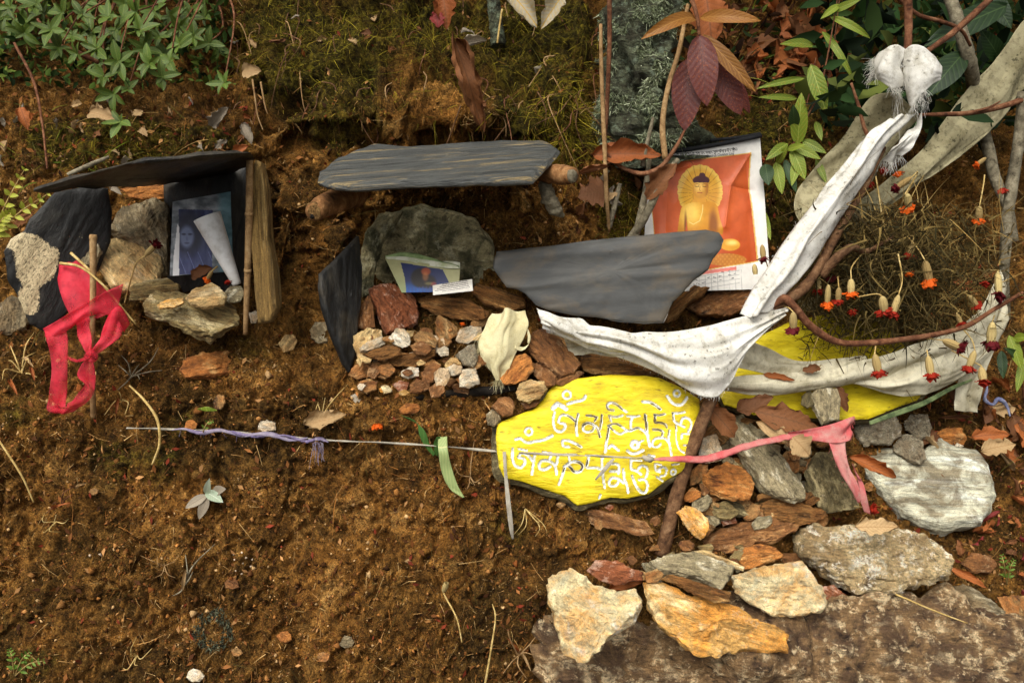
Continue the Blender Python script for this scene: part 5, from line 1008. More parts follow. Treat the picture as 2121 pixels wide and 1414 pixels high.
for ex in (1443.5, 1459.5): C = stroke(C, U, V, [(ex - 4, 386), (ex, 387.2), (ex + 4, 386)], 1.0, (84, 44, 20)); C = stroke(C, U, V, [(ex - 5, 382.5), (ex, 380.8), (ex + 5, 382.5)], .8, (130, 74, 26))
C = stroke(C, U, V, [(1450, 386), (1449, 394), (1451.5, 395)], .8, (164, 100, 36)); C = stroke(C, U, V, [(1445, 399.5), (1449.5, 398.8), (1454.5, 399.5)], 1.3, (150, 58, 34))
for ex in (1435.5, 1467): C = stroke(C, U, V, [(ex, 388), (ex + .4, 405), (ex + 1, 412)], 1.3, (196, 134, 44))
kn = ell(U, V, 1512, 507, 21, 12.5); C = lay(C, (216, 154, 50), kn); C = lay(C, (248, 214, 120), kn * ell(U, V, 1516, 503, 11, 5, .8))
bsx = ell(U, V, 1505, 538, 42, 13) * (V > 524); C = lay(C, (190, 120, 48), bsx * (V < vb)); C = lay(C, (120, 56, 30), (np.abs(V - 524 - (1505 - U) * .01) < 1.6) * bsx)
C = lay(C, (214, 150, 74), bsx * (V < vb) * (np.sin(U * .7) * np.sin(V * .6) > .3) * .5)
C = lay(C, (224, 128, 116), polym(U, V, z5([(380, 1235), (540, 1208), (815, 1172), (815, 1202), (530, 1240), (380, 1265)])))
for k in range(4): C = stroke(C, U, V, z5([(380, 1275 + 36 * k), (840, 1205 + 36 * k)]), .7, (150, 148, 144))
for k in range(9): C = stroke(C, U, V, z5([(440 + 52 * k, 1262 - 8 * k), (445 + 52 * k, 1400)]), .6, (160, 158, 154))
for k in range(26):
    a, b = RNG.uniform(400, 820), 0; b = 1275 - (a - 380) * .15 + RNG.choice([-10, 24, 60]); C = stroke(C, U, V, z5([(a, b), (a + RNG.uniform(8, 22), b + RNG.uniform(-8, 6))]), .9, (70, 68, 70))
GL = {'d': [[(.15, 0), (.1, .4), (.5, .4), (.75, .6), (.75, .85)]], 'p': [[(.05, 0), (.05, .6), (.95, .6)], [(.95, 0), (.95, .75)]], 'l': [[(0, .1), (.2, 0), (.35, .3), (.15, .55)], [(.45, .5), (.6, .1), (.8, .4)], [(.95, 0), (.95, .9)]],
      'k': [[(.1, 0), (.1, .6), (.5, .5)], [(.5, 0), (.5, .7)], [(.95, 0), (.95, 1)]], 'g': [[(.15, 0), (.2, .5), (0, .65)], [(.2, .5), (.5, .4)], [(.55, 0), (.55, .6)], [(.95, 0), (.95, 1.1)]], 'N': [[(.1, 0), (.1, .45), (.5, .5), (.8, .75), (.6, .9)]],
      'a': [[(.1, 0), (.2, .3), (.7, .3), (.6, .6), (.2, .6), (.5, .9)]], 'r': [[(.4, 0), (.3, .3), (.7, .5), (.8, .8)]], 'm': [[(.4, .6), (.1, .8), (.3, 1.05), (.6, .9), (.9, 1.2)], [(.95, .5), (.95, 1.3)]], 'T': [[(.3, 0), (.1, .4), (.5, .4), (.8, .7)], [(.7, -.2), (1, -.1)]],
      'K': [[(.5, 0), (.3, .4)], [(.1, .6), (.95, .6)], [(.95, 0), (.95, .9)]], 'b': [[(.05, 0), (.05, .6), (.9, .6), (.95, 0)]], 'S': [[(.2, 0), (.1, .5), (.45, .3)], [(.5, 0), (.5, .8)], [(.95, 0), (.95, 1)]], 's': [[(.1, 0), (.15, .5), (.5, .3), (.9, .8)], [(.95, 0), (.95, 1)]],
      'C': [[(.2, 0), (.1, .5), (.6, .5), (.8, .2), (.9, .6), (.4, .85)]], 'i': [[(.2, -.2), (.5, -.45), (.9, -.2)]], 'u': [[(.1, 1.0), (.5, 1.3), (.9, 1.1)]], 'o': [[(.1, -.35), (.4, -.2), (.6, -.2), (.9, -.35)]], 'R': [[(.3, 1.0), (.7, 1.3)]], 'L': [[(.1, 1.0), (.4, 1.2), (.9, 1.1)]]}
units = ['d', 'p', 'l', '.', 'k', 'rm', 'ai', '.', 'g', 'Tu', 'g', '.', 'l', 'g', '.', 'K', 'N', '.', 'b', 'S', 'd', '.', 'sRu', 'b', '.', 'Co', 's', '.', 'a', 'Ko', 'r', '.', 'gLi', 'N', '|']
tw_ = sum(.45 if q_ == '.' else .5 if q_ == '|' else 1.22 for q_ in units); x0, x1 = 1392.0, 1528.5; cw_ = (x1 - x0) / tw_; cx_ = x0
base_v = lambda u: np.interp(u, [1392, 1450, 1500, 1530], [318.5, 315.2, 310.5, 306.2])
for q_ in units:
    if q_ == '.': C = stroke(C, U, V, [(cx_, base_v(cx_)), (cx_ + .7, base_v(cx_) + .7)], .9, (50, 46, 44)); cx_ += .45 * cw_; continue
    if q_ == '|': C = stroke(C, U, V, [(cx_, base_v(cx_)), (cx_, base_v(cx_) + 5)], .8, (50, 46, 44)); continue
    C = stroke(C, U, V, [(cx_ - .2, base_v(cx_)), (cx_ + cw_, base_v(cx_ + cw_))], .75, (50, 46, 44))
    for ch in q_:
        for pl in GL[ch]: C = stroke(C, U, V, [(cx_ + a * cw_ * .95, base_v(cx_) + b * 5.2) for a, b in pl], .75, (50, 46, 44))
    cx_ += 1.22 * cw_
NP = gnorm(P); cre = np.zeros(U.shape)
for (a, b, wdt, amp) in [((1553, 320), (1512, 385), 7, .006), ((1512, 385), (1500, 470), 9, .007), ((1512, 385), (1556, 392), 8, -.005), ((1400, 350), (1425, 345), 6, .004), ((1380, 400), (1375, 520), 14, .006), ((1545, 330), (1570, 540), 14, -.005), ((1440, 330), (1400, 420), 20, .003)]:
    d = seg_d(np.stack([U.ravel(), V.ravel()], 1), np.array(a, float), np.array(b, float))[0].reshape(U.shape); cre += amp * np.exp(-d / wdt)
cre += .004 * fbm(np.stack([U / 60, V / 70, 0 * U], -1), 3, 9) + .012 * smooth(.86, 1, np.linspace(0, 1, 270))[:, None] * np.linspace(0, 1, 330)[None] + .014 * (1 - smooth(0, .14, np.linspace(0, 1, 270)))[:, None] * smooth(.2, .6, np.linspace(0, 1, 330))[None]
P = P - NP * np.sign((NP * (P - CAM)).sum(-1, keepdims=True)) * cre[..., None]
o_sheet = o = part('printed_sheet', P.reshape(-1, 3), quads(270, 330), PRINT, po); paint(o.data, lin_a(C).reshape(-1, 3))
V_, F_ = tube(pts_uvY([(1350, 317, 1.765), (1420, 310, 1.772), (1500, 297, 1.785), (1577, 281, 1.79)]), [pxm(4.5, 1.78)] * 2, 12, 10); part('hanging_rod', V_, F_, ROD, po)
V_, F_ = tube(pts_uvY([(1472, 291, 1.79), (1530, 285, 1.795), (1575, 277, 1.797)]), [pxm(3.5, 1.78)] * 2, 8, 8); part('hanging_rod', V_, F_, ROD, po)
fc = bpy.data.curves.new('line_of_text', 'FONT'); fc.body = 'Dpal Karme Tsuklak Khang Shedrub Chokhor Ling'; fc.size = 1.0
ft = bpy.data.objects.new('line_of_text', fc); COL.objects.link(ft); bpy.context.view_layer.update()
wtx = ft.dimensions.x; dg = bpy.context.evaluated_depsgraph_get(); tm = bpy.data.meshes.new_from_object(ft.evaluated_get(dg)); bpy.data.objects.remove(ft)
tv = np.array([v_.co[:] for v_ in tm.vertices]); u_ = 1394 + tv[:, 0] / wtx * 126; b_v = np.interp(u_, [1394, 1450, 1500, 1521], [334, 328, 322.5, 320]); v_ = b_v - tv[:, 1] * (126 / wtx) * 1.35
ii = np.clip(np.rint((u_ - U[0, 0]) / (U[-1, 0] - U[0, 0]) * 269).astype(int), 0, 269)
jj = np.array([np.argmin(np.abs(V[i_, :] - y_) + 0 * V[i_, :]) for i_, y_ in zip(ii, v_)]); ptx = P[ii, jj]; Yt = ptx[:, 1] - .0012
link('line_of_text', mesh('line_of_text', at(u_, v_, Yt) - np.array(po.location), [list(p_.vertices) for p_ in tm.polygons], smooth_=False), INK, o_sheet)

# photograph propped on the black slate
ph_ = thing('photograph', 'weathered blue photograph of a face leaning on black slate', 'photograph', at(415, 570, 1.62))
U, V, P = sheet([(358, 418, 1.635), (477, 397, 1.625), (484, 562, 1.585), (352, 572, 1.59)], 120, 150)
x, y = U * 2.439, (V - 300) * 2.439
C = np.zeros(U.shape + (3,)) + np.array([122, 128, 132]); nz = fbm(np.stack([U / 16, V / 9, 0 * U], -1), 4, 3); C = C + nz[..., None] * 90
C = lay(C, (64, 120, 130), smooth(1085, 1130, x) * .6)
inn = polym(x, y, [(905, 325), (1075, 330), (1072, 650), (905, 655)]); C = lay(C, (52, 60, 104), inn); C = C + inn[..., None] * 40 * fbm(np.stack([U / 7, V / 22, 0 * U], -1), 3, 8)[..., None]
C = lay(C, (26, 28, 52), inn * ell(x, y, 955, 440, 75, 110, .4)); fc_ = ell(x, y, 945, 465, 36, 56, .3); C = lay(C, (120, 134, 168), fc_ * .9)
for ex in (930, 962): C = lay(C, (40, 44, 72), ell(x, y, ex, 452, 11, 5, .5))
C = lay(C, (70, 70, 100), ell(x, y, 946, 497, 13, 4, .5)); C = lay(C, (86, 92, 128), ell(x, y, 946, 475, 5, 12, .6) * .6)
C = lay(C, (110, 120, 168), inn * (np.abs(np.sin((x - y * .4) * .06)) < .12) * (y > 540) * .8)
C = lay(C, (232, 232, 230), polym(x, y, [(898, 400), (908, 420), (905, 660), (872, 668), (878, 560)]))
o = part('print', (P - gnorm(P) * (.002 * fbm(P * 30, 3, 2))[..., None]).reshape(-1, 3), quads(120, 150), PRINT, ph_); paint(o.data, lin_a(C).reshape(-1, 3)); solid(o, .0015)
# paper cone
PH0 = 2.2; A = at(428, 449, 1.55); B = at(491, 590, 1.53); n_ = 40; ax = unit(B - A); s1 = unit(np.cross(ax, [0, -1, .2])); s2_ = np.cross(ax, s1)
th = np.linspace(0, 2 * np.pi * 1.3, n_) + PH0; t = np.linspace(0, 1, 24); r = (pxm(29, 1.6) * (1 - t) + pxm(9, 1.56) * t)[:, None] * (1 - .16 * (th - PH0) / (2 * np.pi * 1.3))[None]
Vp = A + ax * ((B - A) @ ax) * t[:, None, None] + s1 * (np.cos(th)[None] * r)[..., None] + s2_ * (np.sin(th)[None] * r)[..., None]
solid(whole('paper_roll', Vp.reshape(-1, 3), quads(24, n_), PAPER, 'white sheet of paper rolled into a cone before the photograph', 'paper'), .0004)
# booklet and slip in the centre niche
bk = thing('booklet', 'folded booklet with dark blue picture and green page edges', 'booklet', at(880, 606, 1.60))
U, V, P = sheet([(797, 533, 1.635), (953, 556, 1.615), (950, 604, 1.59), (832, 606, 1.59)], 120, 60)
x, y = (U - 780) * 9.641, (V - 500) * 9.641
C = np.zeros(U.shape + (3,)) + np.array([164, 160, 112]); C = lay(C, (128, 150, 100), smooth(600, 1000, y) * (x < 620) * .5)
bl = polym(x, y, [(480, 420), (1320, 560), (1440, 800), (1400, 1300), (560, 1300), (590, 960), (560, 720)]); C = lay(C, (24, 36, 84), bl); C = lay(C, (20, 84, 158), bl * smooth(760, 960, y) * (1 - smooth(900, 1200, x) * .5))
C = lay(C, (26, 16, 16), bl * np.maximum(ell(x, y, 880, 730, 190, 190, .2), ell(x, y, 1010, 800, 170, 130, .3))); C = lay(C, (150, 66, 34), bl * ell(x, y, 985, 600, 95, 75, .3)); C = lay(C, (190, 120, 60), bl * ell(x, y, 975, 700, 60, 90, .5) * .6)
C = lay(C, (170, 60, 60), bl * ell(x, y, 1140, 850, 60, 40, .5) * .7); C = lay(C, (150, 140, 70), bl * ell(x, y, 1040, 840, 80, 30, .5) * .6); C = lay(C, (60, 60, 130), bl * (y > 900) * (np.sin(x * .09) > .2) * .5)
o = part('cover', P.reshape(-1, 3), quads(120, 60), PRINT, bk); paint(o.data, lin_a(C).reshape(-1, 3)); solid(o, .0006)
PG1 = paper_mat('greenish_pages', lin(150, 168, 112), lin(86, 112, 62)); PG2 = paper_mat('pale_pages', lin(214, 212, 190), lin(168, 172, 130))
for i, (S, mt) in enumerate([([[(797, 530, 1.637), (800, 534, 1.634)], [(830, 523, 1.645), (835, 536, 1.632)], [(862, 526, 1.645), (872, 543, 1.627)], [(905, 538, 1.635), (915, 550, 1.62)], [(950, 550, 1.62), (952, 555, 1.615)]], PG1),
                             ([[(800, 532, 1.634), (801, 536, 1.631)], [(835, 531, 1.636), (840, 540, 1.628)], [(880, 538, 1.63), (885, 550, 1.622)], [(925, 545, 1.62), (930, 556, 1.612)], [(948, 552, 1.615), (952, 556, 1.61)]], PG2),
                             ([[(916, 541, 1.64), (918, 548, 1.638)], [(935, 541, 1.638), (936, 552, 1.632)], [(953, 544, 1.636), (953, 556, 1.63)]], PG2)]):
    Vv, Ff, _ = cloth_geo(S, 30, 6, wr=.001, seed=i); solid(part('page', Vv, Ff, mt, bk), .0004)
U, V, P = sheet([(896, 591, 1.565), (978, 578, 1.575), (980, 602, 1.565), (897, 611, 1.555)], 140, 44)
C = np.zeros(U.shape + (3,)) + np.array([226, 220, 208])
for k in range(5):
    for xx in np.arange(916 - 5 * k * (k < 4), 966 + 2 * k, 3.1):
        yy = 590.5 + 3.4 * k - (xx - 905) * .15; C = stroke(C, U, V, [(xx, yy), (xx + RNG.uniform(1, 2.4), yy - .35)], .9, (70, 60, 60))
Pp = P - gnorm(P) * (.004 * np.sin(np.linspace(0, 3, 44)))[None, :, None]
o = whole('paper_slip', Pp.reshape(-1, 3), quads(140, 44), PRINT, 'small white paper slip printed with lines of text', 'paper'); paint(o.data, lin_a(C).reshape(-1, 3)); solid(o, .0004)

# ------------------------------------------------------------------ leaves
def leafgeo(W=0.4, bend=0.5, fold=0.25, curl=0.0, wave=0.02, seed=0, nx=12, ny=7, a=0.8, b=0.8, tip=0.0, torn=0.0):
    x = np.linspace(0, 1, nx); t = np.linspace(-1, 1, ny); w = W * .5 * np.sin(np.pi * np.clip(x ** a, 0, 1)) ** b * (1 - tip * x) + .004
    ang = bend * (x - .2); cx = np.concatenate([[0], np.cumsum(np.cos(ang[:-1]) / (nx - 1))]); cz = np.concatenate([[0], np.cumsum(-np.sin(ang[:-1]) / (nx - 1))])
    q = np.stack([x[:, None] * 4 + 0 * t, t[None] * 2 + 0 * x[:, None], 0 * x[:, None] + 0 * t[None] + seed * 3.7], -1)
    nn = fbm(q, 3, seed)
    ww = w[:, None] * (1 + torn * fbm(q * 3, 2, seed + 4) * (np.abs(t)[None] > .6))
    cu = curl * t[None]                                      # roll about the midrib
    yl = ww * np.where(np.abs(cu) > 1e-4, np.sin(cu) / (cu + 1e-9) * np.sign(t)[None] * np.abs(t)[None], t[None] + 0 * ww)
    zl = ww * np.where(np.abs(cu) > 1e-4, (1 - np.cos(cu)) / (np.abs(cu) + 1e-9) * np.abs(t)[None], 0 * ww) + fold * np.abs(t)[None] * ww + wave * nn * (0.3 + np.abs(t)[None])
    nx_, nz_ = np.sin(ang), np.cos(ang)
    X = cx[:, None] + nx_[:, None] * zl; Z = cz[:, None] + nz_[:, None] * zl
    return np.stack([X, yl, Z], -1).reshape(-1, 3), quads(nx, ny)

def leaf_mat(name, c1, c2, rib, spots=None, rough=.5, trans=.25, sa=.5, spec=.35):
    g = G(name, rough, spec); ge = g.n('ShaderNodeTexCoord').outputs['Generated']; sp = g.n('ShaderNodeSeparateXYZ', None, Vector=ge).outputs
    rn = g.rand(); n = g.noise(g.vec(), 55, 5, .65); c = g.mix(g.math('ADD', g.math('MULTIPLY', rn, .6), g.math('MULTIPLY', n, .4)), c1, c2)
    dy = g.math('ABSOLUTE', g.math('SUBTRACT', sp[1], .5)); vv = g.math('SINE', g.math('MULTIPLY', g.math('SUBTRACT', sp[0], g.math('MULTIPLY', dy, .5)), 60.0))
    c = g.mix(g.math('MULTIPLY', g.ramp(g.math('MULTIPLY', g.math('ADD', vv, 1), .5), [(.8, 0), (.98, 1)]), .4), c, rib)
    c = g.mix(g.ramp(dy, [(.012, .9), (.03, 0)]), c, rib)
    if spots is not None: c = g.mix(g.ramp(g.noise(g.vec(), 38, 4, .6), [(.56, 0), (.66, sa)]), c, spots)
    g.color(c); g.bump(vv, .15, .001); g.bump(n, .25, .002)
    if trans: g.translucent(c, trans)
    return g.m
L_green = leaf_mat('bush_leaf', lin(36, 58, 14), lin(86, 114, 38), lin(116, 136, 62), lin(170, 146, 36), sa=.55, trans=.15)
L_lime = leaf_mat('lance_leaf', lin(70, 96, 24), lin(138, 156, 48), lin(166, 178, 84), lin(176, 140, 46), sa=.7)
L_dkgreen = leaf_mat('dark_leaf', lin(22, 40, 18), lin(48, 72, 34), lin(70, 92, 50), trans=.15)
L_fern = leaf_mat('fern_leaf', lin(120, 130, 30), lin(186, 184, 62), lin(200, 196, 90))
L_smallf = leaf_mat('small_fern_leaf', lin(60, 96, 30), lin(120, 150, 56), lin(150, 170, 80))
L_maroon = leaf_mat('maroon_leaf', lin(70, 34, 34), lin(122, 62, 52), lin(92, 48, 40), lin(168, 88, 40), sa=.6)
L_bronze = leaf_mat('bronze_leaf', lin(112, 74, 24), lin(160, 104, 40), lin(178, 128, 60), lin(96, 44, 30))
L_brown = leaf_mat('dead_brown_leaf', lin(74, 44, 22), lin(146, 92, 50), lin(100, 64, 34), lin(52, 30, 16), rough=.75, trans=.08)
L_tan = leaf_mat('dead_tan_leaf', lin(140, 112, 74), lin(196, 164, 118), lin(150, 118, 78), lin(120, 84, 50), rough=.8, trans=.08)
L_grey = leaf_mat('dead_grey_leaf', lin(112, 100, 84), lin(170, 158, 138), lin(120, 106, 88), lin(90, 76, 58), rough=.85, trans=.05)
L_orange = leaf_mat('dead_orange_leaf', lin(120, 62, 26), lin(180, 104, 48), lin(120, 70, 34), lin(84, 44, 22), rough=.7, trans=.12)
L_red = leaf_mat('dry_red_leaf', lin(96, 30, 30), lin(150, 56, 50), lin(120, 60, 50), rough=.6)
L_pale = leaf_mat('pale_green_leaf', lin(150, 168, 140), lin(190, 200, 172), lin(210, 216, 196), lin(150, 140, 110))
L_cream = leaf_mat('curled_cream_leaf', lin(140, 128, 104), lin(184, 174, 150), lin(190, 150, 50), lin(200, 160, 60), sa=.7)

def frame_mtx(base, d, nrm, s):
    x = unit(d); y = unit(np.cross(nrm, x)); z = np.cross(x, y)
    return Matrix(((x[0] * s, y[0] * s, z[0] * s, base[0]), (x[1] * s, y[1] * s, z[1] * s, base[1]), (x[2] * s, y[2] * s, z[2] * s, base[2]), (0, 0, 0, 1)))
_lm = {}
def leafmesh(key, mat, **kw):
    k = (key, mat.name)
    if k not in _lm:
        V, F = leafgeo(**kw); _lm[k] = mesh('leaf', V, F); _lm[k].materials.append(mat)
    return _lm[k]

def put_leaf(m, base, d, nrm, s, parent=None, name='leaf'):
    o = link(name, m)
    mx = frame_mtx(base, d, nrm, s)
    return setw(o, parent, mx)

def leaf_at(p0, p1, wpx, mat, parent=None, label=None, cat='leaf', group=None, roll=0.0, name='leaf', nrm=None, seed=0, **kw):
    """one leaf from base (u,v,Y) to tip (u,v,Y), wpx photo pixels wide"""
    A, B = at(*p0), at(*p1); L = np.linalg.norm(B - A); d = (B - A) / L
    toc = unit(CAM - A) + np.array([0, 0, .3]); n0 = unit(toc - d * (toc @ d)) if nrm is None else np.array(nrm, float)
    side = np.cross(d, n0); n0 = unit(n0 * math.cos(roll) + side * math.sin(roll))
    bend = kw.get('bend', .5); V, F = leafgeo(W=pxm(wpx, p0[2]) / L, seed=seed, **kw)
    e = V[-4]; tipv = V[len(V) - (kw.get('ny', 7) + 1) // 2]; ang = math.atan2(tipv[2], tipv[0]); sc2 = 1 / math.hypot(tipv[0], tipv[2])
    ca, sa = math.cos(ang), math.sin(ang); V = np.stack([(V[:, 0] * ca + V[:, 2] * sa) * sc2, V[:, 1], (-V[:, 0] * sa + V[:, 2] * ca) * sc2], -1)
    m = mesh(name, V, F); m.materials.append(mat); o = put_leaf(m, A, d, n0, L, parent, name)
    if parent is None: tag(o, label, cat, group)
    return o
# ------------------------------------------------------------------ living plants
rs = np.random.default_rng(11)
bush = thing('leafy_bush', 'green leafy bush hanging over the upper bank', 'bush', at(250, 60, 2.0))
GK = [(0, dict(W=.42, bend=.5, fold=.25, wave=.02, seed=1)), (1, dict(W=.38, bend=.9, fold=.35, wave=.03, seed=2)), (2, dict(W=.46, bend=.2, fold=.15, wave=.03, seed=3)), (3, dict(W=.36, bend=-.3, fold=.3, wave=.03, seed=4))]
clus = [(60, 40), (88, 28), (30, 62), (130, 25), (170, 30), (225, 35), (280, 25), (320, 22), (352, 35), (395, 28), (425, 38), (50, 68), (105, 62), (150, 75), (190, 66), (240, 60), (290, 62), (330, 76), (370, 62), (402, 76), (432, 90), (450, 98), (122, 98), (160, 112), (200, 102),
        (250, 98), (300, 102), (342, 112), (372, 92), (200, 134), (245, 128), (310, 134), (352, 128), (235, 195), (215, 160), (335, 160), (465, 172), (20, 15), (265, 186), (250, 252), (8, 36), (75, 8), (205, 10), (258, 8)]
clusP = []
for (u, v) in clus:
    Y = TYY(u, v) - rs.uniform(.03, .30); c = at(u, v, Y); clusP.append(c); k = 6 if v < 180 else 5
    ax = unit(np.array([rs.normal(0, .3), -1, rs.normal(.5, .3)])); s1 = unit(np.cross(ax, [0.2, 0, 1])); s2_ = np.cross(ax, s1); a0 = rs.uniform(0, 6)
    for i in range(k):
        a = a0 + i * 2 * np.pi / k + rs.normal(0, .25); d = unit(s1 * math.cos(a) + s2_ * math.sin(a) + ax * rs.uniform(.1, .7) + np.array([0, 0, -.1]))
        kk, kw = GK[rs.integers(4)]; put_leaf(leafmesh(('bush', kk), L_green, **kw), c, d, ax + rs.normal(0, .2, 3), pxm(rs.uniform(16, 44), Y), bush)
roots = [at(40, -60, 2.1), at(300, -70, 2.05), at(430, -60, 2.05)]
for c in clusP[::2]:
    r0 = min(roots, key=lambda q: np.linalg.norm(q - c)); mid = (r0 + c) / 2 + rs.normal(0, .02, 3); V, F = tube([r0, mid, c], [.003, .0022, .0013], 14, 6, .1); part('stem', V, F, W_twig, bush)

def sprig(name, label, base, stems, leaves, mat, cat='plant', stemmat=None, sr=1.6, **kw):
    t = thing(name, label, cat, at(*base))
    for s in stems: stick('', '', s, [sr * 1.3, sr, sr * .6], stemmat or W_twig, root=t, pname='stem', n=22, sides=6)
    for i, (a, b, wd, *rest) in enumerate(leaves):
        k = dict(bend=.5, fold=.2, wave=.02); k.update(kw); m = mat
        for r_ in rest:
            if isinstance(r_, dict): k.update(r_)
            else: m = r_
        leaf_at(a, b, wd, m, t, seed=i, **k)
    return t
def y3(L, Y): return [((a[0], a[1], Y + (a[2] if len(a) > 2 else 0)), (b[0], b[1], Y + (b[2] if len(b) > 2 else -.03)), w_, *r_) for a, b, w_, *r_ in L]
sprig('lance_leaf_plant', 'bright green plant with lance leaves beside the poster', (1600, 440, 1.83), [[(1592, 440, 1.84), (1612, 350, 1.78), (1640, 305, 1.76), (1668, 250, 1.76)], [(1640, 305, 1.76), (1670, 220, 1.78), (1690, 120, 1.82)], [(1668, 250, 1.76), (1700, 180, 1.8), (1728, 40, 1.85), (1735, -10, 1.88)]],
    y3([((1683, 95, .04), (1616, 92), 18), ((1666, 163), (1567, 184), 13), ((1651, 205), (1571, 202), 13), ((1679, 134), (1711, 234), 32), ((1652, 300), (1660, 192, -.01), 32), ((1645, 265), (1643, 217), 22, L_dkgreen), ((1631, 297), (1586, 332), 20), ((1640, 308), (1668, 372), 26), ((1607, 336), (1620, 402), 23),
        ((1585, 340), (1592, 384), 28, L_dkgreen), ((1690, 252), (1702, 292), 14), ((1640, 300), (1700, 330), 20), ((1655, 320), (1640, 385), 20), ((1610, 340), (1632, 300), 16), ((1576, 433, .02), (1596, 497), 17), ((1630, 310), (1668, 300), 14), ((1660, 290), (1712, 318), 18), ((1625, 330), (1650, 400), 18, L_dkgreen), ((1690, 330), (1712, 380), 14)], 1.76), L_lime, stemmat=W_twig)
sprig('lance_leaf_plant', 'yellowing arched leaves on a stem above the dull scarf loop', (1740, 240, 1.86), [[(1700, 250, 1.9), (1722, 130, 1.88), (1740, -10, 1.9)]],
    y3([((1703, 66, .02), (1768, 168), 13, dict(bend=1.6)), ((1720, 36), (1802, 80), 15, dict(bend=1.4)), ((1725, 24), (1782, 0), 15), ((1740, 10), (1700, 40), 14)], 1.86), L_lime)
sprig('lance_leaf_plant', 'green leaves at the edge behind the scarf end', (2110, 800, 1.80), [[(2121, 830, 1.78), (2112, 750, 1.76), (2095, 690, 1.75)]],
    y3([((2090, 694), (2116, 764), 25), ((2074, 726), (2078, 784), 20, L_dkgreen), ((2122, 740), (2106, 812), 18), ((2100, 700), (2130, 700), 22), ((2112, 745), (2080, 720), 18, L_dkgreen)], 1.74), L_lime)
mp = thing('maroon_leaf_plant', 'drooping maroon-leaved shoot above the poster', 'plant', at(1447, 70, 1.72))
stick('', '', [(1425, -20, 1.8), (1440, 20, 1.73), (1446, 50, 1.71), (1448, 74, 1.70)], [4, 4, 3.5, 3], W_twig, root=mp, n=16)
for i, (a, b, wd, mt, kw) in enumerate([((1448, 72, 1.70), (1464, 220, 1.66), 58, L_maroon, {}), ((1428, 120, 1.72), (1418, 272, 1.68), 60, L_maroon, {}), ((1478, 122, 1.72), (1534, 238, 1.69), 52, L_maroon, {}), ((1440, 40, 1.71), (1328, 82, 1.64), 26, L_bronze, dict(bend=1.5)),
      ((1450, 38, 1.71), (1576, 44, 1.66), 26, L_bronze, dict(bend=1.2)), ((1456, 72, 1.70), (1565, 190, 1.66), 28, L_bronze, dict(bend=.3)), ((1510, 150, 1.76), (1553, 235, 1.75), 24, L_maroon, {})]):
    k = dict(bend=.5, fold=.22, wave=.02); k.update(kw); leaf_at(a, b, wd, mt, mp, seed=i, a=.85, b=.75, **k)
def fern(label, base, tips, n, lpx, mat, Y):
    t = thing('fern', label, 'fern', at(base[0], base[1], Y))
    for (tu, tv) in tips:
        A = np.array([base[0], base[1], Y]); B = np.array([tu, tv, Y - .03]); M_ = (A + B) / 2 + np.array([0, -10, -.02]); stick('', '', [A, M_, B], [1.6, 1.2, .6], W_straw, root=t, pname='rachis', n=14, sides=5)
        q = cr(np.array([A, M_, B]), n)
        for i in range(1, n):
            dv = unit((q[min(i + 1, n - 1)] - q[i - 1])[:2]); pr = np.array([-dv[1], dv[0]]); l = lpx * (1.05 - .8 * i / n)
            for sg in (-1, 1):
                e = q[i][:2] + (pr * sg + dv * .5) * l; leaf_at(tuple(q[i]), (e[0], e[1], q[i][2] - .004), l * .55, mat, t, seed=i, nx=6, ny=5, bend=.5, fold=.2, wave=.03, torn=.5, name='leaflet')
    return t
fern('yellow-green fern at the side of the leaning black slate', (-20, 500), [(98, 402), (50, 352), (20, 440)], 8, 26, L_fern, 1.66)
fern('tiny green fern sprig growing beside the purple cord', (418, 900), [(440, 872)], 5, 10, L_smallf, 1.42)
fern('green fern tuft low on the earth face', (30, 1400), [(90, 1368), (60, 1350), (20, 1345)], 6, 16, L_smallf, 1.25)
fern('small fern in the leaf litter near the pale slab', (2085, 1210), [(2075, 1150), (2100, 1160)], 6, 14, L_smallf, 1.42)
sprig('seedling', 'pale green seedling with grey dry petals on the bare earth', (430, 1040, 1.37), [], [((428, 1022, 1.375), (434, 990, 1.355), 16, L_pale), ((426, 1018, 1.375), (462, 1040, 1.36), 24, L_pale), ((428, 1025, 1.38), (384, 1052, 1.365), 22, L_grey), ((430, 1028, 1.38), (412, 1075, 1.36), 22, L_grey), ((440, 1020, 1.38), (468, 1012, 1.37), 24, L_grey)], L_pale)
def blade(label, S, mat, seed=0):
    V, F, _ = cloth_geo(S, 40, 7, wr=.001, seed=seed); return solid(whole('grass_blade', V, F, mat, label, 'leaf'), .0004)
L_var = leaf_mat('striped_blade', lin(130, 150, 90), lin(168, 184, 120), lin(206, 204, 140)); L_bl = leaf_mat('green_blade', lin(60, 96, 40), lin(90, 130, 60), lin(100, 140, 70))
blade('striped green blade draped over the cord', [[(907, 905, 1.395), (926, 903, 1.395)], [(908, 935, 1.372), (928, 935, 1.372)], [(914, 975, 1.37), (936, 970, 1.37)], [(930, 1010, 1.365), (948, 1004, 1.365)], [(958, 1030, 1.36), (962, 1030, 1.36)]], L_var)
blade('dark green curved blade left of the striped one', [[(830, 858, 1.42), (834, 862, 1.42)], [(862, 872, 1.40), (868, 880, 1.40)], [(868, 900, 1.395), (882, 896, 1.395)], [(880, 925, 1.395), (890, 920, 1.395)], [(898, 945, 1.395), (902, 940, 1.395)]], L_bl, 2)
blade('short green blade behind the striped one', [[(900, 940, 1.40), (907, 945, 1.40)], [(898, 920, 1.395), (910, 918, 1.395)], [(904, 905, 1.39), (912, 903, 1.39)]], L_bl, 3)
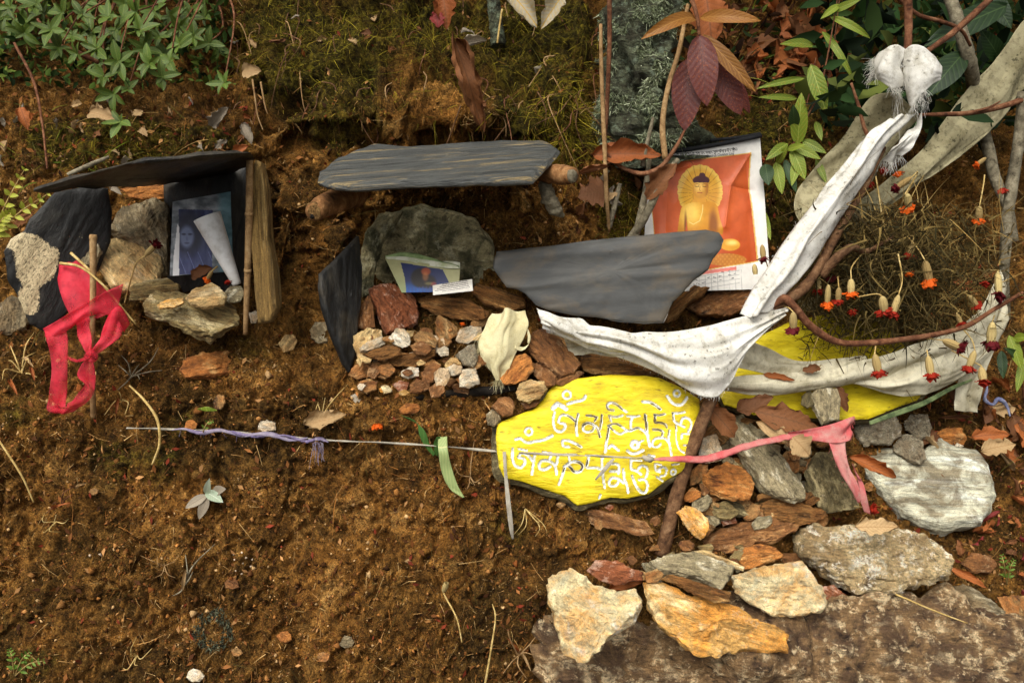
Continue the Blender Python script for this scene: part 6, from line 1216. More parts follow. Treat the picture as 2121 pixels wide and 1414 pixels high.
blade('single green blade on the earth near the pebble', [[(408, 846, 1.43), (410, 848, 1.43)], [(430, 842, 1.42), (432, 852, 1.42)], [(448, 848, 1.425), (450, 850, 1.425)]], L_lime, 4)

# ------------------------------------------------------------------ trunk of the lichened tree, thin stems
tt = thing('tree', 'lichen-covered tree trunk rising from the bank top', 'tree', at(1330, 300, 1.80))
W0 = pts_uvY([(1330, 330, 1.84), (1325, 230, 1.84), (1322, 120, 1.88), (1326, 0, 1.95), (1330, -200, 2.05)])
V, F = tube(W0, [pxm(r_, 1.85) for r_ in (105, 78, 64, 62, 60)], 140, 64, .75, 5, rf=2.4, lf=.12); part('trunk', V, F, W_lich, tt)
W0_top = W0[-1] + np.array([0, .05, .35]); V, F = tube([W0[-1] - np.array([0, 0, .02]), W0_top], [pxm(58, 1.9), pxm(45, 1.9)], 20, 24, .3); part('trunk', V, F, W_lich, tt)
def lobe(pts, r_): V, F = tube(pts_uvY(pts), [pxm(x_, 1.8) for x_ in r_], 40, 18, .35, 8); part('root_flare', V, F, W_lich, tt)
lobe([(1290, 160, 1.84), (1262, 240, 1.80), (1240, 310, 1.79)], [30, 34, 16]); lobe([(1350, 200, 1.82), (1400, 262, 1.80), (1480, 300, 1.83)], [30, 34, 14]); lobe([(1310, 220, 1.80), (1300, 280, 1.775), (1290, 330, 1.78)], [34, 36, 20])
tk = thing('sapling', 'slim pale sapling trunk above the curled cream leaf', 'sapling', at(1030, 90, 1.86)); stick('', '', [(1032, 95, 1.86), (1026, 40, 1.88), (1020, -20, 1.9)], [15, 13, 12], W_lich, root=tk, pname='trunk', rough=.25, sides=14)
for lb, pts, r_, m in [('tall thin dry stem beside the lichened trunk', [(1244, 50, 1.70), (1246, 160, 1.69), (1252, 300, 1.68), (1256, 400, 1.67), (1262, 480, 1.70)], [3.5, 4.5, 5, 4.5, 3], W_bamboo), ('reddish dry stem against the lichened trunk', [(1262, -20, 1.75), (1262, 100, 1.74), (1256, 240, 1.73), (1250, 330, 1.72)], [5, 5, 4.5, 3], W_twig),
     ('bare twig forking beside the poster', [(1300, 500, 1.70), (1330, 460, 1.68), (1360, 400, 1.67), (1388, 350, 1.67), (1404, 330, 1.68)], [8, 9, 8, 6, 5], W_grey), ('long stem rising from the poster corner to the maroon leaves', [(1378, 330, 1.68), (1372, 260, 1.69), (1384, 180, 1.70), (1405, 110, 1.73), (1425, 10, 1.78)], [6, 6, 5.5, 5, 4], W_bamboo),
     ('thin red-brown stem curving under the maroon leaf', [(1418, 270, 1.68), (1400, 305, 1.67), (1370, 345, 1.67), (1330, 360, 1.67), (1285, 345, 1.68), (1256, 318, 1.69)], [2.5, 4, 5, 5, 4, 3], W_twig), ('mossy twig standing left of the poster', [(1316, 490, 1.69), (1330, 430, 1.69), (1338, 390, 1.70), (1345, 330, 1.71)], [8, 8, 7, 5], W_grey),
     ('short stub twig near the calendar rod', [(1330, 345, 1.69), (1342, 290, 1.69), (1353, 243, 1.69)], [5, 4.5, 3.5], W_grey), ('pale twig standing in the niche side earth', [(1262, 470, 1.70), (1272, 430, 1.69), (1284, 380, 1.69)], [6, 6, 5], W_grey), ('slender upright stem on the bare upper bank', [(1040, 20, 1.86), (1034, 60, 1.84), (1030, 90, 1.83)], [2, 2, 2], W_straw),
     ('thin stem running up beside the red ribbon shrine', [(98, 350, 1.74), (88, 260, 1.80), (70, 170, 1.86), (30, 90, 1.95)], [2, 2.4, 3, 3], W_twig), ('woody stem slanting through the bush', [(205, 130, 1.88), (150, 105, 1.86), (110, 90, 1.87), (78, 40, 1.9)], [4, 6, 5, 3], W_twig),
     ('dry root hanging from the mossy ledge beside the grey leaf', [(523, 165, 1.74), (528, 200, 1.73), (534, 240, 1.73), (545, 270, 1.73)], [2, 2, 1.6, .8], W_bamboo), ('dry root hanging next to the clay post', [(540, 170, 1.74), (548, 215, 1.73), (554, 236, 1.73)], [2, 1.8, 1], W_bamboo),
     ('old twig lying along the left slate roof', [(140, 362, 1.60), (190, 340, 1.63), (225, 325, 1.66)], [4, 5, 3], W_grey), ('withered curved stem hanging below the ribbon shrine', [(268, 798, 1.43), (300, 830, 1.41), (326, 870, 1.395), (330, 920, 1.385), (315, 962, 1.38)], [2, 3, 3.5, 3, 2], W_straw),
     ('long thin straw at the bottom of the earth face', [(1004, 1420, 1.23), (1016, 1350, 1.24), (1026, 1280, 1.26), (1020, 1250, 1.27)], [3, 2.6, 2, 1.2], W_straw), ('straw lying on the earth under the flower stub', [(957, 1330, 1.26), (946, 1280, 1.27), (925, 1240, 1.285), (918, 1225, 1.29)], [1.5, 2, 2.2, 2], W_straw),
     ('long straw arching at the outer earth face', [(70, 1040, 1.36), (45, 985, 1.36), (10, 930, 1.37), (-10, 900, 1.38)], [1.8, 2.4, 2.4, 2], W_straw), ('straw stem lying across the boulder', [(1855, 1230, 1.31), (1930, 1262, 1.29), (2004, 1290, 1.28)], [2.6, 2.2, 1.5], W_straw)]:
    stick('twig', lb, pts, r_, m, 'twig', n=36, sides=7, rough=.15)

# ------------------------------------------------------------------ dead leaves one can pick out
DL = [
 ('large curled brown leaf hanging from the mossy bank', (942, 82, 1.70), (1000, 268, 1.69), 100, L_brown, dict(curl=2.4, bend=.9, wave=.22, torn=.5, nx=26, ny=13)), ('orange-brown leaf hanging at the bank top', (915, -20, 1.82), (925, 62, 1.80), 50, L_orange, dict(curl=1.2, wave=.08)),
 ('small red leaf under the hanging orange-brown leaf', (905, 22, 1.80), (908, 58, 1.79), 26, L_red, {}), ('grey crumpled leaf above the big hanging leaf', (962, 92, 1.78), (1008, 84, 1.77), 36, L_grey, dict(curl=2.0, wave=.12)),
 ('cream curled strap leaf with yellow edge', (1052, -15, 1.85), (1112, 58, 1.80), 60, L_cream, dict(curl=1.6, bend=1.0)), ('second cream strap leaf curving the other way', (1168, -10, 1.84), (1120, 62, 1.80), 40, L_cream, dict(curl=1.3, bend=.8)),
 ('big orange-brown leaf behind the maroon shoot', (1460, -20, 1.86), (1474, 98, 1.82), 66, L_orange, dict(curl=.7, wave=.1)), ('brown leaf lying at the left end of the calendar rod', (1228, 322, 1.70), (1372, 322, 1.69), 56, L_orange, dict(curl=1.2, wave=.06)),
 ('dark red-brown leaf overlapping the poster corner', (1340, 412, 1.675), (1402, 338, 1.665), 46, L_brown, dict(curl=1.0)), ('pointed tan leaf on the bank between slate and poster', (1262, 392, 1.69), (1196, 408, 1.68), 52, L_brown, dict(wave=.06, bend=.4)),
 ('small pointed leaf beside the pale niche twig', (1256, 412, 1.69), (1280, 400, 1.685), 16, L_tan, {}), ('rolled brown leaf next to the broken branch end', (1200, 360, 1.66), (1262, 345, 1.66), 34, L_brown, dict(curl=2.4)), ('grey-brown folded leaf above the left roof', (186, 232, 1.80), (242, 250, 1.78), 36, L_tan, dict(curl=1.0)),
 ('round curled grey leaf on the bank near the mossy ledge', (440, 262, 1.78), (474, 222, 1.77), 42, L_grey, dict(curl=1.8, wave=.1)), ('beige folded leaf on the mossy ledge', (502, 150, 1.76), (542, 148, 1.75), 30, L_tan, dict(curl=.6)), ('grey torn leaf under the beige folded leaf', (502, 256, 1.75), (522, 300, 1.74), 30, L_grey, dict(curl=1.6, wave=.15)),
 ('orange leaf scrap behind the schist post', (484, 318, 1.70), (516, 302, 1.69), 20, L_orange, dict(curl=1.0)), ('orange-brown leaf caught at the outer bank', (40, 222, 1.84), (58, 270, 1.82), 26, L_orange, dict(curl=.8)),
 ('big glossy brown leaf on the stones by the pink strip', (1562, 852, 1.51), (1700, 892, 1.49), 56, L_brown, dict(curl=.5, wave=.03)), ('brown leaf propped against the plain yellow stone', (1526, 850, 1.53), (1602, 822, 1.53), 40, L_brown, dict(curl=.4)), ('tan leaf folded under the glossy brown leaf', (1566, 872, 1.495), (1680, 940, 1.46), 34, L_tan, dict(curl=.8, bend=.4)),
 ('pale tan leaf piece hanging under the pink strip', (1640, 905, 1.455), (1676, 945, 1.44), 52, L_tan, dict(curl=.5, torn=.4)), ('smooth cream leaf lying on the conglomerate rock', (1770, 1090, 1.365), (1858, 1090, 1.37), 38, L_tan, dict(curl=.4, bend=.3)), ('curled orange-brown pod-like leaf on the pale slab', (1758, 945, 1.475), (1856, 990, 1.455), 40, L_orange, dict(curl=1.5)),
 ('dark brown folded leaf beside the stick top stones', (1470, 845, 1.50), (1520, 905, 1.48), 50, L_brown, dict(curl=.8)), ('tan crumpled leaf lying above the purple cord', (632, 880, 1.415), (720, 858, 1.42), 56, L_tan, dict(curl=1.6, wave=.25, torn=.8)), ('small grey leaf beside the earth step pebbles', (720, 834, 1.455), (752, 818, 1.455), 20, L_grey, {}),
 ('brown leaf curled behind the quartz stone', (1262, 1222, 1.335), (1334, 1204, 1.335), 26, L_orange, dict(curl=1.2)), ('orange rust leaf sticking out behind the mossy grey stone', (1966, 1175, 1.36), (2045, 1218, 1.34), 22, L_orange, dict(curl=.8)), ('brown leaf standing between grey block and yellow stone', (1732, 800, 1.585), (1755, 852, 1.57), 26, L_brown, {}),
 ('green-brown tan leaf litter piece under the slab edge', (2012, 905, 1.65), (2092, 900, 1.64), 34, L_orange, dict(curl=.8)), ('light brown leaf near the scarf end', (2032, 935, 1.62), (2104, 920, 1.61), 36, L_tan, dict(curl=.6)), ('brown leaf lying inside the scarf loop', (1580, 776, 1.555), (1646, 788, 1.545), 14, L_orange, dict(curl=.6)), ('dark leaf tucked into the scarf loop', (1662, 768, 1.57), (1702, 762, 1.57), 20, L_brown, dict(curl=.6)),
 ('dark brown leaf inside the photograph niche', (398, 572, 1.58), (440, 555, 1.57), 30, L_brown, dict(curl=.8)), ('brown leaf below the fern at the bush side', (30, 470, 1.70), (70, 440, 1.69), 18, L_brown, {}), ('grey curled scrap left of the niche roof back', (230, 388, 1.66), (252, 404, 1.65), 22, L_grey, dict(curl=1.8)),
]
for i, (lb, a, b, wd, mt, kw) in enumerate(DL):
    k = dict(bend=.7, fold=.1, wave=.10, torn=.6, nx=16, ny=11); k.update(kw); leaf_at(a, b, wd, mt, None, lb, 'dead leaf', seed=i, name='dead_leaf', **k)
DK = [(i, dict(W=w_, bend=b_, fold=.1, curl=c_ * 1.25, wave=.20, torn=.8, seed=20 + i, nx=14, ny=9)) for i, (w_, b_, c_) in enumerate([(.5, .6, .8), (.45, 1.1, 1.6), (.6, .3, .3), (.38, .9, 2.2), (.55, -.4, .9)])]
HUE2 = {L_brown.name: 'dark brown', L_tan.name: 'pale tan', L_orange.name: 'rusty orange', L_grey.name: 'grey', L_red.name: 'dull red'}
def litter(n, region, label, group, mats, size, lift=.012, yr=None):
    u0, v0, u1, v1 = region
    for i in range(n):
        u, v = rs.uniform(u0, u1), rs.uniform(v0, v1); p = T(u, v); nn = TN(u, v); p = p + nn * lift + unit(CAM - p) * rs.uniform(0, .02)
        d = unit(np.cross(nn, rs.normal(0, 1, 3))); kk, kw = DK[rs.integers(5)]; mt = mats[rs.integers(len(mats))]
        o = put_leaf(leafmesh(('dead', kk), mt, **kw), p, d, unit(nn + rs.normal(0, .45, 3)), pxm(rs.uniform(*size), p[1]), None, 'dead_leaf'); hue = HUE2[mt.name]; tag(o, hue + ' ' + label.replace('brown ', ''), 'dead leaf', hue + ' ' + group)
litter(34, (1930, 830, 2125, 1010), 'brown dead leaf in the litter beside the pale slab', 'dead leaves beside the pale slab', [L_brown, L_orange, L_brown, L_tan], (35, 75), .028)
litter(34, (1960, 1000, 2125, 1330), 'dry leaf scrap on the ground beyond the pale slab', 'leaf scraps beyond the pale slab', [L_brown, L_orange, L_brown, L_red], (22, 55), .02)
litter(40, (1480, -10, 1760, 190), 'withered brown leaf hanging on the dark upper bank', 'withered leaves on the upper bank', [L_brown, L_orange, L_brown], (45, 110), .03)
litter(34, (0, 200, 520, 345), 'dry leaf scrap on the bank above the photograph niche', 'leaf scraps above the photograph niche', [L_brown, L_tan, L_orange, L_grey], (16, 36), .008)
litter(16, (1180, 330, 1330, 440), 'crumpled leaf between the centre slate and the poster', 'crumpled leaves between slate and poster', [L_brown, L_tan, L_grey], (20, 45), .012)
litter(16, (470, 0, 1240, 130), 'small dry leaf caught in the moss', 'dry leaves caught in the moss', [L_brown, L_tan, L_grey], (16, 36), .012)
litter(14, (1480, 800, 1680, 860), 'brown leaf lodged under the plain yellow stone', 'leaves under the plain yellow stone', [L_brown, L_orange], (24, 44), .03)
litter(16, (1760, 540, 2100, 660), 'brown dead leaf under the withered marigold stalks', 'dead leaves under the marigold stalks', [L_brown, L_orange], (30, 55), .012)

# ------------------------------------------------------------------ dried marigolds
g = G('marigold_calyx', .8, .15); cc = g.mix(g.rand(), lin(200, 178, 120), lin(150, 124, 78)); g.color(g.mix(.4, cc, g.ramp(g.noise(g.vec((1, 1, .2)), 300, 3), [(.3, .5), (.7, 1.2)]), 'MULTIPLY')); CALYX = g.m
def petal_mat(n, a, b):
    g = G(n, .7, .2); c = g.mix(g.noise(g.vec(), 160, 3), a, b); g.color(c); g.translucent(c, .2); return g.m
P_or = petal_mat('orange_petals', lin(190, 62, 10), lin(226, 108, 22)); P_red = petal_mat('red_petals', lin(116, 18, 14), lin(176, 48, 20)); P_mar = petal_mat('maroon_petals', lin(66, 10, 18), lin(112, 24, 28))
n, m = 14, 30; zz = np.linspace(0, 1, n); th = np.arange(m) / m * 2 * np.pi
pr = .52 * np.interp(zz, [0, .06, .25, .6, .88, 1], [.05, .16, .26, .31, .27, .25]); rr_ = pr[:, None] * (1 + .24 * np.cos(th * 10)[None] * np.interp(zz, [0, .2, 1], [0, 1, 1])[:, None])
CAL_V = np.stack([rr_ * np.cos(th)[None], rr_ * np.sin(th)[None], -.74 * zz[:, None] + 0 * th[None]], -1).reshape(-1, 3); CAL_M = mesh('calyx', CAL_V, quads(n, m, True)); CAL_M.materials.append(CALYX)
PM = {}
for nm, mt in (('o', P_or), ('r', P_red), ('m', P_mar)):
    for kx in range(3):
        r2 = np.random.default_rng(kx + 40); ps = []
        for i in range(26):
            a = r2.uniform(0, 2 * np.pi); tl = r2.uniform(.1, 1.25); V, F = leafgeo(W=.75, bend=r2.uniform(-.8, .9), fold=.2, wave=.2, seed=i, nx=5, ny=5, a=1.5, b=.5); L = r2.uniform(.26, .42)
            d = np.array([math.cos(a) * math.sin(tl), math.sin(a) * math.sin(tl), -math.cos(tl)]); nn = np.array([-math.cos(a) * math.cos(tl), -math.sin(a) * math.cos(tl), -math.sin(tl)]); M_ = np.array(frame_mtx(np.array([.10 * math.cos(a), .10 * math.sin(a), -.66]), d, nn, L))
            ps.append((V @ M_[:3, :3].T + M_[:3, 3], F))
        V, F = merge(ps); PM[(nm, kx)] = mesh('petals', V, F); PM[(nm, kx)].materials.append(mt)
L_ = {'o': 'orange', 'r': 'red', 'm': 'dark maroon', '': 'no'}
def marigold(a, b, Y, kind, stem=None, calyx=True, label=None, group=None, k=0):
    """a: stem end of the calyx, b: petal end, photo pixels of the zoom on the marigolds"""
    ua, va = a[0] / 2.357 + 1521, a[1] / 2.357 + 280; ub, vb = b[0] / 2.357 + 1521, b[1] / 2.357 + 280
    A, B = at(ua, va, Y), at(ub, vb, Y - .004); L = np.linalg.norm(B - A); ax = unit(B - A); t = thing('dried_marigold', label, 'dried flower', A, group)
    mx = frame_mtx(A, np.cross(ax, [0, 1, .1]), -ax, 1.0); s = L * (1 if calyx else 1.0)
    kz = rs.uniform(.7, 1.05); mx = mx @ Matrix.Rotation(rs.normal(0, .22), 4, 'X') @ Matrix.Rotation(rs.normal(0, .14), 4, 'Y') @ Matrix.Rotation(rs.uniform(0, 6), 4, 'Z') @ Matrix.Diagonal((s * .95 * kz, s * .95 * rs.uniform(.8, 1.15), s * rs.uniform(.88, 1.12), 1))
    parts_ = ([('calyx', CAL_M)] if calyx else []) + ([('petals', PM[(kind, k % 3)])] if kind else [])
    for nm, me in parts_:
        o = link(nm, me, None, t); setw(o, t, mx if calyx else mx @ Matrix.Diagonal((1.35, 1.35, 1.35, 1)) @ Matrix.Translation((0, 0, .45)))
    if stem:
        st = [(ua, va, Y)] + [(x_ / 2.357 + 1521, y_ / 2.357 + 280, Y + .02 * (i + 1)) for i, (x_, y_) in enumerate(stem)]; W_ = pts_uvY(st); V, F = tube(W_, [.0012, .0012, .0015], 20, 6, .1); part('stem', V, F, W_straw, t)
    return t
MG = [((135, 535), (135, 622), 1.66, 'm', [(165, 650), (175, 665)]), ((97, 628), (97, 700), 1.64, '', None), ((430, 565), (430, 640), 1.60, '', [(450, 520)]), ((410, 700), (410, 775), 1.60, 'r', [(440, 670), (490, 650)]), ((460, 728), (475, 838), 1.55, 'o', None), ((510, 742), (515, 835), 1.56, 'r', [(505, 690)]),
      ((570, 700), (572, 795), 1.56, 'o', [(575, 640), (640, 560)]), ((655, 585), (650, 640), 1.62, '', [(700, 580)]), ((287, 862), (293, 980), 1.49, 'm', [(265, 842), (240, 835)]), ((722, 785), (722, 900), 1.53, 'r', [(690, 775), (600, 790)]), ((803, 778), (803, 888), 1.54, 'r', [(820, 700), (800, 580)]),
      ((685, 1068), (680, 1182), 1.50, 'r', [(690, 1030)]), ((945, 1075), (947, 1182), 1.53, 'r', [(940, 1050)]), ((872, 520), (858, 615), 1.62, 'r', [(865, 490), (750, 500), (690, 200)]), ((930, 610), (970, 730), 1.58, 'o', [(900, 560), (850, 500)]), ((1285, 665), (1285, 795), 1.62, 'm', [(1290, 660), (1250, 660)]),
      ((1260, 910), (1250, 1035), 1.60, 'm', [(1270, 880)]), ((1175, 1050), (1160, 1165), 1.58, 'r', [(1160, 1000), (1120, 950)]), ((1205, 1130), (1195, 1235), 1.57, 'r', [(1195, 1120), (1060, 1050)]), ((1085, 870), (1085, 945), 1.60, 'r', [(1100, 850)]), ((1015, 1000), (1130, 1040), 1.56, 'm', [(930, 990)]),
      ((1145, 782), (1205, 850), 1.62, 'r', [(1120, 770)]), ((1197, 345), (1195, 445), 1.70, 'o', [(1215, 250), (1222, 195)]), ((845, 285), (858, 388), 1.66, 'o', [(835, 285), (890, 195)]), ((865, 205), (795, 280), 1.68, 'm', [(890, 195), (760, 440)]), ((1230, 110), (1185, 165), 1.75, 'o', None)]
for i, (a, b, Y, kd, st) in enumerate(MG):
    marigold(a, b, Y, kd, st, True, 'dried marigold head with %s petals hanging among the withered stalks' % L_[kd], 'dried marigolds with %s petals' % L_[kd], i)
for i, (c_, kd, Y) in enumerate([((800, 190), 'o', 1.70), ((730, 170), 'r', 1.71), ((850, 680), 'o', 1.60), ((1220, 725), 'r', 1.62), ((670, 240), 'r', 1.70), ((1310, 270), 'r', 1.78), ((580, 860), 'r', 1.57), ((470, 700), 'm', 1.62)]):
    marigold((c_[0], c_[1] - 30), (c_[0], c_[1] + 30), Y, kd, None, False, 'loose %s marigold bloom without visible calyx caught in the stalks' % L_[kd], 'loose %s marigold blooms' % L_[kd], i)
def mg_px(a, b, Y, kind, stem, calyx, label, k=0):
    f = lambda q: ((q[0] - 1521) * 2.357, (q[1] - 280) * 2.357); return marigold(f(a), f(b), Y, kind, [f(q) for q in stem] if stem else None, calyx, label, None, k)
mg_px((300, 530), (330, 508), 1.50, 'm', [(282, 545), (268, 590), (258, 630)], True, 'dried marigold on a bent straw stem behind the red ribbon')
mg_px((440, 560), (425, 585), 1.50, 'o', [(450, 552)], True, 'orange marigold lying before the photograph', 1)
mg_px((470, 575), (474, 592), 1.50, 'r', None, False, 'red marigold bloom at the foot of the paper cone', 2)
mg_px((778, 870), (782, 900), 1.41, 'o', None, False, 'fallen orange marigold bloom on the earth above the cord', 1)
mg_px((958, 664), (958, 678), 1.53, 'o', None, False, 'tiny orange bloom wedged in the stone pile', 2)
mg_px((1790, 1050), (1825, 1056), 1.44, 'r', [(1770, 1048)], False, 'red marigold bloom at the end of the pink tail', 0)
mg_px((918, 1226), (930, 1198), 1.29, '', None, True, 'dry flower stub lying on the lower earth face')
for lb, pts in [('straw stalk slanting behind the red ribbon', [(147, 524, 1.47), (200, 575, 1.44), (282, 672, 1.44)]), ('second straw stalk crossing the red ribbon', [(125, 545, 1.46), (170, 555, 1.43), (225, 600, 1.42)])]:
    stick('straw', lb, pts, [3.4, 3, 2], W_straw, 'straw', n=20, sides=6)
# ------------------------------------------------------------------ what nobody could count: moss, roots, crumbs, litter
g = G('small_plant_matter', .85, .15); c = g.attr('col'); g.color(c); g.translucent(c, .15); FIB = g.m
g = G('earth_crumbs', .95, .1); c = g.attr('col'); n_ = g.noise(g.vec(rnd=False), 300, 4, .7); g.color(g.mix(.6, c, g.ramp(n_, [(.3, .4), (.7, 1.5)]), 'MULTIPLY')); g.bump(n_, .6, .002); CRUMB = g.m
rq = np.random.default_rng(99)

def blades(base, d, L, wd, col, curl=0.6, rows=4, seed=0):
    """many thin curved blades in one mesh; base (N,3), d (N,3) unit, L (N,), wd (N,), col (N,3)"""
    N = len(base); r = np.random.default_rng(seed); k = unit(r.normal(0, 1, (N, 3))); side = unit(np.cross(d, k)); bd = unit(np.cross(side, d) * 1.0 + side * r.normal(0, .5, (N, 1)) + np.array([0, 0, -.5])) * curl
    t = np.linspace(0, 1, rows)[None, :, None]
    P = base[:, None] + d[:, None] * L[:, None, None] * t + bd[:, None] * (L[:, None, None] * t ** 2) * r.uniform(.2, 1.0, (N, 1, 1))
    w_ = wd[:, None, None] * (1 - .75 * t)
    V = np.stack([P - side[:, None] * w_, P + side[:, None] * w_], 2).reshape(-1, 3)
    b = (np.arange(N) * rows * 2)[:, None, None]; i = np.arange(rows - 1)[None, :, None] * 2
    F = np.concatenate([b + i, b + i + 1, b + i + 3, b + i + 2], 2).reshape(-1, 4)
    return V, F, np.repeat(col, rows * 2, 0)

def stuff(name, label, V, F, C, mat, sm=True):
    m = mesh(name, V, F, smooth_=sm); paint(m, C); o = link(name, m, mat); return tag(o, label, None, None, 'stuff')

def sample(n, wfun, u0, u1, v0, v1):
    u = rq.uniform(u0, u1, n); v = rq.uniform(v0, v1, n); P = T(u, v); k = rq.uniform(0, 1, n) < wfun(u, v, P)
    return u[k], v[k], P[k], TN(u[k], v[k])

def pal(cols, n, var=.25):
    c = np.array([lin(*q) for q in cols])[rq.integers(0, len(cols), n)]; return np.clip(c * (1 + rq.normal(0, var, (n, 1))), 0.003, 1)

# moss cushions
u, v, P, N = sample(190000, lambda u, v, P: np.clip(moss_w(u, v, P) * 1.1 - .15, 0, 1) * np.clip(.25 + 1.8 * fbm(P * 20, 3, 5), .04, 1), -60, 1760, -60, 520)
n = len(P); d = unit(N + rq.normal(0, .45, (n, 3)) + np.array([0, -.2, -.1]))
stuff('moss', 'olive moss covering the upper bank', *blades(P, d, rq.uniform(.004, .012, n), rq.uniform(.0004, .0008, n), pal([(84, 74, 20), (116, 100, 28), (62, 56, 16), (150, 130, 44), (54, 46, 16), (88, 92, 36), (96, 66, 30)], n), .8, 3, 1), FIB)
# long yellow-green moss tendrils
def tend(u, v, P): return np.maximum.reduce([.5 * zone(u, v, 640, 70, 160, 90), .5 * zone(u, v, 1000, 90, 240, 110), zone(u, v, 1175, 250, 75, 90), .4 * zone(u, v, 1150, 120, 120, 100), .3 * zone(u, v, 200, 290, 150, 50), .6 * zone(u, v, 1280, 440, 40, 60)])
u, v, P, N = sample(42000, tend, 0, 1700, -30, 520); n = len(P); d = unit(N * .7 + rq.normal(0, .5, (n, 3)) + np.array([0, -.2, -.3]))
stuff('moss_tendrils', 'yellow-green trailing moss strands', *blades(P, d, rq.uniform(.012, .05, n), rq.uniform(.0003, .0006, n), pal([(150, 136, 34), (176, 158, 48), (118, 112, 30), (92, 84, 24), (130, 94, 40), (70, 62, 22)], n), 1.4, 6, 2), FIB)
# fluffy lichen on the trunk
u = rq.uniform(1225, 1440, 16000); v = rq.uniform(-40, 330, 16000); Yl = np.full(16000, 0.0)
from mathutils.bvhtree import BVHTree
LV, LF, off_ = [], [], 0
for o in tt.children:
    q = np.array([vv.co[:] for vv in o.data.vertices]) + np.array(tt.location); LV.append(q); LF += [[i_ + off_ for i_ in p_.vertices] for p_ in o.data.polygons]; off_ += len(q)
bv = BVHTree.FromPolygons([tuple(x_) for x_ in np.concatenate(LV)], LF); Lp, Ln = [], []
for a_, b_ in zip(u, v):
    h_ = bv.ray_cast(Vector(CAM), Vector(ray(a_, b_)))
    if h_[0] is not None and rq.uniform() < .75: Lp.append(h_[0][:]); Ln.append(h_[1][:])
Lp = np.array(Lp); Ln = np.array(Ln); Ln = np.where(((CAM - Lp) * Ln).sum(1, keepdims=True) < 0, -Ln, Ln); n = len(Lp)
kk = fbm(Lp * 26, 3, 6) > .02; Lp, Ln = Lp[kk], Ln[kk]; n = len(Lp)
stuff('trunk_lichen', 'blue-green bushy lichen on the tree trunk', *blades(Lp, unit(Ln + rq.normal(0, .5, (n, 3)) + np.array([0, 0, -.5])), rq.uniform(.004, .014, n), rq.uniform(.0006, .0013, n), pal([(150, 160, 124), (120, 130, 96), (178, 184, 152), (90, 92, 66)], n), .8, 3, 3), FIB)
# root hairs, straw and fibres over the earth
def fibw(u, v, P): return np.where(v > 780, .55 * (1 - .8 * smooth(1050, 1250, u) * smooth(1150, 1300, v)), .8) * (0.35 + .65 * (fbm(P * 9, 3, 15) > -.1))
u, v, P, N = sample(60000, fibw, -60, 2180, 150, 1460); n = len(P)
tan_ = unit(np.cross(N, rq.normal(0, 1, (n, 3)))); d = unit(tan_ + N * rq.uniform(-.1, .35, (n, 1)) + np.array([0, 0, -.45]))
stuff('root_fibres', 'fine root hairs and straw bits on the bare earth', *blades(P + N * .001, d, rq.exponential(.011, n) + .005, rq.uniform(.0003, .0007, n), pal([(120, 76, 34), (150, 98, 46), (96, 58, 26), (176, 134, 80), (196, 160, 104), (64, 40, 20), (70, 60, 26)], n), .8, 3, 4), FIB)
# crumbs and pebbles
u, v, P, N = sample(44000, lambda u, v, P: .35 + .5 * (fbm(P * 12, 3, 25) > 0), -60, 2180, 300, 1460); n = len(P)
oc = np.array([[1, 0, 0], [-1, 0, 0], [0, 1, 0], [0, -1, 0], [0, 0, 1], [0, 0, -1]], float); of = np.array([[0, 2, 4], [2, 1, 4], [1, 3, 4], [3, 0, 4], [2, 0, 5], [1, 2, 5], [3, 1, 5], [0, 3, 5]])
s_ = (rq.exponential(.0011, n) + .0006)[:, None, None]; V = P[:, None] + N[:, None] * s_ * .3 + oc[None] * s_ * rq.uniform(.5, 1.3, (n, 6, 1)) + rq.normal(0, .25, (n, 6, 3)) * s_
stuff('earth_crumbs', 'crumbs of earth and grit on the bank', V.reshape(-1, 3), (of[None] + (np.arange(n) * 6)[:, None, None]).reshape(-1, 3), np.repeat(pal([(92, 56, 26), (130, 84, 42), (70, 42, 20), (160, 112, 62), (110, 62, 28), (60, 38, 20), (120, 80, 40), (150, 100, 50), (84, 52, 24), (170, 136, 92)], n, .3), 6, 0), CRUMB, False)
# small leaf flakes
def flk(u, v, P): return np.maximum.reduce([.7 * (v < 330) * (u < 520), .5 * (v < 300) * (u > 1400) * 1.0, .9 * zone(u, v, 2040, 950, 140, 200), .5 * zone(u, v, 1900, 560, 250, 100), .12 + 0 * u, .3 * zone(u, v, 1200, 400, 120, 80)])
u, v, P, N = sample(22000, flk, -60, 2180, -60, 1460); n = len(P); nn = unit(N + rq.normal(0, .5, (n, 3))); a_ = unit(np.cross(nn, rq.normal(0, 1, (n, 3)))); b_ = np.cross(nn, a_); L = rq.uniform(.003, .010, n)[:, None]; q = P + N * .004
V = np.stack([q - a_ * L, q + b_ * L * .4 + nn * L * .2, q + a_ * L, q - b_ * L * .45 + nn * L * .1], 1).reshape(-1, 3)
stuff('leaf_litter', 'small brown leaf flakes littering the bank', V, (np.arange(n) * 4)[:, None] + np.arange(4)[None], np.repeat(pal([(96, 58, 28), (140, 90, 48), (70, 40, 20), (170, 124, 76), (110, 66, 30), (120, 50, 30)], n, .3), 4, 0), FIB, False)
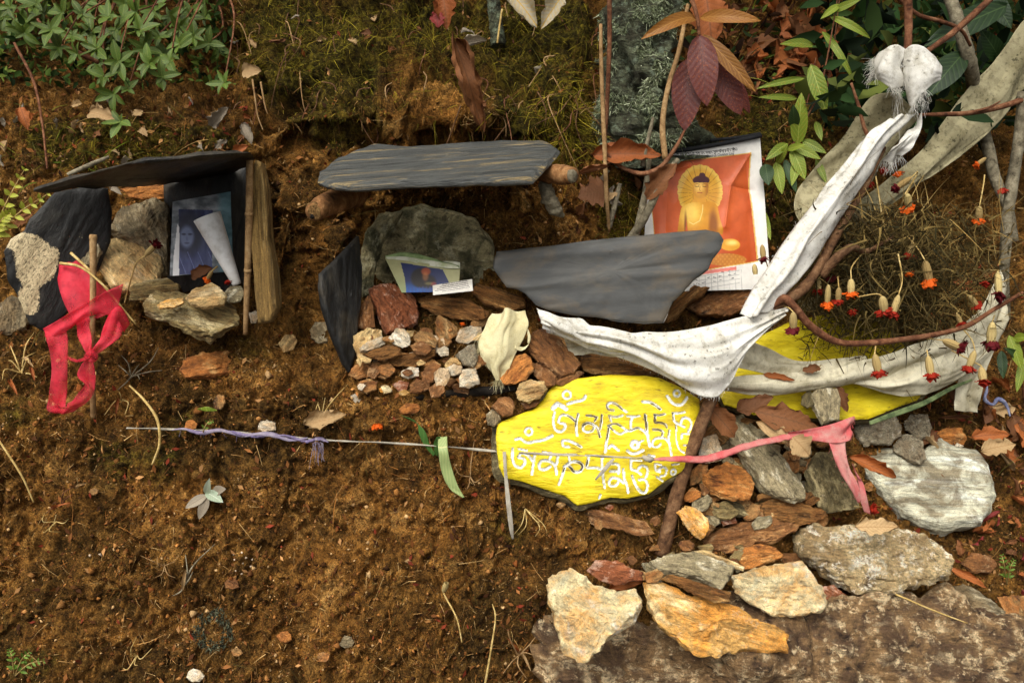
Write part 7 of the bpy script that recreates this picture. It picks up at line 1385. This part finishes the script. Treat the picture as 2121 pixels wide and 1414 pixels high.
# dry grass and thin dead stems on the upper bank
def grs(u, v, P): return np.maximum.reduce([.8 * (v < 340) * (u < 540), .6 * (u > 1380) * (v < 330), .12 * zone(u, v, 1930, 480, 260, 160), .25 * zone(u, v, 1000, 60, 400, 120), .4 * zone(u, v, 40, 740, 110, 90), .35 * zone(u, v, 2060, 1000, 140, 220)])
u, v, P, N = sample(4200, grs, -60, 2180, -60, 1250); n = len(P); d = unit(N * .6 + rq.normal(0, .7, (n, 3)) + np.array([0, -.15, .2]))
stuff('dry_grass', 'dry grass stems and thin twigs on the bank', *blades(P, d, rq.uniform(.03, .13, n), rq.uniform(.0006, .0013, n), pal([(140, 104, 54), (108, 74, 38), (170, 136, 80), (84, 60, 30), (96, 92, 40), (60, 42, 24)], n), .9, 7, 5), FIB)
u, v, P, N = sample(700, lambda u, v, P: np.maximum(.9 * zone(u, v, 90, 330, 180, 110), .5 * zone(u, v, 1720, 120, 260, 160)), -60, 2180, -60, 900); n = len(P); d = unit(N * .8 + rq.normal(0, .5, (n, 3)) + np.array([0, -.2, .5]))
stuff('green_grass', 'thin green grass blades on the bank', *blades(P, d, rq.uniform(.04, .14, n), rq.uniform(.0007, .0014, n), pal([(120, 136, 40), (90, 112, 34), (150, 150, 60)], n), .9, 7, 6), FIB)
# withered marigold stalks tangled behind the flower heads
n = 8500; u = 1521 + rq.normal(720, 240, n) / 2.357; v = 280 + rq.normal(680, 190, n) / 2.357; k = (u > 1650) & (u < 2115) & (v > 420) & (v < 760); u, v = u[k], v[k]; n = len(u); P = at(u, v, rq.uniform(1.58, 1.80, n)); d = unit(rq.normal(0, 1, (n, 3)) * np.array([1, .5, .8]) + np.array([0, 0, -.35]))
stuff('withered_stalks', 'tangle of withered brown marigold stalks and leaves', *blades(P, d, rq.uniform(.008, .04, n), rq.uniform(.0005, .0024, n), pal([(84, 70, 36), (100, 84, 46), (60, 48, 26), (120, 100, 56), (48, 44, 24), (74, 62, 34)], n), 2.2, 7, 7), FIB)
n = 240; u = 1521 + rq.uniform(420, 1330, n) / 2.357; v = 280 + rq.uniform(330, 900, n) / 2.357; P = at(u, v, rq.uniform(1.60, 1.78, n)); d = unit(rq.normal(0, .6, (n, 3)) + np.array([.2, 0, .9]))
stuff('flower_stems', 'straw-coloured dry flower stems standing in the tangle', *blades(P, d, rq.uniform(.05, .14, n), rq.uniform(.0006, .0012, n), pal([(150, 122, 68), (120, 94, 50), (176, 148, 90), (90, 72, 40)], n), .8, 8, 8), FIB)
# dark foliage behind, above the scarves
def leafcloud(name, label, n, ur, vr, Yr, size, cols, seed):
    r = np.random.default_rng(seed); u = r.uniform(*ur, n); v = r.uniform(*vr, n); Yb = T(u, v)[:, 1]; P = at(u, v, Yb - r.uniform(Yr[0], Yr[1], n)); d = unit(r.normal(0, 1, (n, 3)) + np.array([0, -.4, -.2])); s = unit(np.cross(d, r.normal(0, 1, (n, 3)))); nn = np.cross(d, s); L = r.uniform(*size, n)[:, None]; W_ = L * r.uniform(.14, .24, (n, 1))
    V = np.stack([P, P + d * L * .35 + s * W_ + nn * W_ * .4, P + d * L * .35, P + d * L * .35 - s * W_ + nn * W_ * .4, P + d * L * .75 + s * W_ * .7, P + d * L * .72 - nn * W_ * .2, P + d * L * .75 - s * W_ * .7, P + d * L - nn * W_ * .8], 1).reshape(-1, 3)
    f = np.array([[0, 2, 1, 1], [0, 3, 2, 2], [1, 2, 5, 4], [2, 3, 6, 5], [4, 5, 7, 7], [5, 6, 7, 7]]); f = [[0, 2, 1], [0, 3, 2], [4, 5, 7], [5, 6, 7], [1, 2, 5], [1, 5, 4], [2, 3, 6], [2, 6, 5]]; F = (np.array(f)[None] + (np.arange(n) * 8)[:, None, None]).reshape(-1, 3)
    stuff(name, label, V, F, np.repeat(pal(cols, n, .3), 8, 0), FIB)
leafcloud('undergrowth', 'dark green undergrowth behind the scarves', 1500, (1700, 2300), (-160, 260), (.02, .5), (.03, .09), [(26, 42, 20), (40, 62, 28), (56, 76, 34), (20, 30, 16), (84, 92, 40)], 5)
leafcloud('undergrowth', 'small green undergrowth leaves behind the bush', 1300, (-100, 480), (-60, 170), (.0, .08), (.012, .032), [(28, 44, 14), (46, 66, 22), (70, 90, 32), (90, 104, 40)], 6)
leafcloud('undergrowth', 'mixed brown and green leaves on the dark upper bank', 500, (1380, 1780), (-80, 200), (.0, .06), (.02, .05), [(70, 40, 20), (100, 60, 28), (46, 60, 26), (84, 96, 34), (50, 30, 16)], 8)
for lb, a, b, wd in [('big dark green leaf behind the scarf knot', (1996, 110, 1.98), (1920, 202, 1.93), 52), ('broad dull green leaf behind the grey branch', (2085, 12, 2.10), (1912, 98, 2.05), 50), ('dark leaf showing above the spotted scarf', (2075, 130, 2.12), (2030, 60, 2.1), 34), ('green leaf right of the knot behind the twigs', (1990, 70, 2.1), (2012, 150, 2.05), 30), ('upright dark leaf at the top behind the branch', (2050, -10, 2.2), (2095, 60, 2.15), 34)]:
    leaf_at(a, b, wd, L_dkgreen, None, lb, 'leaf', name='large_leaf', bend=.5, fold=.15, wave=.03)

# roots and runners hanging from the mossy overhang
for i in range(70):
    u_, v_ = rq.uniform(480, 1250), rq.uniform(-10, 250); p0 = T(u_, v_) + TN(u_, v_) * .01; L = rq.uniform(.04, .14); sx = rq.normal(0, .4)
    p1 = p0 + np.array([sx * L * .4, -rq.uniform(.005, .03), -L * .45]); p2 = p0 + np.array([sx * L * .7 + rq.normal(0, .02), -rq.uniform(.0, .02), -L])
    V, F = tube([p0 + np.array([rq.normal(0, .02), .02, .01]), p0, p1, p2], [.0012, .0014, .001, .0004], 22, 5, .2, i)
    o = whole('hanging_root', V, F, [W_bamboo, W_twig, W_brown, W_brown][i % 4], 'thin root hanging from the mossy bank above the centre slate', 'root', 'thin roots hanging above the centre slate')

# dry sprigs, a lichen ring and tiny fungi on the lower earth face
def dsprig(label, base, tips, mat=None, r=2.0, leaves=()):
    b = T(*base) + TN(*base) * .004; t = thing('dry_sprig', label, 'dry sprig', b)
    for k_, (u_, v_) in enumerate(tips):
        e = T(u_, v_) + TN(u_, v_) * .018 + unit(CAM - b) * .012; md = (b + e) / 2 + TN(*base) * .012 + rq.normal(0, .004, 3)
        V, F = tube([b, md, e], [pxm(r, 1.4), pxm(r * .8, 1.4), pxm(r * .3, 1.4)], 16, 6, .25, k_); part('stem', V, F, mat or W_straw, t)
    for k_, (u_, v_, u2, v2, wd, mt) in enumerate(leaves):
        Y1, Y2 = TYY(u_, v_) - .014, TYY(u2, v2) - .02; leaf_at((u_, v_, Y1), (u2, v2, Y2), wd, mt, t, seed=k_, bend=.8, curl=1.6, wave=.15, torn=.5)
    return t
dsprig('forked pale twig lying below the ribbon shrine', (262, 772), [(240, 745), (262, 735), (292, 748), (330, 728), (345, 778), (300, 775), (250, 800)], W_grey)
dsprig('withered sprig with orange leaf blades under the forked twig', (245, 830), [(232, 850), (250, 862), (262, 845), (235, 812)], W_straw, 1.6, [(245, 826, 240, 858, 10, L_orange), (240, 830, 226, 850, 8, L_orange)])
dsprig('dry leafy stems at the outer end below the slate', (40, 770), [(10, 742), (25, 716), (60, 728), (82, 705), (66, 760), (78, 790), (10, 800)], W_straw, 2.0, [(20, 790, 36, 818, 14, L_orange), (50, 742, 70, 760, 12, L_tan), (64, 760, 72, 790, 12, L_orange), (14, 730, 0, 742, 10, L_tan)])
dsprig('small straw tuft beside the long arching straw', (115, 1078), [(98, 1062), (132, 1060), (105, 1095), (130, 1100), (140, 1082)], W_straw, 1.4)
dsprig('dry grass tuft near the bottom of the earth face', (275, 1360), [(255, 1340), (280, 1330), (298, 1345), (262, 1380), (290, 1385)], W_straw, 1.5)
dsprig('straw tuft beside the quartz stone', (1075, 1360), [(1045, 1330), (1060, 1300), (1095, 1310), (1110, 1345), (1050, 1385), (1098, 1395), (1080, 1330)], W_bamboo, 1.8, [(1075, 1350, 1050, 1320, 9, L_orange), (1080, 1350, 1100, 1390, 9, L_tan)])
dsprig('curved dry bud stem in the middle of the earth face', (378, 1215), [(384, 1180), (398, 1150), (430, 1142), (372, 1240)], W_grey, 2.2, [(384, 1180, 378, 1222, 14, L_tan)])
dsprig('tiny dead root tangle in the centre of the earth face', (340, 1170), [(310, 1150), (330, 1140), (372, 1160), (350, 1195), (318, 1185)], W_bamboo, 1.0)
dsprig('bent straw grass on the clay near the tan crumpled leaf', (670, 862), [(690, 835), (705, 800), (668, 820), (650, 815)], W_straw, 1.6)
dsprig('dry root strands under the yellow mani stone', (1085, 1050), [(1080, 1100), (1100, 1110), (1060, 1095), (1120, 1080), (1135, 1100)], W_straw, 1.3)
dsprig('thin dry stalk with seed bits right of the striped blade', (975, 985), [(985, 930), (995, 985), (960, 1010), (940, 960), (980, 1000)], W_bamboo, 1.4)
dsprig('curled red-brown sprig on the left of the bare earth', (130, 1050), [(105, 1058), (150, 1035), (160, 1012), (120, 1035)], W_twig, 1.8, [(110, 1055, 150, 1040, 12, L_orange), (160, 1010, 180, 1000, 10, L_tan)])
n = 900; a_ = rq.uniform(0, 2 * np.pi, n); r_ = np.sqrt(rq.uniform(.28, 1, n)) * 40; u = 442 + r_ * np.cos(a_); v = 1306 + r_ * np.sin(a_); P = T(u, v); N = TN(u, v)
stuff('lichen_ring', 'dark blue-green lichen ring on the earth face', *blades(P + N * .002, unit(N + rq.normal(0, .5, (n, 3))), rq.uniform(.004, .009, n), rq.uniform(.0006, .0012, n), pal([(52, 54, 42), (80, 84, 66), (36, 36, 28), (110, 112, 88)], n), .6, 3, 12), FIB)
FUN = paper_mat('pale_fungus', lin(206, 184, 156), lin(140, 110, 82))
for (u_, v_) in [(478, 1152), (484, 1160), (500, 1146), (506, 1154), (498, 1168), (516, 1176), (486, 1182), (494, 1190), (518, 1164), (182, 1150), (190, 1154), (196, 1148), (188, 1146)]:
    p_ = T(u_, v_) + TN(u_, v_) * .003; n_ = TN(u_, v_); r_ = pxm(rq.uniform(2, 3.6), 1.35); V, F = tube([p_ - n_ * r_, p_ + n_ * r_ * .1, p_ + n_ * r_ * .5], [r_ * .4, r_ * 1.0, r_ * .6], 8, 9, .7, int(u_)); whole('small_fungus', V, F, FUN, 'tiny pale fungus cap on the bare earth face', 'fungus', 'tiny fungi on the earth face')

# leaf mass and limbs added out of view to shade the upper bank
n = 2600; q = rq.uniform(-1, 1, (n, 3)); P = np.array([.25, 2.15, 2.42]) + q * np.array([1.7, .82, .26]); k = fbm(P * 3.2, 3, 17) > -.12; P = P[k]; n = len(P)
d = unit(rq.normal(0, 1, (n, 3)) + np.array([0, -.2, -.5])); s = unit(np.cross(d, rq.normal(0, 1, (n, 3)))); L = rq.uniform(.06, .13, n)[:, None]; W_ = L * .24
V = np.stack([P, P + d * L * .5 + s * W_, P + d * L, P + d * L * .5 - s * W_], 1).reshape(-1, 3); m_ = mesh('shade_crown', V - np.array(tt.location), (np.arange(n) * 4)[:, None] + np.arange(4)[None]); paint(m_, np.repeat(pal([(40, 60, 24), (60, 84, 34), (84, 100, 44)], n), 4, 0)); o = link('shade_crown', m_, FIB, tt); o['kind'] = 'stuff'
for (x_, y_, z_) in [(-.9, 1.9, 2.4), (-.3, 1.6, 2.45), (.7, 1.7, 2.4), (1.4, 2.2, 2.45), (.3, 2.6, 2.5)]:
    V, F = tube([W0_top, (W0_top + np.array([x_, y_, z_])) / 2 + np.array([0, 0, .08]), np.array([x_, y_, z_])], [.03, .02, .008], 16, 8, .2); part('shade_limb', V, F, W_grey, tt)
